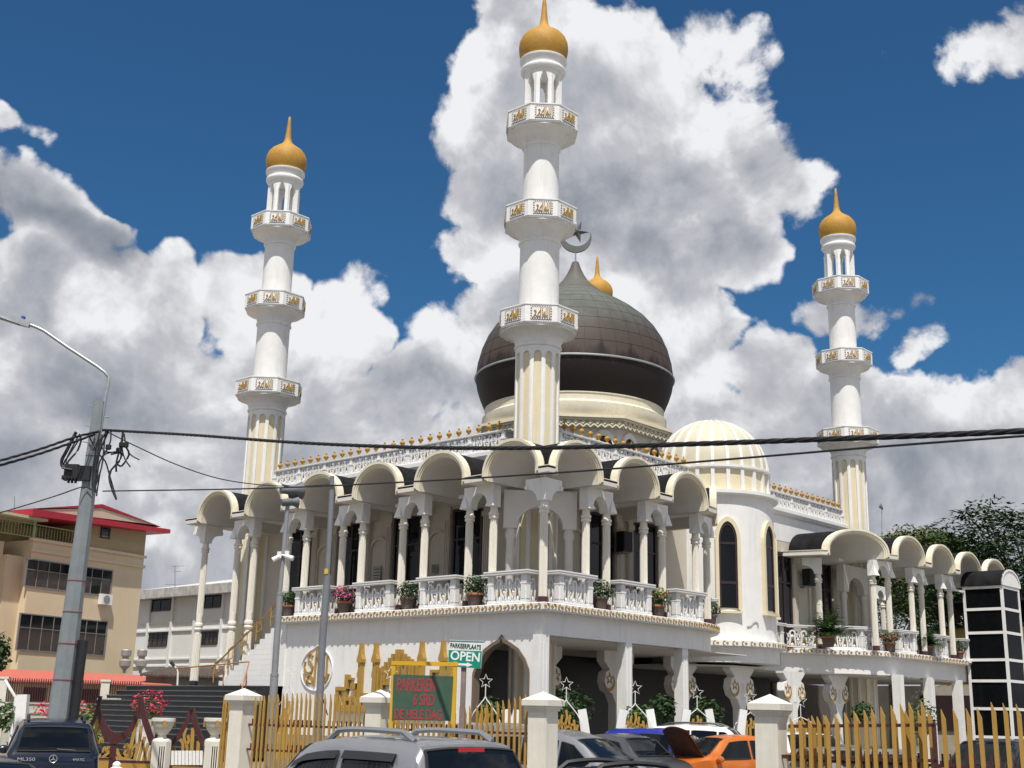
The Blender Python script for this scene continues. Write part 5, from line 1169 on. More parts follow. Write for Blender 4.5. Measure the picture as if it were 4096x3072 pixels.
span(dd([(213, 932, 31.3), (160, 945, 30.6), (80, 972, 29.5), (-60, 1012, 28)]), .035, 'power_cable', 'upper twisted power cable leaving the leaning pole to the left', twist=3, n=24)
span(dd([(205, 938, 31.3), (150, 958, 30.6), (70, 985, 29.5), (-60, 1022, 28)]), .035, 'power_cable', 'lower twisted power cable leaving the leaning pole to the left', twist=3, n=24)
span(dd([(200, 1058, 31.3), (178, 1052, 31.2), (130, 1068, 30.8), (60, 1090, 30.3), (-60, 1125, 29.5)]), .018, 'telephone_cable', 'single black cable leaving the leaning pole to the left, above the red roof')
# camera pole with loudspeakers and slim pole
base = at(1084, 3000, 30); base.z = 0; top = at(1152, 2005, 30); CP = emp('camera_pole', 'grey steel pole with white security cameras and horn loudspeakers', 'pole', base)
def rel(px, py, d=30): return at(px, py, d) - base
mid = rel(1120, 2375); mid2 = rel(1098, 2700)
m = MB(); m.tube([(0, 0, 0), mid2], .095, 12); m.tube([mid2, mid], .078, 12); m.tube([mid, top - base], .052, 12); m.lathe([(.10, -.03), (.10, .03)], 12, c=mid2); m.lathe([(.085, -.03), (.085, .03)], 12, c=mid); part('pole', m, steel, CP, smooth=40)
for s, (px, py) in ((-1, (1100, 2240)), (1, (1170, 2235))):
    a = rel(1132, 2222) - F0 * .08; b = rel(px, py) - F0 * .12; m = MB(); m.tube([a, a + (b - a) * .5], .03, 6); d_ = (b - a).normalized(); m.tube([a + (b - a) * .35, b], .06, 10); m.tube([b - d_ * .02, b + d_ * .04], .064, 10); part('security_camera', m, white, CP)
m = MB(); q = rel(1132, 2222) - F0 * .08; m.box(-.12, -.02, -.05, .05, -.08, .08, frame(q, R0, F0, (0, 0, 1))); m.box(.06, .16, -.05, .05, -.06, .10, frame(q, R0, F0, (0, 0, 1))); part('camera_bracket', m, white, CP)
mat_horn = mat('horn_grey', (.13, .135, .145), .6, var=.1)
for (px, py), r1, l_ in (((1172, 1962), .22, .45), ((1165, 2008), .15, .32)):
    c = rel(px, py); dv = (R0 * .80 + F0 * .5 + Vector((0, 0, .12))).normalized(); u = dv.cross(Vector((0, 0, 1))).normalized(); Mh = frame(c - dv * l_ * .5, u, u.cross(dv) * -1, dv)
    m = MB().lathe([(.08, 0), (.10, .12), (r1 * .6, l_ * .6), (r1, l_), (r1 - .02, l_ + .01), (r1 * .5, l_ * .6)], 20, M=Mh, cap=False); m.lathe([(.08, -.1), (.08, .05)], 12, M=Mh); part('horn_loudspeaker', m, mat_horn, CP, smooth=50)
base = at(1272, 3000, 33.7); base.z = 0; SP = emp('slim_pole', 'slim grey service pole in front of the left wing with cables running down it', 'pole', base)
def rel(px, py, d=33.7): return at(px, py, d) - base
m = MB(); m.tube([(0, 0, 0), rel(1290, 2560), rel(1310, 2300)], .10, 12); m.tube([rel(1310, 2300), rel(1328, 1960)], .072, 12); m.tube([rel(1327, 1940), rel(1329, 1905)], .06, 12); part('pole', m, mat('slate_pole_paint', (.19, .20, .22), .55, .1, var=.1), SP, smooth=40)
m = MB(); m.tube([rel(1333, 1990), rel(1322, 2280), rel(1316, 2400), rel(1300, 2560), rel(1282, 2760), rel(1310, 2860)], .018, 5); m.tube([rel(1335, 1975), rel(1345, 1980), rel(1338, 1992)], .012, 4); part('cable', m, cable, SP)
m = MB(); q = rel(1307, 2287) - F0 * .1; m.box(-.05, .05, -.01, .01, -.07, .07, frame(q, R0, F0, (0, 0, 1))); part('yellow_tag', m, mat('tag_yellow', (.62, .42, .05), .5), SP)

# ------------------------------------------------------------------ cars
def lerp(T_, x):
    if x <= T_[0][0]: return T_[0][1:]
    for a, b in zip(T_, T_[1:]):
        if x <= b[0]: t = (x - a[0]) / (b[0] - a[0]); return tuple(p + (q - p) * t for p, q in zip(a[1:], b[1:]))
    return T_[-1][1:]
def densify(S, n=4):
    def slopes(c):
        x = [s_[0] for s_ in S]; y = [s_[c] for s_ in S]; h = [x[i + 1] - x[i] for i in range(len(x) - 1)]; d = [(y[i + 1] - y[i]) / h[i] for i in range(len(h))]
        m = [d[0]]
        for i in range(1, len(h)):
            if d[i - 1] * d[i] <= 0: m.append(0.0)
            else: w1 = 2 * h[i] + h[i - 1]; w2 = h[i] + 2 * h[i - 1]; m.append((w1 + w2) / (w1 / d[i - 1] + w2 / d[i]))
        return m + [d[-1]]
    M_ = [None] + [slopes(c) for c in range(1, 6)]; out = []
    for i in range(len(S) - 1):
        h = S[i + 1][0] - S[i][0]; k = n if h > .12 else 1
        for q in range(k):
            t = q / k; row = [S[i][0] + h * t]
            for c in range(1, 6):
                h00 = 2 * t ** 3 - 3 * t * t + 1; h10 = t ** 3 - 2 * t * t + t; h01 = -2 * t ** 3 + 3 * t * t; h11 = t ** 3 - t * t
                row.append(h00 * S[i][c] + h10 * h * M_[c][i] + h01 * S[i + 1][c] + h11 * h * M_[c][i + 1])
            out.append(tuple(row))
    return out + [S[-1]]
def make_car(label, cat, paint, S, side, front, rear, pos, heading, wheel=(.33, 1.35, -1.30), name='parked_car', rails_=False, group=None, lights=True, mirror=True, wiper=False, hood_open=None):
    """S stations (x, zb, belt, top, half width at belt, half width at top), rear to front; heading = direction of the front"""
    r = emp(name, label, cat, pos, math.atan2(heading.y, heading.x), group)
    S0 = S; S = densify(S)
    vs = []; fs = []; K = 0
    for (x, zb, z1, z2, wb, wt) in S:
        g_ = z2 - z1
        half = [(wb * .86, zb), (wb * .985, zb + .10), (wb * 1.0, zb + (z1 - zb) * .55), (wb * .975, z1), (wt + (wb * .975 - wt) * .12, z1 + g_ * .82), (wt * .93, z1 + g_ * .955), (wt * .55, z2 - .005), (0, z2)]
        ring = [(x, y, z) for y, z in half] + [(x, -y, z) for y, z in half[-2::-1]]
        K = len(ring); vs += ring
    for i in range(len(S) - 1):
        for k in range(K - 1): a = i * K + k; fs.append((a, a + 1, a + K + 1, a + K))
        fs.append((i * K + K - 1, i * K, (i + 1) * K, (i + 1) * K + K - 1))
    fs += [tuple(range(K)), tuple((len(S) - 1) * K + k for k in range(K - 1, -1, -1))]
    b = MB(); b.add(vs, fs); body = part('body', b, paint, r, smooth=32)
    def flank(x, t, s, off=.012):   # t: 0 at belt, 1 at gutter
        zb, z1, z2, wb, wt = lerp(S, x); y0 = wb * .975; y1 = wt + (wb * .975 - wt) * .12; g_ = (z2 - z1) * .82
        return (x, s * (y0 + (y1 - y0) * t + off), z1 + g_ * t)
    for s in (1, -1):
        for (xb0, xb1, xt0, xt1) in side:
            n = 10; lo = [flank(xb0 + (xb1 - xb0) * i / n, .06, s) for i in range(n + 1)]; hi = [flank(xt0 + (xt1 - xt0) * i / n, .93, s) for i in range(n + 1)]
            lo2 = [flank(xb0 + (xb1 - xb0) * i / n, .06, s, -.02) for i in range(n + 1)]; hi2 = [flank(xt0 + (xt1 - xt0) * i / n, .93, s, -.02) for i in range(n + 1)]
            g_ = MB(); g_.strip(lo, hi); g_.strip(hi, hi2); g_.strip(lo2, lo); g_.add([lo[0], hi[0], hi2[0], lo2[0]], [(0, 1, 2, 3)]); g_.add([lo[-1], hi[-1], hi2[-1], lo2[-1]], [(3, 2, 1, 0)])
            part('side_window', g_, glassd, r)
            # dark rubber seal
            sl = MB(); ring_ = lo + hi[::-1]; sl.tube(ring_, .014, 4, closed=True); part('window_seal', sl, rubber, r)
    for nm, (xb, xt, tb, tt) in (('windshield', front), ('rear_window', rear)):
        def top_z(x, y):
            zb, z1, z2, wb, wt = lerp(S, x); g_ = z2 - z1; P_ = [(0, z2), (wt * .55, z2 - .005), (wt * .93, z1 + g_ * .955), (wt + (wb * .975 - wt) * .12, z1 + g_ * .82), (wb * .975, z1)]
            y = abs(y)
            for a, b in zip(P_, P_[1:]):
                if y <= b[0]: return a[1] + (b[1] - a[1]) * (y - a[0]) / max(1e-6, b[0] - a[0])
            return z1
        n = 8; k_ = 6; rows = []
        sl_ = (lerp(S, xt)[2] - lerp(S, xb)[2]) / (xt - xb); nn = Vector((-sl_, 0, 1)).normalized()
        for q in range(k_ + 1):
            t = tb + (tt - tb) * q / k_; x = xb + (xt - xb) * t; zb, z1, z2, wb, wt = lerp(S, x); hwid = (wt * .90)
            rows.append([Vector((x, hwid * (-1 + 2 * i / n), top_z(x, hwid * (-1 + 2 * i / n)))) + nn * .014 for i in range(n + 1)])
        g_ = MB()
        for a, b in zip(rows, rows[1:]): g_.strip(a, b)
        off = nn * -.05; edge = rows[0] + [r_[-1] for r_ in rows[1:]] + rows[-1][::-1][1:] + [r_[0] for r_ in rows[::-1][1:-1]]
        e2 = edge + [edge[0]]; g_.strip([p + off for p in e2], e2); part(nm, g_, glassd, r, smooth=60)
        sl = MB(); sl.tube(edge, .016, 4, closed=True); part('window_seal', sl, rubber, r)
        if nm == 'windshield':
            for yy in (-.45, .15): w_ = MB(); w_.tube([rows[0][4] + Vector((0, yy, .02)), rows[1][4] + Vector((0, yy + .30, .02)), rows[1][4] + Vector((.0, yy + .52, .015))], .010, 4); part('wiper', w_, black, r)
    wr, xf, xr = wheel; wb = max(s_[4] for s_ in S)
    for x in (xf, xr):
        for s in (1, -1):
            Mw = frame((x, s * (wb - .11), wr), (1, 0, 0), (0, 0, 1), (0, -s * 1.0, 0)) if False else Matrix.Translation((x, s * (wb - .10), wr)) @ Matrix.Rotation(R(90), 4, 'X')
            t = MB().lathe([(wr * .62, -.11), (wr * .97, -.11), (wr, -.07), (wr, .07), (wr * .97, .11), (wr * .62, .11)], 24); q = part('tyre', t, rubber, r, M=Mw, smooth=40)
            t = MB().lathe([(.05, -.105), (wr * .60, -.10), (wr * .63, -.08), (wr * .63, .08), (wr * .60, .10), (.05, .105)], 20); part('rim', t, chrome, r, M=Mw, smooth=30)
    if lights:
        x1 = S[-1][0]; x0 = S[0][0]
        for s in (1, -1):
            zf = S[-1][2]; w_ = S[-1][4]
            t = MB(); t.box(x1 - .22, x1 - .02 + .03, min(s * w_ * .55, s * w_ * .98), max(s * w_ * .55, s * w_ * .98), zf - .20, zf - .06); part('headlight', t, lens, r)
            zr = S[0][2]; w_ = S[0][4]; t = MB(); t.box(x0 - .03, x0 + .12, min(s * w_ * .80, s * w_ * 1.0), max(s * w_ * .80, s * w_ * 1.0), zr - .30, zr + .02); part('tail_light', t, redl, r)
    if mirror:
        xm = front[0] - .28
        for s in (1, -1):
            f_ = flank(xm, .10, s, .10); t = MB(); t.lathe([(.02, -.10), (.075, -.085), (.10, 0), (.075, .085), (.02, .10)], 12, M=Matrix.Translation(f_) @ Matrix.Rotation(R(90), 4, 'X') @ Matrix.Diagonal((.9, 1.0, 1.15, 1))); t.box(f_[0] - .03, f_[0] + .03, min(f_[1], f_[1] - s * .14), max(f_[1], f_[1] - s * .14), f_[2] - .06, f_[2] - .02); part('wing_mirror', t, paint, r, smooth=50)
    if rails_:
        xs = [xt for _, _, a, b in side for xt in (a, b)]; x0, x1 = min(xs) - .1, max(xs) - .1
        for s in (1, -1):
            t = MB(); pts = []
            for i in range(9):
                x = x0 + (x1 - x0) * i / 8; zb, z1, z2, wb2, wt = lerp(S, x); h = .075 if 0 < i < 8 else .0
                pts.append((x, s * (wt * .80), z2 - .02 + h))
            t.tube(pts, .032, 6); part('roof_rail', t, rails_, r, smooth=50)
    return r, flank
def paintm(name, col, metal=.0, rough=.28): return mat(name, col, rough, metal, var=.04, vscale=2, coat=.6)
SILV = paintm('silver_paint', (.30, .305, .315), .55, .32); DBLUE = paintm('dark_blue_paint', (.006, .010, .024), .3, .22); ORNG = paintm('orange_paint', (.62, .16, .02), .2, .3); WHT = paintm('white_car_paint', (.74, .74, .73), 0, .25)
GREY = paintm('grey_car_paint', (.10, .105, .115), .5, .28); BLU = paintm('blue_car_paint', (.012, .025, .30), .2, .25); BLK = paintm('black_car_paint', (.012, .012, .014), .1, .2); CHAMP = paintm('light_grey_car_paint', (.30, .31, .32), .5, .3)
SUV = [(-2.35, .45, .95, 1.0, .84, .74), (-2.30, .38, 1.02, 1.08, .90, .80), (-2.12, .32, 1.06, 1.62, .93, .70), (-1.9, .30, 1.06, 1.72, .94, .70), (-.8, .28, 1.04, 1.78, .95, .72), (.25, .28, 1.02, 1.74, .95, .71), (1.02, .28, 1.02, 1.10, .95, .80), (1.9, .32, .93, 1.0, .93, .78), (2.3, .40, .80, .86, .86, .70), (2.38, .45, .68, .72, .80, .62)]
HATCH = [(-1.82, .40, .86, .92, .72, .62), (-1.78, .34, .93, 1.0, .78, .66), (-1.50, .28, .95, 1.34, .82, .60), (-1.15, .26, .94, 1.47, .83, .58), (-.4, .26, .92, 1.54, .83, .60), (.30, .26, .90, 1.46, .83, .58), (1.0, .28, .90, .97, .83, .70), (1.55, .30, .82, .87, .80, .64), (1.82, .36, .66, .70, .72, .54)]
SEDAN = [(-2.25, .45, .88, .93, .78, .62), (-2.2, .36, .95, 1.02, .84, .70), (-1.55, .30, .97, 1.06, .86, .68), (-.95, .28, .95, 1.38, .87, .60), (-.3, .28, .93, 1.45, .87, .60), (.35, .28, .92, 1.38, .87, .59), (1.1, .28, .92, .99, .87, .70), (1.9, .32, .80, .86, .84, .66), (2.22, .40, .66, .70, .76, .56)]
MPV = [(-2.1, .45, .95, 1.0, .80, .70), (-2.05, .36, 1.02, 1.10, .84, .74), (-1.9, .30, 1.02, 1.64, .86, .64), (-1.5, .28, 1.0, 1.74, .87, .65), (-.3, .28, .98, 1.76, .87, .66), (.45, .28, .96, 1.60, .87, .62), (1.35, .28, .98, 1.05, .86, .70), (1.85, .32, .85, .90, .83, .66), (2.12, .40, .68, .72, .76, .58)]
# silver double-cab pickup with canopy in the street
hd = (PC - PA).normalized(); hd = (hd * math.cos(R(6)) + Vector((hd.y, -hd.x, 0)) * math.sin(R(6))).normalized()
PICK = [(-2.55, .55, 1.10, 1.14, .86, .80), (-2.50, .50, 1.12, 1.16, .90, .82), (-1.02, .45, 1.12, 1.17, .92, .84), (-.98, .42, 1.10, 1.20, .92, .84), (-.72, .40, 1.10, 1.73, .93, .70), (-.55, .38, 1.09, 1.77, .93, .71), (.25, .36, 1.07, 1.79, .93, .72), (.80, .36, 1.06, 1.73, .93, .70), (1.55, .36, 1.06, 1.12, .92, .80), (2.35, .42, .98, 1.03, .90, .76), (2.62, .50, .80, .84, .84, .68)]
ppos = at(1815, 3000, 12.9); ppos.z = 0; ppos = ppos + hd * .55
r, fl = make_car('silver double cab pickup with roof rails and tinted windows, nearest car in the street', 'pickup', SILV, PICK, [(-.52, .22, -.46, .20), (.34, 1.32, .30, .78)], (1.55, .82, .05, .93), (-.98, -.73, .08, .90), ppos, hd, wheel=(.38, 1.72, -1.5), rails_=SILV)
m = MB(); m.box(-.79, -.74, -.19, .19, 1.655, 1.70); part('brake_light', m, redl, r)
for s in (1, -1):
    m = MB(); a = fl(.34, .95, s, .02); 
    for x0, x1 in ((-.50, .22), (.30, .98)):
        P_ = [fl(x0 + (x1 - x0) * i / 4, .84, s, .045) for i in range(5)]; Q_ = [fl(x0 + (x1 - x0) * i / 4, .97, s, .018) for i in range(5)]; m.strip(P_, Q_); m.strip([(x, y - s * .012, z) for x, y, z in Q_], [(x, y - s * .012, z) for x, y, z in P_])
    part('rain_visor', m, black, r)
m = MB(); m.box(-.86, -.855, .30, .36, 1.42, 1.50); part('window_sticker', m, white, r)
# dark blue SUV before the entrance gate
h2 = (at(212, 2900, 30) - CAM); h2.z = 0; h2.normalize(); h2 = (h2 * .985 + Vector((-h2.y, h2.x, 0)) * .02).normalized()
pz = at(218, 2900, 29.0); pz.z = 0
r, fl = make_car('dark blue SUV seen from behind in front of the entrance gate', 'SUV', DBLUE, [(x, zb, z1 - (.02), z2 - .04, wb, wt) for x, zb, z1, z2, wb, wt in SUV], [(-1.75, -.85, -1.70, -.85), (-.78, .0, -.78, .0), (.08, .85, .08, .3)], (1.02, .27, .05, .93), (-2.30, -2.11, .10, .93), pz, h2, wheel=(.37, 1.45, -1.42), rails_=black, lights=False)
chm = mat('badge_chrome', (.55, .56, .58), .3, .6)
for txt, y, w_, h_ in (('ML350', .52, .34, .065), ('4MATIC', -.50, .24, .05)):
    part('badge', text_mesh(txt, chm, w_, h_, .004), None, r, M=frame((-2.365, y, .93), (0, -1, 0), (.12, 0, .99), (-.99, 0, .12)))
m = MB(); Mx = frame((-2.36, 0, .94), (0, -1, 0), (0, 0, 1), (-1, 0, 0)); m.tube([Mx @ Vector((.075 * math.cos(R(15 * i)), .075 * math.sin(R(15 * i)), 0)) for i in range(24)], .008, 5, closed=True)
for a in (90, 210, 330): ribbon(m, [(0, 0), (.072 * math.cos(R(a)), .072 * math.sin(R(a)))], .022, -.004, .006, Mx, w2=.005)
part('badge', m, chm, r)
m = MB(); m.tube([(-2.30, -.05, 1.13), (-2.29, -.42, 1.11)], .015, 5); part('rear_wiper', m, black, r)
# black car at the left edge
pz = at(-330, 3000, 13.0); pz.z = 0
make_car('black car at the lower left edge, only the rounded roof corner visible', 'car', BLK, HATCH, [(-1.1, -.3, -1.0, -.3), (-.22, .75, -.22, .22)], (1.0, .32, .05, .93), (-1.78, -1.17, .1, .9), pz, hd)
# dark roof along the bottom edge
pz = at(2560, 3060, 15.2); pz.z = 0
make_car('dark blue car whose roof just shows along the bottom edge', 'car', DBLUE, [(x, zb, z1, z2 + .02, wb, wt) for x, zb, z1, z2, wb, wt in SEDAN], [(-.85, -.22, -.75, -.22), (-.15, .85, -.15, .32)], (1.1, .37, .05, .93), (-1.55, -.97, .1, .9), pz, (R0 * .93 + F0 * .36).normalized(), rails_=black)
# parking yard
YG = 'cars parked in the mosque yard'
def yard(px, d, dirx, dird, lb, cat, paint, S, side, fr_, re_, **k):
    p_ = at(px, 2950, d); p_.z = 0
    return make_car(lb, cat, paint, S, side, fr_, re_, p_, (R0 * dirx + F0 * dird).normalized(), group=YG, **k)
HS = [(-1.12, -.42, -1.0, -.42), (-.34, .72, -.34, .24)]; SS = [(-.85, -.22, -.75, -.22), (-.15, .85, -.15, .32)]; US = [(-1.75, -.85, -1.70, -.85), (-.78, .0, -.78, .0), (.08, .85, .08, .3)]; MS = [(-1.7, -.9, -1.65, -.9), (-.82, .1, -.82, .1), (.18, 1.1, .18, .5)]
r, fl = yard(2890, 35, -.90, -.43, 'orange hatchback parked with its bonnet raised', 'car', ORNG, [(x, zb, z1 + .12, z2 + .14, wb, wt) for x, zb, z1, z2, wb, wt in HATCH], HS, (1.0, .32, .05, .93), (-1.78, -1.17, .1, .9))
m = MB(); n = 8; A = []; B = []
for i in range(n + 1):
    t = -1 + 2 * i / n; A.append((1.02, t * .70, 1.04 - .03 * t * t)); B.append((1.60 - .06 * t * t, t * .60, 1.86 - .10 * t * t))
m.strip(A, B); part('bonnet', m, ORNG, r, smooth=60)
m = MB(); m.strip([(x - .03 + .07, y * .96, z + .0) for x, y, z in A], [(x + .035, y * .94, z - .035) for x, y, z in B]); part('bonnet_lining', m, mat('bonnet_lining', (.05, .022, .018), .8, var=.5, vscale=8), r)
m = MB(); m.box(1.05, 1.70, -.62, .62, .78, .93); part('engine_bay', m, black, r)
yard(2290, 28.5, .80, -.60, 'silver minivan with a raked windscreen beside the cream post', 'minivan', SILV, MPV, MS, (1.35, .46, .05, .93), (-2.05, -1.89, .1, .9))
yard(2520, 34.5, .62, -.78, 'dark grey car between the silver minivan and the orange hatchback', 'car', GREY, [(x, zb, z1, z2 + .1, wb, wt) for x, zb, z1, z2, wb, wt in HATCH], HS, (1.0, .32, .05, .93), (-1.78, -1.17, .1, .9))
yard(2690, 38.8, .92, -.38, 'blue car whose roof shows above the raised orange bonnet', 'car', BLU, [(x, zb, z1 + .05, z2 + .02, wb, wt) for x, zb, z1, z2, wb, wt in MPV], MS, (1.35, .46, .05, .93), (-2.05, -1.89, .1, .9))
yard(2880, 41.0, .95, -.30, 'white SUV with black roof rack behind the orange hatchback', 'SUV', WHT, [(x, zb, z1 + .1, z2 + .12, wb, wt) for x, zb, z1, z2, wb, wt in SUV], US, (1.02, .27, .05, .93), (-2.30, -2.11, .1, .9), rails_=black)
yard(2060, 30.5, .7, -.7, 'light grey car behind the pickets left of the cream post', 'car', CHAMP, [(x, zb, z1, z2 + .1, wb, wt) for x, zb, z1, z2, wb, wt in MPV], MS, (1.35, .46, .05, .93), (-2.05, -1.89, .1, .9))
r, fl = yard(3225, 36, .10, -.99, 'white SUV facing the street behind the sliding gate', 'SUV', WHT, SUV, US, (1.02, .27, .05, .93), (-2.30, -2.11, .1, .9))
m = MB()
for i in range(4): m.box(2.33, 2.41, -.42, .42, .56 + i * .055, .585 + i * .055)
part('grille', m, chrome, r)
yard(3345, 33, .40, -.92, 'silver car behind the middle of the sliding gate', 'car', CHAMP, SEDAN, SS, (1.1, .37, .05, .93), (-1.55, -.97, .1, .9))
yard(3560, 25.5, -.25, -.97, 'light grey hatchback nearest the fence at right', 'car', CHAMP, [(x, zb, z1, z2 + .02, wb, wt) for x, zb, z1, z2, wb, wt in HATCH], HS, (1.0, .32, .05, .93), (-1.78, -1.17, .1, .9))
yard(3985, 29.5, -.80, -.60, 'black SUV behind the rightmost pickets', 'SUV', BLK, SUV, US, (1.02, .27, .05, .93), (-2.30, -2.11, .1, .9))
yard(4130, 34.5, .3, -.95, 'silver car at the far right edge beyond the black SUV', 'car', SILV, SEDAN, SS, (1.1, .37, .05, .93), (-1.55, -.97, .1, .9))
yard(3410, 38, .9, -.43, 'dark grey car in the second row behind the sliding gate', 'car', GREY, SEDAN, SS, (1.1, .37, .05, .93), (-1.55, -.97, .1, .9))
# ------------------------------------------------------------------ plants
def leaf_quad(m, c, n_, u, w, l):
    n_ = n_.normalized(); u = (u - n_ * u.dot(n_)).normalized(); v = n_.cross(u)
    m.add([c - u * l, c + v * w - u * l * .1, c + u * l, c - v * w - u * l * .1], [(0, 1, 2, 3)])
def rvec(): 
    while True:
        v = Vector((random.uniform(-1, 1), random.uniform(-1, 1), random.uniform(-1, 1)))
        if .05 < v.length < 1: return v
def foliage(c, rad, n, size, droop=.2, fill=.45):
    m = MB(); c = Vector(c)
    for i in range(n):
        d = rvec().normalized(); k = fill + (1 - fill) * random.random()
        p = c + Vector((d.x * rad[0] * k, d.y * rad[1] * k, d.z * rad[2] * k)); s = size * random.uniform(.6, 1.35)
        leaf_quad(m, p, d * .5 + rvec() * .7 + Vector((0, 0, .5)), rvec() + Vector((0, 0, -droop)), s * .5, s)
    return m
def onpl(px, py, axis, val):
    r = FW * 4951.93 + RI * (px - 2048) - UP * (py - 1536); t = (val - CAM[axis]) / r[axis]; return CAM + r * t
def potted(x, y, z, lb, kind, s=1.0, cat='potted plant'):
    s_leaf = s; s = min(s, 1.15)
    r = emp('potted_plant', lb, cat, (x, y, z), random.uniform(0, 6), group='potted plants on the mosque balconies')
    m = MB().lathe([(.20 * s, 0), (.235 * s, .10), (.285 * s, .36 * s), (.29 * s, .37 * s)], 20); part('pot', m, terra, r, smooth=40)
    m = MB().lathe([(.29 * s, .37 * s), (.32 * s, .385 * s), (.32 * s, .45 * s), (.27 * s, .455 * s), (.26 * s, .40 * s)], 20); part('pot_rim', m, rimt if kind != 'bush2' else terra, r, smooth=40)
    z0 = .45 * s
    if kind in ('bush', 'bush2', 'boug', 'yellow', 'salmon', 'red'):
        rad = (.56, .56, .38); m = foliage((0, 0, z0 + .30), rad, 420, .062); st_ = MB()
        for i in range(9): d = rvec(); st_.tube([(0, 0, z0 - .1), (d.x * .15, d.y * .15, z0 + .2), (d.x * .45, d.y * .45, z0 + .3 + abs(d.z) * .25)], .010, 4)
        part('stem', st_, bark, r); part('foliage', m, leafm if kind in ('yellow', 'salmon') else leafd, r)
        if kind == 'boug': part('flowers', foliage((-.15, 0, z0 + .30), (.52, .45, .36), 300, .05, fill=.75), flowp, r)
        if kind == 'yellow': part('flowers', foliage((0, 0, z0 + .45), (.5, .45, .28), 150, .05, fill=.7), flowy, r)
        if kind == 'salmon': part('flowers', foliage((0, 0, z0 + .25), (.55, .5, .25), 260, .055, fill=.6), flows, r)
        if kind == 'red': part('flowers', foliage((.1, 0, z0 + .15), (.45, .4, .3), 110, .05, fill=.6), flowr, r)
    else:
        m = MB()
        for i in range(46):
            a = random.uniform(0, 2 * PI); el_ = random.uniform(.25, 1.35); s = s_leaf; L = random.uniform(.65, 1.0) * s; pts = []
            for j in range(7):
                t = j / 6; rr = L * t * math.cos(el_); zz = z0 + L * t * math.sin(el_) - .45 * L * t * t * math.cos(el_) ; pts.append(Vector((rr * math.cos(a), rr * math.sin(a), zz)))
            side = Vector((-math.sin(a), math.cos(a), 0))
            for j in range(1, 7):
                for sg_ in (-1, 1):
                    d = (side * sg_ + (pts[j] - pts[j - 1]).normalized() * .7 + Vector((0, 0, -.25))).normalized(); l = .16 * s * (1.1 - .5 * j / 6)
                    leaf_quad(m, pts[j] + d * l, Vector((0, 0, 1)) + rvec() * .3, d, .030 * s, l)
                    leaf_quad(m, (pts[j] + pts[j - 1]) / 2 + d * l, Vector((0, 0, 1)) + rvec() * .3, d, .030 * s, l)
            m.tube(pts, .008, 3)
        part('foliage', m, leafb, r)
    return r
for px, kd, lb in ((1155, 'bush', 'leafy green potted plant at the left end of the balcony, behind the camera pole'), (1378, 'boug', 'pink flowering plant in a terracotta pot on the balcony'), (1632, 'bush2', 'dense dark green plant in a terracotta pot, third from the left end of the balcony'), (1898, 'bush', 'spreading green plant in a pot left of the balcony corner')):
    q = onpl(px, 2440, 0, -3.72); potted(-3.72, q.y, ZD, lb, kd, 1.05)
for px, kd, lb in ((2400, 'bush2', 'low green plant in a grey brown pot right of the balcony corner'), (2630, 'yellow', 'yellow leaved plant in a rimmed pot on the balcony'), (2838, 'bush2', 'small green plant in a pot by the curved end of the balcony')):
    q = onpl(px, 2450, 1, -3.72 if px < 2800 else -2.9); potted(q.x, q.y, ZD, lb, kd, 1.0)
for px, kd, lb, vv, s in ((3315, 'palm', 'large bushy palm in a pot on the right porch', -2.4, 1.7), (3560, 'salmon', 'salmon leaved plant in a pot on the right porch', -3.35, 1.0), (3705, 'palm', 'smaller palm in a narrow pot between two right porch balustrades', -3.3, 1.35), (3835, 'red', 'small red flowered plant next to the lift tower', -3.35, 1.0)):
    q = onpl(px, 2600, 1, vv); potted(q.x, q.y, ZR, lb, kd, s)
# street side flowers
for px, d, lb in ((585, 37.5, 'red bougainvillea in a white pot in front of the black steps'),):
    q = at(px, 2900, d); r = emp('potted_plant', lb, 'potted plant', (q.x, q.y, 0)); zc = at(px, 2820, d).z; m = MB().lathe([(.22, 0), (.2, .5), (.28, zc - .75), (.34, zc - .45), (.34, zc - .40)], 14); part('pot', m, white, r)
    part('foliage', foliage((0, 0, zc - .12), (.55, .45, .42), 320, .05), leafm, r); part('flowers', foliage((0.05, 0, zc + .05), (.60, .5, .45), 230, .06, fill=.7), flowr, r)
for px, d, lb, kc, wx in ((325, 41, 'small red flowers beside the lamp pole', flowr, .5), (180, 40.5, 'sprig of red flowers left of the lamp pole', flowr, .45)):
    q = at(px, 2835, d); solo('flower_bush', foliage(q, (wx, .3, .28), 90, .06), kc, lb, 'flowers')
q = at(350, 2925, 35.5); solo('shrub', foliage(q, (.45, .4, .75), 420, .09), mat('shrub_fresh_green', (.10, .20, .03), .55, var=.3), 'fresh green feathery shrub behind the dark blue car', 'shrub')
q = at(20, 2860, 38); solo('shrub', foliage(q, (.7, .5, .5), 300, .09), leafm, 'green shrub at the left edge behind the dark blue car', 'shrub')
q = at(-15, 2610, 50); solo('shrub', foliage(q, (.6, .6, .9), 300, .14), leafd, 'dark leafy treetop at the left edge before the tan building', 'tree')
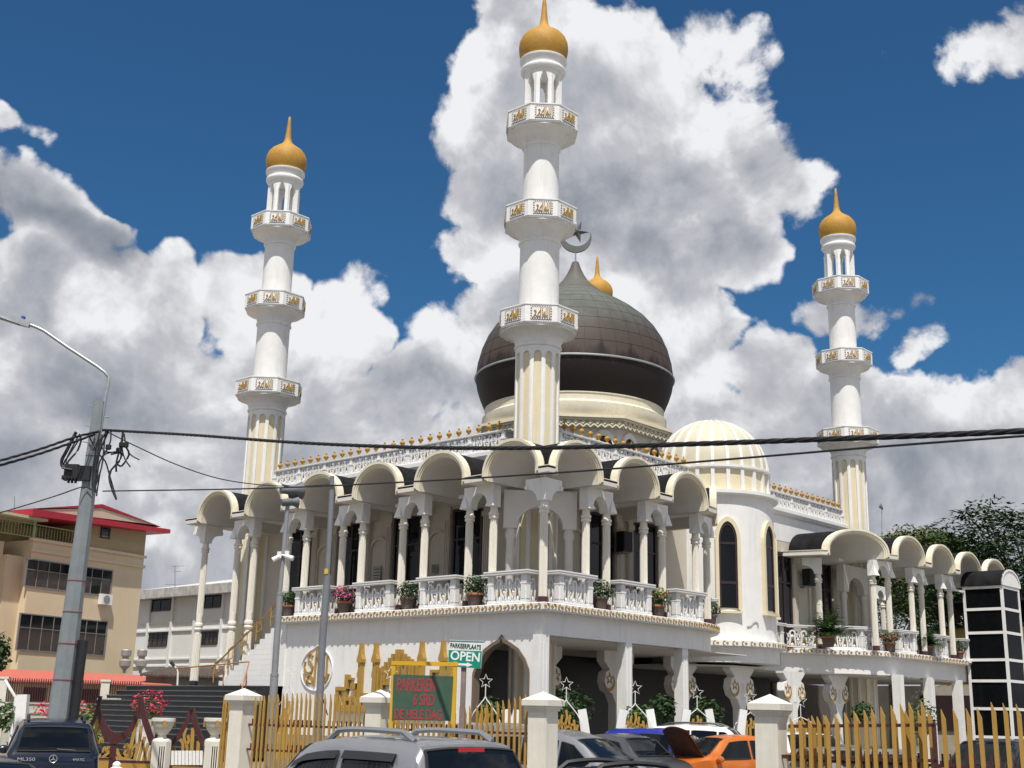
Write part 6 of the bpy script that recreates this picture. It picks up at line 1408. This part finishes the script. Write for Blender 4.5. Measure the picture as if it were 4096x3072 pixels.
for px, py, d, rx, rz, lb in ((2290, 2830, 42.5, .9, .75, 'dark green shrub behind the first wire star arch'), (2560, 2870, 44.5, .7, .5, 'green shrub behind the middle wire star'), (2650, 2835, 46.5, .6, .55, 'shrub in the shade before the bracket column'), (2830, 2850, 46, .7, .55, 'shrub behind the third wire star'), (1960, 2840, 39.5, .5, .45, 'shrub at the foot of the pointed archway'), (3690, 2870, 52, .8, .8, 'light green shrub behind the rightmost pickets'), (3450, 2850, 54, .6, .5, 'shrub behind the sliding gate under the right porch')):
    q = at(px, py, d); solo('shrub', foliage(q, (rx, rx * .8, rz), 380, .10), leafm if 'light' in lb or 'middle' in lb else leafd, lb, 'shrub')

# ------------------------------------------------------------------ trees
def tree(name, lb, base, crown, rad, n_cl, n_leaf, size, m_, trunk_r=.3, twigs=True, seed=1, layered=False):
    random.seed(seed); r = emp(name, lb, 'tree', base); tr = MB(); cr_ = MB(); c = Vector(crown) - Vector(base)
    tr.tube([(0, 0, 0), (c.x * .1 + .2, c.y * .1, c.z * .35), (c.x * .5, c.y * .5, c.z * .75)], trunk_r, 8, r2=trunk_r * .6)
    fork = Vector((c.x * .5, c.y * .5, c.z * .7))
    for i in range(n_cl):
        d = rvec(); d = d.normalized() * (d.length ** .5 if not layered else random.uniform(.35, 1.0) ** .6)
        q = c + Vector((d.x * rad[0], d.y * rad[1], d.z * rad[2])); cl = min(rad) * random.uniform(.16, .30)
        if twigs and i % 2 == 0: mid = fork.lerp(q, .5) + rvec() * .25 + Vector((0, 0, .2)); tr.tube([fork, mid, q], trunk_r * .22, 4, r2=.018)
        if layered:   # rosettes of leaves at the twig tips, with sky between
            for t in range(n_leaf):
                k = rvec(); p = q + Vector((k.x * cl * 1.4, k.y * cl * 1.4, k.z * cl * .55)); leaf_quad(cr_, p, Vector((0, 0, 1)) + rvec() * .7, Vector((k.x, k.y, -.35)), size * random.uniform(.25, .4), size * random.uniform(.7, 1.2))
        else:
            for t in range(n_leaf):
                k = rvec(); p = q + k * cl * 1.25; leaf_quad(cr_, p, k.normalized() * .6 + rvec() * .6 + Vector((0, 0, .4)), rvec(), size * random.uniform(.35, .55), size * random.uniform(.7, 1.2))
    part('trunk', tr, bark, r, smooth=40); part('crown', cr_, m_, r)
    return r
b_ = at(4230, 2800, 88); b_.z = 0
tree('broadleaf_tree', 'big dark open crowned tree behind the lift tower at the right edge', b_, at(4080, 2290, 88), (6.2, 6.2, 5.2), 340, 50, .26, leafd, .35, seed=3, layered=True)
b_ = at(3690, 2800, 96); b_.z = 0
tree('round_tree', 'dense olive green round tree behind the right porch arches', b_, at(3690, 2300, 96), (3.7, 3.7, 3.4), 260, 80, .19, leafo, .3, seed=5)
b_ = at(3560, 2800, 84); b_.z = 0
tree('broadleaf_tree', 'ragged tree seen between the columns of the right porch', b_, at(3560, 2520, 84), (3.6, 3.6, 3.6), 110, 34, .20, leafd, .25, seed=9, layered=True)
b_ = at(3830, 2800, 86); b_.z = 0
tree('broadleaf_tree', 'dark tree behind the right porch beside the lift tower', b_, at(3840, 2470, 86), (3.0, 3.0, 4.2), 150, 40, .20, leafd, .25, seed=11, layered=True)
b_ = at(4150, 2800, 100); b_.z = 0
tree('broadleaf_tree', 'dark trees closing the view right of the lift tower', b_, at(4160, 2560, 100), (5, 5, 5), 150, 46, .24, leafd, .3, seed=14)
random.seed(21)

# ------------------------------------------------------------------ lift tower
liftg = mat('tinted_lift_glass', (.006, .007, .008), .05, var=.2, spec=.04)
LT = emp('lift_tower', 'white framed glazed lift tower with a black barrel roof', 'lift tower', (33.7, -4.7, 0))
x0, x1, y0, y1 = 32.5, 34.85, -5.72, -3.62
m = MB(); zs = [.1, 1.55, 3.03, 4.5, 5.62, 7.08, 8.36, 9.55]; t_ = .07
for x in (x0, x1):
    for y in (y0, y1): m.box(x - t_, x + t_, y - t_, y + t_, 0, 9.62)
for z in zs[1:]:
    m.box(x0 - t_ * .8, x0 + t_ * .8, y0 + t_, y1 - t_, z - .075, z + .075); m.box(x0 + t_, x1 - t_, y0 - t_ * .8, y0 + t_ * .8, z - .075, z + .075); m.box(x1 - t_ * .8, x1 + t_ * .8, y0 + t_, y1 - t_, z - .075, z + .075)
part('frame', m, white, LT, world=True)
for a, b in zip(zs, zs[1:]):
    m = MB(); m.box(x0 - .01, x0 + .01, y0 + t_, y1 - t_, a + .075, b - .075); part('glass_pane', m, liftg, LT, world=True)
    m = MB(); m.box(x0 + t_, x1 - t_, y0 - .01, y0 + .01, a + .075, b - .075); part('glass_pane', m, liftg, LT, world=True)
m = MB(); m.box(x0 + .25, x1 - .25, y0 + .25, y1 - .1, 0, 9.5); part('lift_shaft_core', m, black, LT, world=True)
m = MB(); q = arc((x0 + x1) / 2, 9.62, 1.36, 1.0, 0, 180, 16)
q = arc((y0 + y1) / 2, 9.64, 1.22, .92, 0, 180, 16)
q = arc((x0 + x1) / 2, 9.64, 1.34, .95, 0, 180, 16)
m.strip([(x, y0 - .12, z) for x, z in q], [(x, y1 + .12, z) for x, z in q]); part('barrel_roof', m, tarm, LT, world=True, smooth=60)
m = MB(); Mx = Matrix(((1, 0, 0, 0), (0, 0, 1, y0 - .1), (0, 1, 0, 0), (0, 0, 0, 1))); m.ring2(q, arc((x0 + x1) / 2, 9.64, 1.24, .85, 0, 180, 16), -.04, .04, Mx); m.prism(arc((x0 + x1) / 2, 9.64, 1.24, .85, 0, 180, 16), .0, .03, Mx); part('roof_gable', m, white, LT, world=True)
m = MB(); m.box(x0 - 1.3, x0 - t_, y1 - .05, y1 + .05, 9.3, 9.4); m.box(x0 - .3, x0 - t_, -3.8, -3.7, 5.45, 5.6); part('tie_beam', m, white, LT, world=True)
# wall speakers
for px, py, axis, val, lb in ((2494, 2168, 1, -.45, 'black loudspeaker hanging on the front porch wall right of the corner'), (3232, 2310, 1, -.45, 'black loudspeaker hanging on the right porch wall')):
    q = onpl(px, py, axis, val); r = emp('loudspeaker', lb, 'loudspeaker', q)
    m = MB(); m.prism([(-.30, -.25), (.30, -.25), (.24, .2), (-.24, .2)], -.42, .42); part('cabinet', m, black, r); m = MB(); m.box(-.27, .27, -.265, -.252, -.38, .38); part('grille', m, mat('speaker_grille', (.028, .028, .03), .8), r); m = MB(); m.box(-.05, .05, .2, .42, -.52, -.44); m.box(-.28, .28, -.2, .3, -.47, -.44); part('bracket', m, steel, r)
for px, py, lb, w_, h_ in ((1506, 2302, 'grey notice sheet with printed lines on the left porch wall', .5, .8), (1737, 2275, 'small framed notice near the second door of the left porch', .34, .38)):
    q = onpl(px, py, 0, -.10); r = emp('notice', lb, 'notice', q); m = MB(); m.box(-.01, 0, -w_ / 2, w_ / 2, -h_ / 2, h_ / 2); part('sheet', m, mat('notice_sheet', (.36, .35, .32), .6), r)
    m = MB()
    for i in range(5): m.box(-.016, -.011, -w_ * .38, w_ * (.38 - .1 * (i % 2)), h_ * .34 - i * h_ * .17 - .02, h_ * .34 - i * h_ * .17 + .02)
    part('printed_line', m, mat('notice_ink', (.06, .06, .06), .7), r)

# ------------------------------------------------------------------ buildings on the left
class Fac:
    def __init__(s, p, deg):   # facade plane through p; direction deg from straight ahead towards the right
        s.p = Vector((p.x, p.y, 0)); s.e = R0 * math.sin(R(deg)) + F0 * math.cos(R(deg)); s.n = Vector((s.e.y, -s.e.x, 0))
        if s.n.dot(F0) > 0: s.n = -s.n
        s.M = frame(s.p, s.e, (0, 0, 1), s.n)
    def h(s, px, py):
        r = FW * 4951.93 + RI * (px - 2048) - UP * (py - 1536); t = (s.p - CAM).dot(s.n) / r.dot(s.n); q = CAM + r * t; return ((q - s.p).dot(s.e), q.z)
Z2 = lambda x, y: (x * .4973, 2250 + y * .4973)
Z1 = lambda x, y: (x * .4973, 1500 + y * .4973)
YB = Fac(at(66, 2700, 73), 30)
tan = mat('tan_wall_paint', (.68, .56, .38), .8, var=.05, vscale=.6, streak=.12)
YR = emp('tan_building', 'tan three storey building with a red sheet roof and dark windows', 'building', YB.p)
W1 = YB.h(*Z2(1125, 300))[0]; ZT = YB.h(*Z1(230, 1320))[1]
def ypart(name, mb, m, parent=None): return part(name, mb, m, parent or YR, world=parent is None)
m = MB(); m.box(0, W1, 0, ZT, -10, 0, YB.M); ypart('wall', m, tan)
m = MB(); m.box(-.1, W1 + .1, YB.h(*Z1(240, 1400))[1] - .12, YB.h(*Z1(240, 1400))[1] + .06, -.1, .10, YB.M); m.box(-.15, W1 + .1, ZT - .05, ZT + .12, -.2, .14, YB.M); ypart('cornice', m, tan)
m = MB(); m.box(-1.2, 0, 0, YB.h(*Z2(60, 380))[1] + 3.2, -8, -.6, YB.M); m.box(-9, -1.2, 0, ZT - .2, -9, -1.0, YB.M); ypart('side_wall', m, tan)
def win(fac, c4, nx, ny, rt, parent=None, fr=framed, split=.62, bw=.045, dep=.06):
    """window from photo corners: frame, bars and panes"""
    P_ = [fac.h(*q) for q in c4]; s0 = min(P_[0][0], P_[3][0]); s1 = max(P_[1][0], P_[2][0]); z1 = (P_[0][1] + P_[1][1]) / 2; z0 = (P_[2][1] + P_[3][1]) / 2
    m = MB(); m.ring2([(s0, z0), (s1, z0), (s1, z1), (s0, z1)], [(s0 + .07, z0 + .07), (s1 - .07, z0 + .07), (s1 - .07, z1 - .07), (s0 + .07, z1 - .07)], -.05, dep, fac.M, closed=True)
    zz = [z0 + .07] + ([z0 + (z1 - z0) * split] if ny == 2 else []) + [z1 - .07]
    for i in range(1, nx): x = s0 + (s1 - s0) * i / nx; m.box(x - bw / 2, x + bw / 2, z0 + .07, z1 - .07, .0, dep * .8, fac.M)
    for z in zz[1:-1]: m.box(s0 + .07, s1 - .07, z - bw / 2, z + bw / 2, .001, dep * .85, fac.M)
    w = part('window', m, fr, rt, world=True)
    for i in range(nx):
        for a, b in zip(zz, zz[1:]):
            g_ = MB(); g_.box(s0 + (s1 - s0) * i / nx + .02, s0 + (s1 - s0) * (i + 1) / nx - .02, a, b, .002, .012, fac.M); o = part('glass_pane', g_, CURT if (b < z1 - .1 and random.random() < .8) else glassd, w)
    return s0, s1, z0, z1
CURT = mat('curtained_glass', (.045, .028, .022), .12, var=.35, vscale=5, spec=.6)
greyfr = mat('grey_window_frame', (.20, .20, .20), .5)
win(YB, [Z2(215, -20), Z2(905, 48), Z2(885, 265), Z2(190, 205)], 8, 2, YR, fr=greyfr)
win(YB, [Z2(160, 408), Z2(862, 468), Z2(835, 752), Z2(122, 710)], 8, 2, YR, fr=greyfr)
win(YB, [Z1(815, 1218), Z1(882, 1225), Z1(878, 1318), Z1(808, 1310)], 1, 2, YR)
WL = Fac(YB.p - YB.n * 1.0, 30)
win(WL, [Z2(-60, 425), Z2(82, 418), Z2(68, 545), Z2(-70, 560)], 3, 1, YR, fr=greyfr)
redr = mat('red_roof_paint', (.40, .018, .035), .45, var=.1, vscale=2); gab = mat('gable_board', (.62, .47, .36), .8, var=.04)
def rp(px, py, back): s, z = YB.h(*Z1(px, py)); return YB.M @ Vector((s, z, back))
# roof: two sheets with thickness, red fascias
a_l = YB.h(*Z1(205, 1085)); pk = YB.h(*Z1(745, 1058)); a_r = YB.h(*Z1(1215, 1238)); e_r = YB.h(*Z1(1320, 1280))
m = MB(); zE = ZT + 1.25
sx0, sx1 = a_l[0] - .2, W1 + 1.0
zl, zr = a_l[1], e_r[1]
m.add([YB.M @ Vector(v) for v in ((sx0, zl - .42, .9), (sx1 + .2, zr - .05, .9), (sx1 + .2, zr + .22, .9), (sx0, zl, .9), (sx0, zl - .42, -10), (sx1 + .2, zr - .05, -10), (sx1 + .2, zr + .22, -10), (sx0, zl, -10))], [(3, 2, 1, 0), (4, 5, 6, 7), (0, 1, 5, 4), (1, 2, 6, 5), (2, 3, 7, 6), (3, 0, 4, 7)])
pz_ = max(pk[1], a_l[1] + .3)
m.add([YB.M @ Vector(v) for v in ((sx0, zl + .002, .85), (pk[0], pz_ - .12, .85), (sx1 - .6, zr + .28, .85), (pk[0], pz_ + .10, .85), (sx0, zl + .002, -10), (pk[0], pz_ - .12, -10), (sx1 - .6, zr + .28, -10), (pk[0], pz_ + .10, -10))], [(0, 1, 3), (1, 2, 3), (4, 7, 5), (5, 7, 6), (0, 3, 7, 4), (3, 2, 6, 7)])
ypart('roof', m, redr)
m = MB(); m.add([YB.M @ Vector(v) for v in ((sx0 + .5, zl + .01, .80), (pk[0], pz_ - .14, .80), (sx1 - 1.0, zr + .34, .80), (sx0 + .6, zl - .02, .80))], [(0, 3, 2, 1)]); ypart('gable', m, gab)
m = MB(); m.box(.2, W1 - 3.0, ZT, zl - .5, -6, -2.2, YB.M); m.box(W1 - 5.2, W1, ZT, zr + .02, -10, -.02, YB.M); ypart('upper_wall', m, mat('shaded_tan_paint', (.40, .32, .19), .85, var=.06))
grn = mat('green_railing_paint', (.30, .38, .14), .5, var=.1); m = MB()
for i in range(46): x = -6 + i * .22; m.box(x - .012, x + .012, ZT + .1, ZT + .92, -.02, .01, YB.M) if x < W1 - .4 else None
m.box(-6, W1 - .4, ZT + .88, ZT + .94, -.03, .02, YB.M); m.box(-6, W1 - .4, ZT + .12, ZT + .16, -.03, .02, YB.M); ypart('railing', m, grn)
m = MB()
for x in (-5, -2.5, .1): m.box(x - .06, x + .06, ZT, zl - .3, -.2, -.08, YB.M)
m.box(-6.5, .4, zl - .55, zl - .40, -9, .6, YB.M); ypart('terrace_post', m, mat('pale_green_post', (.5, .52, .36), .6))
c = YB.h(*Z2(830, 298)); m = MB(); m.box(c[0] - .42, c[0] + .42, c[1] - .32, c[1] + .32, .02, .36, YB.M); ac = ypart('air_conditioner', m, trimw)
m = MB(); m.lathe([(.02, 0), (.24, 0), (.25, .02), (.22, .022)], 20, M=YB.M @ Matrix.Translation((c[0] - .05, c[1], .361))); part('fan_grille', m, steel, ac)
for px in (925, 1055):
    c = YB.h(*Z2(px, 790)); b0 = YB.h(*Z2(px, 890))[1]; k = .0
    m = MB(); Mx = YB.M @ Matrix.Translation((c[0], 0, .9)) @ Matrix.Rotation(R(-90), 4, 'X'); hh = (YB.h(*Z2(px, 700))[1] - b0)
    m.lathe([(.10, b0), (.10, b0 + hh * .12), (.34, b0 + hh * .30), (.36, b0 + hh * .52), (.20, b0 + hh * .60), (.20, b0 + hh * .68), (.30, b0 + hh * .74), (.32, b0 + hh * .96), (.28, b0 + hh), (.1, b0 + hh)], 18, M=Mx); ypart('exhaust_cowl', m, mat('cowl_zinc_%d' % px, (.40, .37, .36), .5, .3, var=.2, streak=.5, streakcol=(.35, .18, .15)))
# red roofed shed
RS = Fac(at(60, 2760, 64.5), 70); shr = emp('red_roofed_shed', 'low shed with a salmon red sheet roof in front of the tan building', 'shed', RS.p)
a0 = RS.h(*Z2(60, 940)); a1 = RS.h(*Z2(1390, 985)); t0 = at(*Z2(20, 855), 70.5); t1 = at(*Z2(1120, 905), 72)
e0 = RS.M @ Vector((a0[0] - 1.2, a0[1], 0)); e1 = RS.M @ Vector((a1[0], a1[1], 0))
m = MB(); m.add([e0, e1, t1, t0, e0 - Vector((0, 0, .08)), e1 - Vector((0, 0, .08)), t1 - Vector((0, 0, .08)), t0 - Vector((0, 0, .08))], [(0, 1, 2, 3), (7, 6, 5, 4), (0, 4, 5, 1), (1, 5, 6, 2), (2, 6, 7, 3), (3, 7, 4, 0)]); part('roof', m, mat('salmon_roof_paint', (.52, .135, .10), .6, var=.06, vscale=1.0), shr, world=True)
m = MB(); m.box(a0[0] - 1.0, a1[0] - 1.2, 0, a0[1] - .05, -3, -.5, RS.M); part('wall', m, mat('pale_yellow_wall', (.66, .55, .33), .8), shr, world=True)
for i in range(3):
    m = MB(); x = a0[0] + .8 + i * 2.6; m.box(x, x + 1.1, a0[1] - 1.5, a0[1] - .35, -.5, -.45, RS.M); part('window', m, framed, shr, world=True)
# brown bar fence with cream posts
BF = Fac(at(60, 2800, 60.5), 76); bfr = emp('bar_fence', 'dark brown bar fence with cream posts and stone base beside the black steps', 'fence', BF.p)
zt = BF.h(*Z2(300, 935))[1]; zb = BF.h(*Z2(300, 1135))[1]; s0 = BF.h(*Z2(60, 1000))[0]; s1 = BF.h(*Z2(1130, 1000))[0]; sp_ = BF.h(*Z2(848, 1000))[0]
nb = 58; PKB = MB(); PKB.box(-.016, .016, -.016, .016, 0, 1); PKB = PKB.mesh('bar', maroon)
for i in range(nb):
    x = s0 + (s1 - s0) * i / (nb - 1)
    if abs(x - sp_) < .22: continue
    q = BF.M @ Vector((x, zb, 0)); o = part('bar', PKB, None, bfr, M=Matrix.Translation((q.x - BF.p.x, q.y - BF.p.y, zb)) @ Matrix.Diagonal((1, 1, zt - zb + random.uniform(-.01, .02), 1)))
for z in (zb + .08, zt - .22): m = MB(); m.box(s0, s1, z - .025, z + .025, -.025, .025, BF.M); part('rail', m, maroon, bfr, world=True)
for x in (s0 - .2, sp_): m = MB(); m.box(x - .2, x + .2, 0, zt - .05, -.2, .2, BF.M); m.box(x - .24, x + .24, zt - .05, zt + .05, -.24, .24, BF.M); part('post', m, postm, bfr, world=True)
m = MB(); m.box(s0 - 2, s1, 0, zb - .02, -.15, .15, BF.M); m.box(s0 - 2, s1, zb - .02, zb + .05, -.2, .2, BF.M); m.box(s0 - 2, s1, zb - .45, zb - .38, .15, .2, BF.M); m.box(s0 - 2, s1, zb - .8, zb - .72, .15, .22, BF.M); part('base_wall', m, mat('grey_cream_base', (.50, .48, .40), .85, var=.08, streak=.3), bfr, world=True)
# white building
WB = Fac(at(935, 2600, 84), -47.6); wbr = emp('white_building', 'long white two storey building with weathered grey roof edge behind the steps', 'building', WB.p)
L1 = WB.h(*Z2(1085, 700))[0]; ze = WB.h(*Z2(1600, 270))[1]; zf = WB.h(*Z2(1600, 195))[1]
xa, xb = min(-14, -14), L1 + .3
whb = mat('white_building_paint', (.74, .74, .72), .8, var=.04, vscale=.8, streak=.15)
m = MB(); m.box(xa, xb, 0, ze + .1, -12, 0, WB.M); part('wall', m, whb, wbr, world=True)
m = MB(); m.box(xa, xb + .8, ze, zf, -12, .75, WB.M); part('roof_edge', m, mat('weathered_concrete_edge', (.50, .48, .46), .9, var=.25, vscale=2, streak=.8, streakcol=(.13, .12, .12)), wbr, world=True)
m = MB(); pk_z = zf + 1.25
m.add([WB.M @ Vector(v) for v in ((xa, zf, .6), (xb + .8, zf, .6), (xb + .8, zf, -12), (xa, zf, -12), (xa, pk_z, -5.5), (xb - 4.2, pk_z, -5.5))], [(0, 1, 5, 4), (1, 2, 5), (2, 3, 4, 5), (3, 0, 4)]); part('roof', m, mat('pale_sheet_roof', (.58, .57, .56), .7, var=.1, vscale=3), wbr, world=True)
for px in (1190, 1375, 1560, 1780): x = WB.h(*Z2(px, 600))[0]; part('pilaster', MB().box(x - .12, x + .12, 0, ze, 0, .14, WB.M), whb, wbr, world=True)
for py in (475, 545, 775, 830): z = WB.h(*Z2(1450, py))[1]; part('string_course', MB().box(xa, xb, z - .05, z + .05, 0, .10, WB.M), whb, wbr, world=True)
for c4, nx, ny in (((1212, 280, 1378, 278, 1370, 390, 1208, 396), 2, 1), ((1650, 255, 1782, 247, 1775, 362, 1643, 372), 2, 1), ((1188, 566, 1350, 558, 1343, 674, 1183, 680), 4, 2), ((1620, 553, 1755, 545, 1748, 660, 1613, 666), 4, 2)):
    win(WB, [Z2(c4[0], c4[1]), Z2(c4[2], c4[3]), Z2(c4[4], c4[5]), Z2(c4[6], c4[7])], nx, ny, wbr, split=.5)
# shed with corrugated roof behind the landing
q0 = at(*Z2(1150, 900), 68); q1 = at(*Z2(1780, 920), 68); sh = emp('corrugated_shed', 'rusty corrugated roof shed behind the top of the black steps', 'shed', (q0.x, q0.y, 0)); m = MB(); e = (q1 - q0); e.z = 0; L = e.length; e.normalize(); n_ = Vector((-e.y, e.x, 0)); Mx = frame((q0.x, q0.y, 0), e, n_, (0, 0, 1)); zt = q0.z; A = []; B = []
for i in range(61): x = L * i / 60; h = .03 * math.cos(i * PI / 1.5); A.append(Mx @ Vector((x, -.6, zt + h))); B.append(Mx @ Vector((x, 4, zt + .5 + h)))
m.strip(A, B); m.strip([p - Vector((0, 0, .1)) for p in A], A); part('roof', m, mat('rusty_sheet', (.10, .075, .06), .8, var=.4, vscale=3), sh, world=True)
m = MB(); m.box(.2, L - .2, -.1, 3.8, 0, zt - .02, Mx); part('wall', m, mat('shed_wall', (.30, .28, .24), .9, var=.15), sh, world=True)
# lamps and antennas
def lamp(px0, py0, px1, py1, d, lb, kind):
    b0 = at(px0, py0, d); t0 = at(px1, py1, d); r = emp('garden_lamp', lb, 'lamp post', (b0.x, b0.y, 0)); m = MB(); o = Vector((b0.x, b0.y, 0))
    m.tube([(0, 0, 0), b0 - o, t0 - o], .05, 8); part('post', m, white, r, smooth=50); return r, o, t0
r, o, t0 = lamp(710, 2740, 712, 2690, 63, 'small white lamp with a black tilted head above the black steps', 0)
hh = at(683, 2648, 63); m = MB(); m.tube([t0 - o, at(708, 2675, 63) - o, at(694, 2662, 63) - o], .035, 6); part('lamp_arm', m, white, r); m = MB(); m.tube([at(697, 2664, 63) - o, hh - o], .07, 8, r2=.09); part('lamp_head', m, black, r)
r, o, t0 = lamp(293, 2800, 310, 2600, 40, 'slim white lamp post beside the leaning utility pole', 0)
m = MB(); m.tube([t0 - o, at(311, 2592, 40) - o, at(292, 2568, 40) - o], .035, 6); m.tube([at(303, 2655, 40) - o, at(300, 2655, 40) - o], .03, 5); part('lamp_arm', m, white, r)
r, o, t0 = lamp(62, 2790, 20, 2720, 38, 'white curved lamp bracket at the left edge', 0)
def antenna(px, y0, y1, d, lb, kind):
    b0 = at(px, y0, d); t0 = at(px, y1, d); r = emp('antenna', lb, 'antenna', b0); m = MB(); m.tube([(0, 0, 0), t0 - b0], .03, 5); part('mast', m, steel, r); m = MB(); k = (t0 - b0).z
    if kind == 'tv':
        for f_, w_ in ((.98, .9), (.82, .5), (.45, 1.6)): part('aerial', MB().tube([R0 * -w_ / 2 + Vector((0, 0, k * f_)), R0 * w_ / 2 + Vector((0, 0, k * f_ + .05))], .025, 4), steel, r)
    elif kind == 'horn': m.lathe([(.05, -.1), (.28, .12), (.30, .16), (.24, .14)], 14, M=Matrix.Translation((0, 0, k * .93)) @ Matrix.Rotation(R(70), 4, 'X') @ Matrix.Rotation(R(30), 4, 'Y'))
    if m.v and kind != 'tv': part('aerial', m, steel, r)
antenna(700, 2400, 2262, 88, 'television aerial above the white building', 'tv')
antenna(3527, 2160, 2018, 100, 'thin mast with a small horn beside the right minaret', 'horn')
antenna(58, 2040, 1985, 73, 'thin rod aerial above the red roof', 'rod')
# far right yellow house
q = at(4085, 2700, 80); FH = Fac(q, 60); fh = emp('yellow_house', 'sliver of a yellow house beyond the lift tower', 'house', FH.p); m = MB(); zt = FH.h(4085, 2505)[1]; m.box(-.6, 9, 0, zt, -6, 0, FH.M); part('wall', m, mat('yellow_wall', (.62, .46, .17), .8), fh, world=True); m = MB(); m.box(-1.2, 9.5, zt, zt + .15, -6.5, .9, FH.M); m.box(-1.2, 9.5, zt + 1.6, zt + 1.75, -6.5, .6, FH.M); part('roof', m, tarm, fh, world=True)
m = MB(); m.box(0, 1.0, 0, FH.h(4085, 2640)[1], .01, .05, FH.M); part('window', m, framed, fh, world=True)
# distant tree belt so that the ground does not end in bare horizon
random.seed(33); tb = MB()
for i in range(260):
    x = random.uniform(-160, 190); d = random.uniform(150, 190); p_ = G(x, d, 0); h = random.uniform(3, 7)
    for j in range(46): k = rvec(); leaf_quad(tb, p_ + Vector((k.x * 4, k.y * 4, h * .55 + k.z * h * .5)), k + Vector((0, 0, .4)), rvec(), .45, .8)
structure('distant_trees', tb, leafd, kind='stuff')
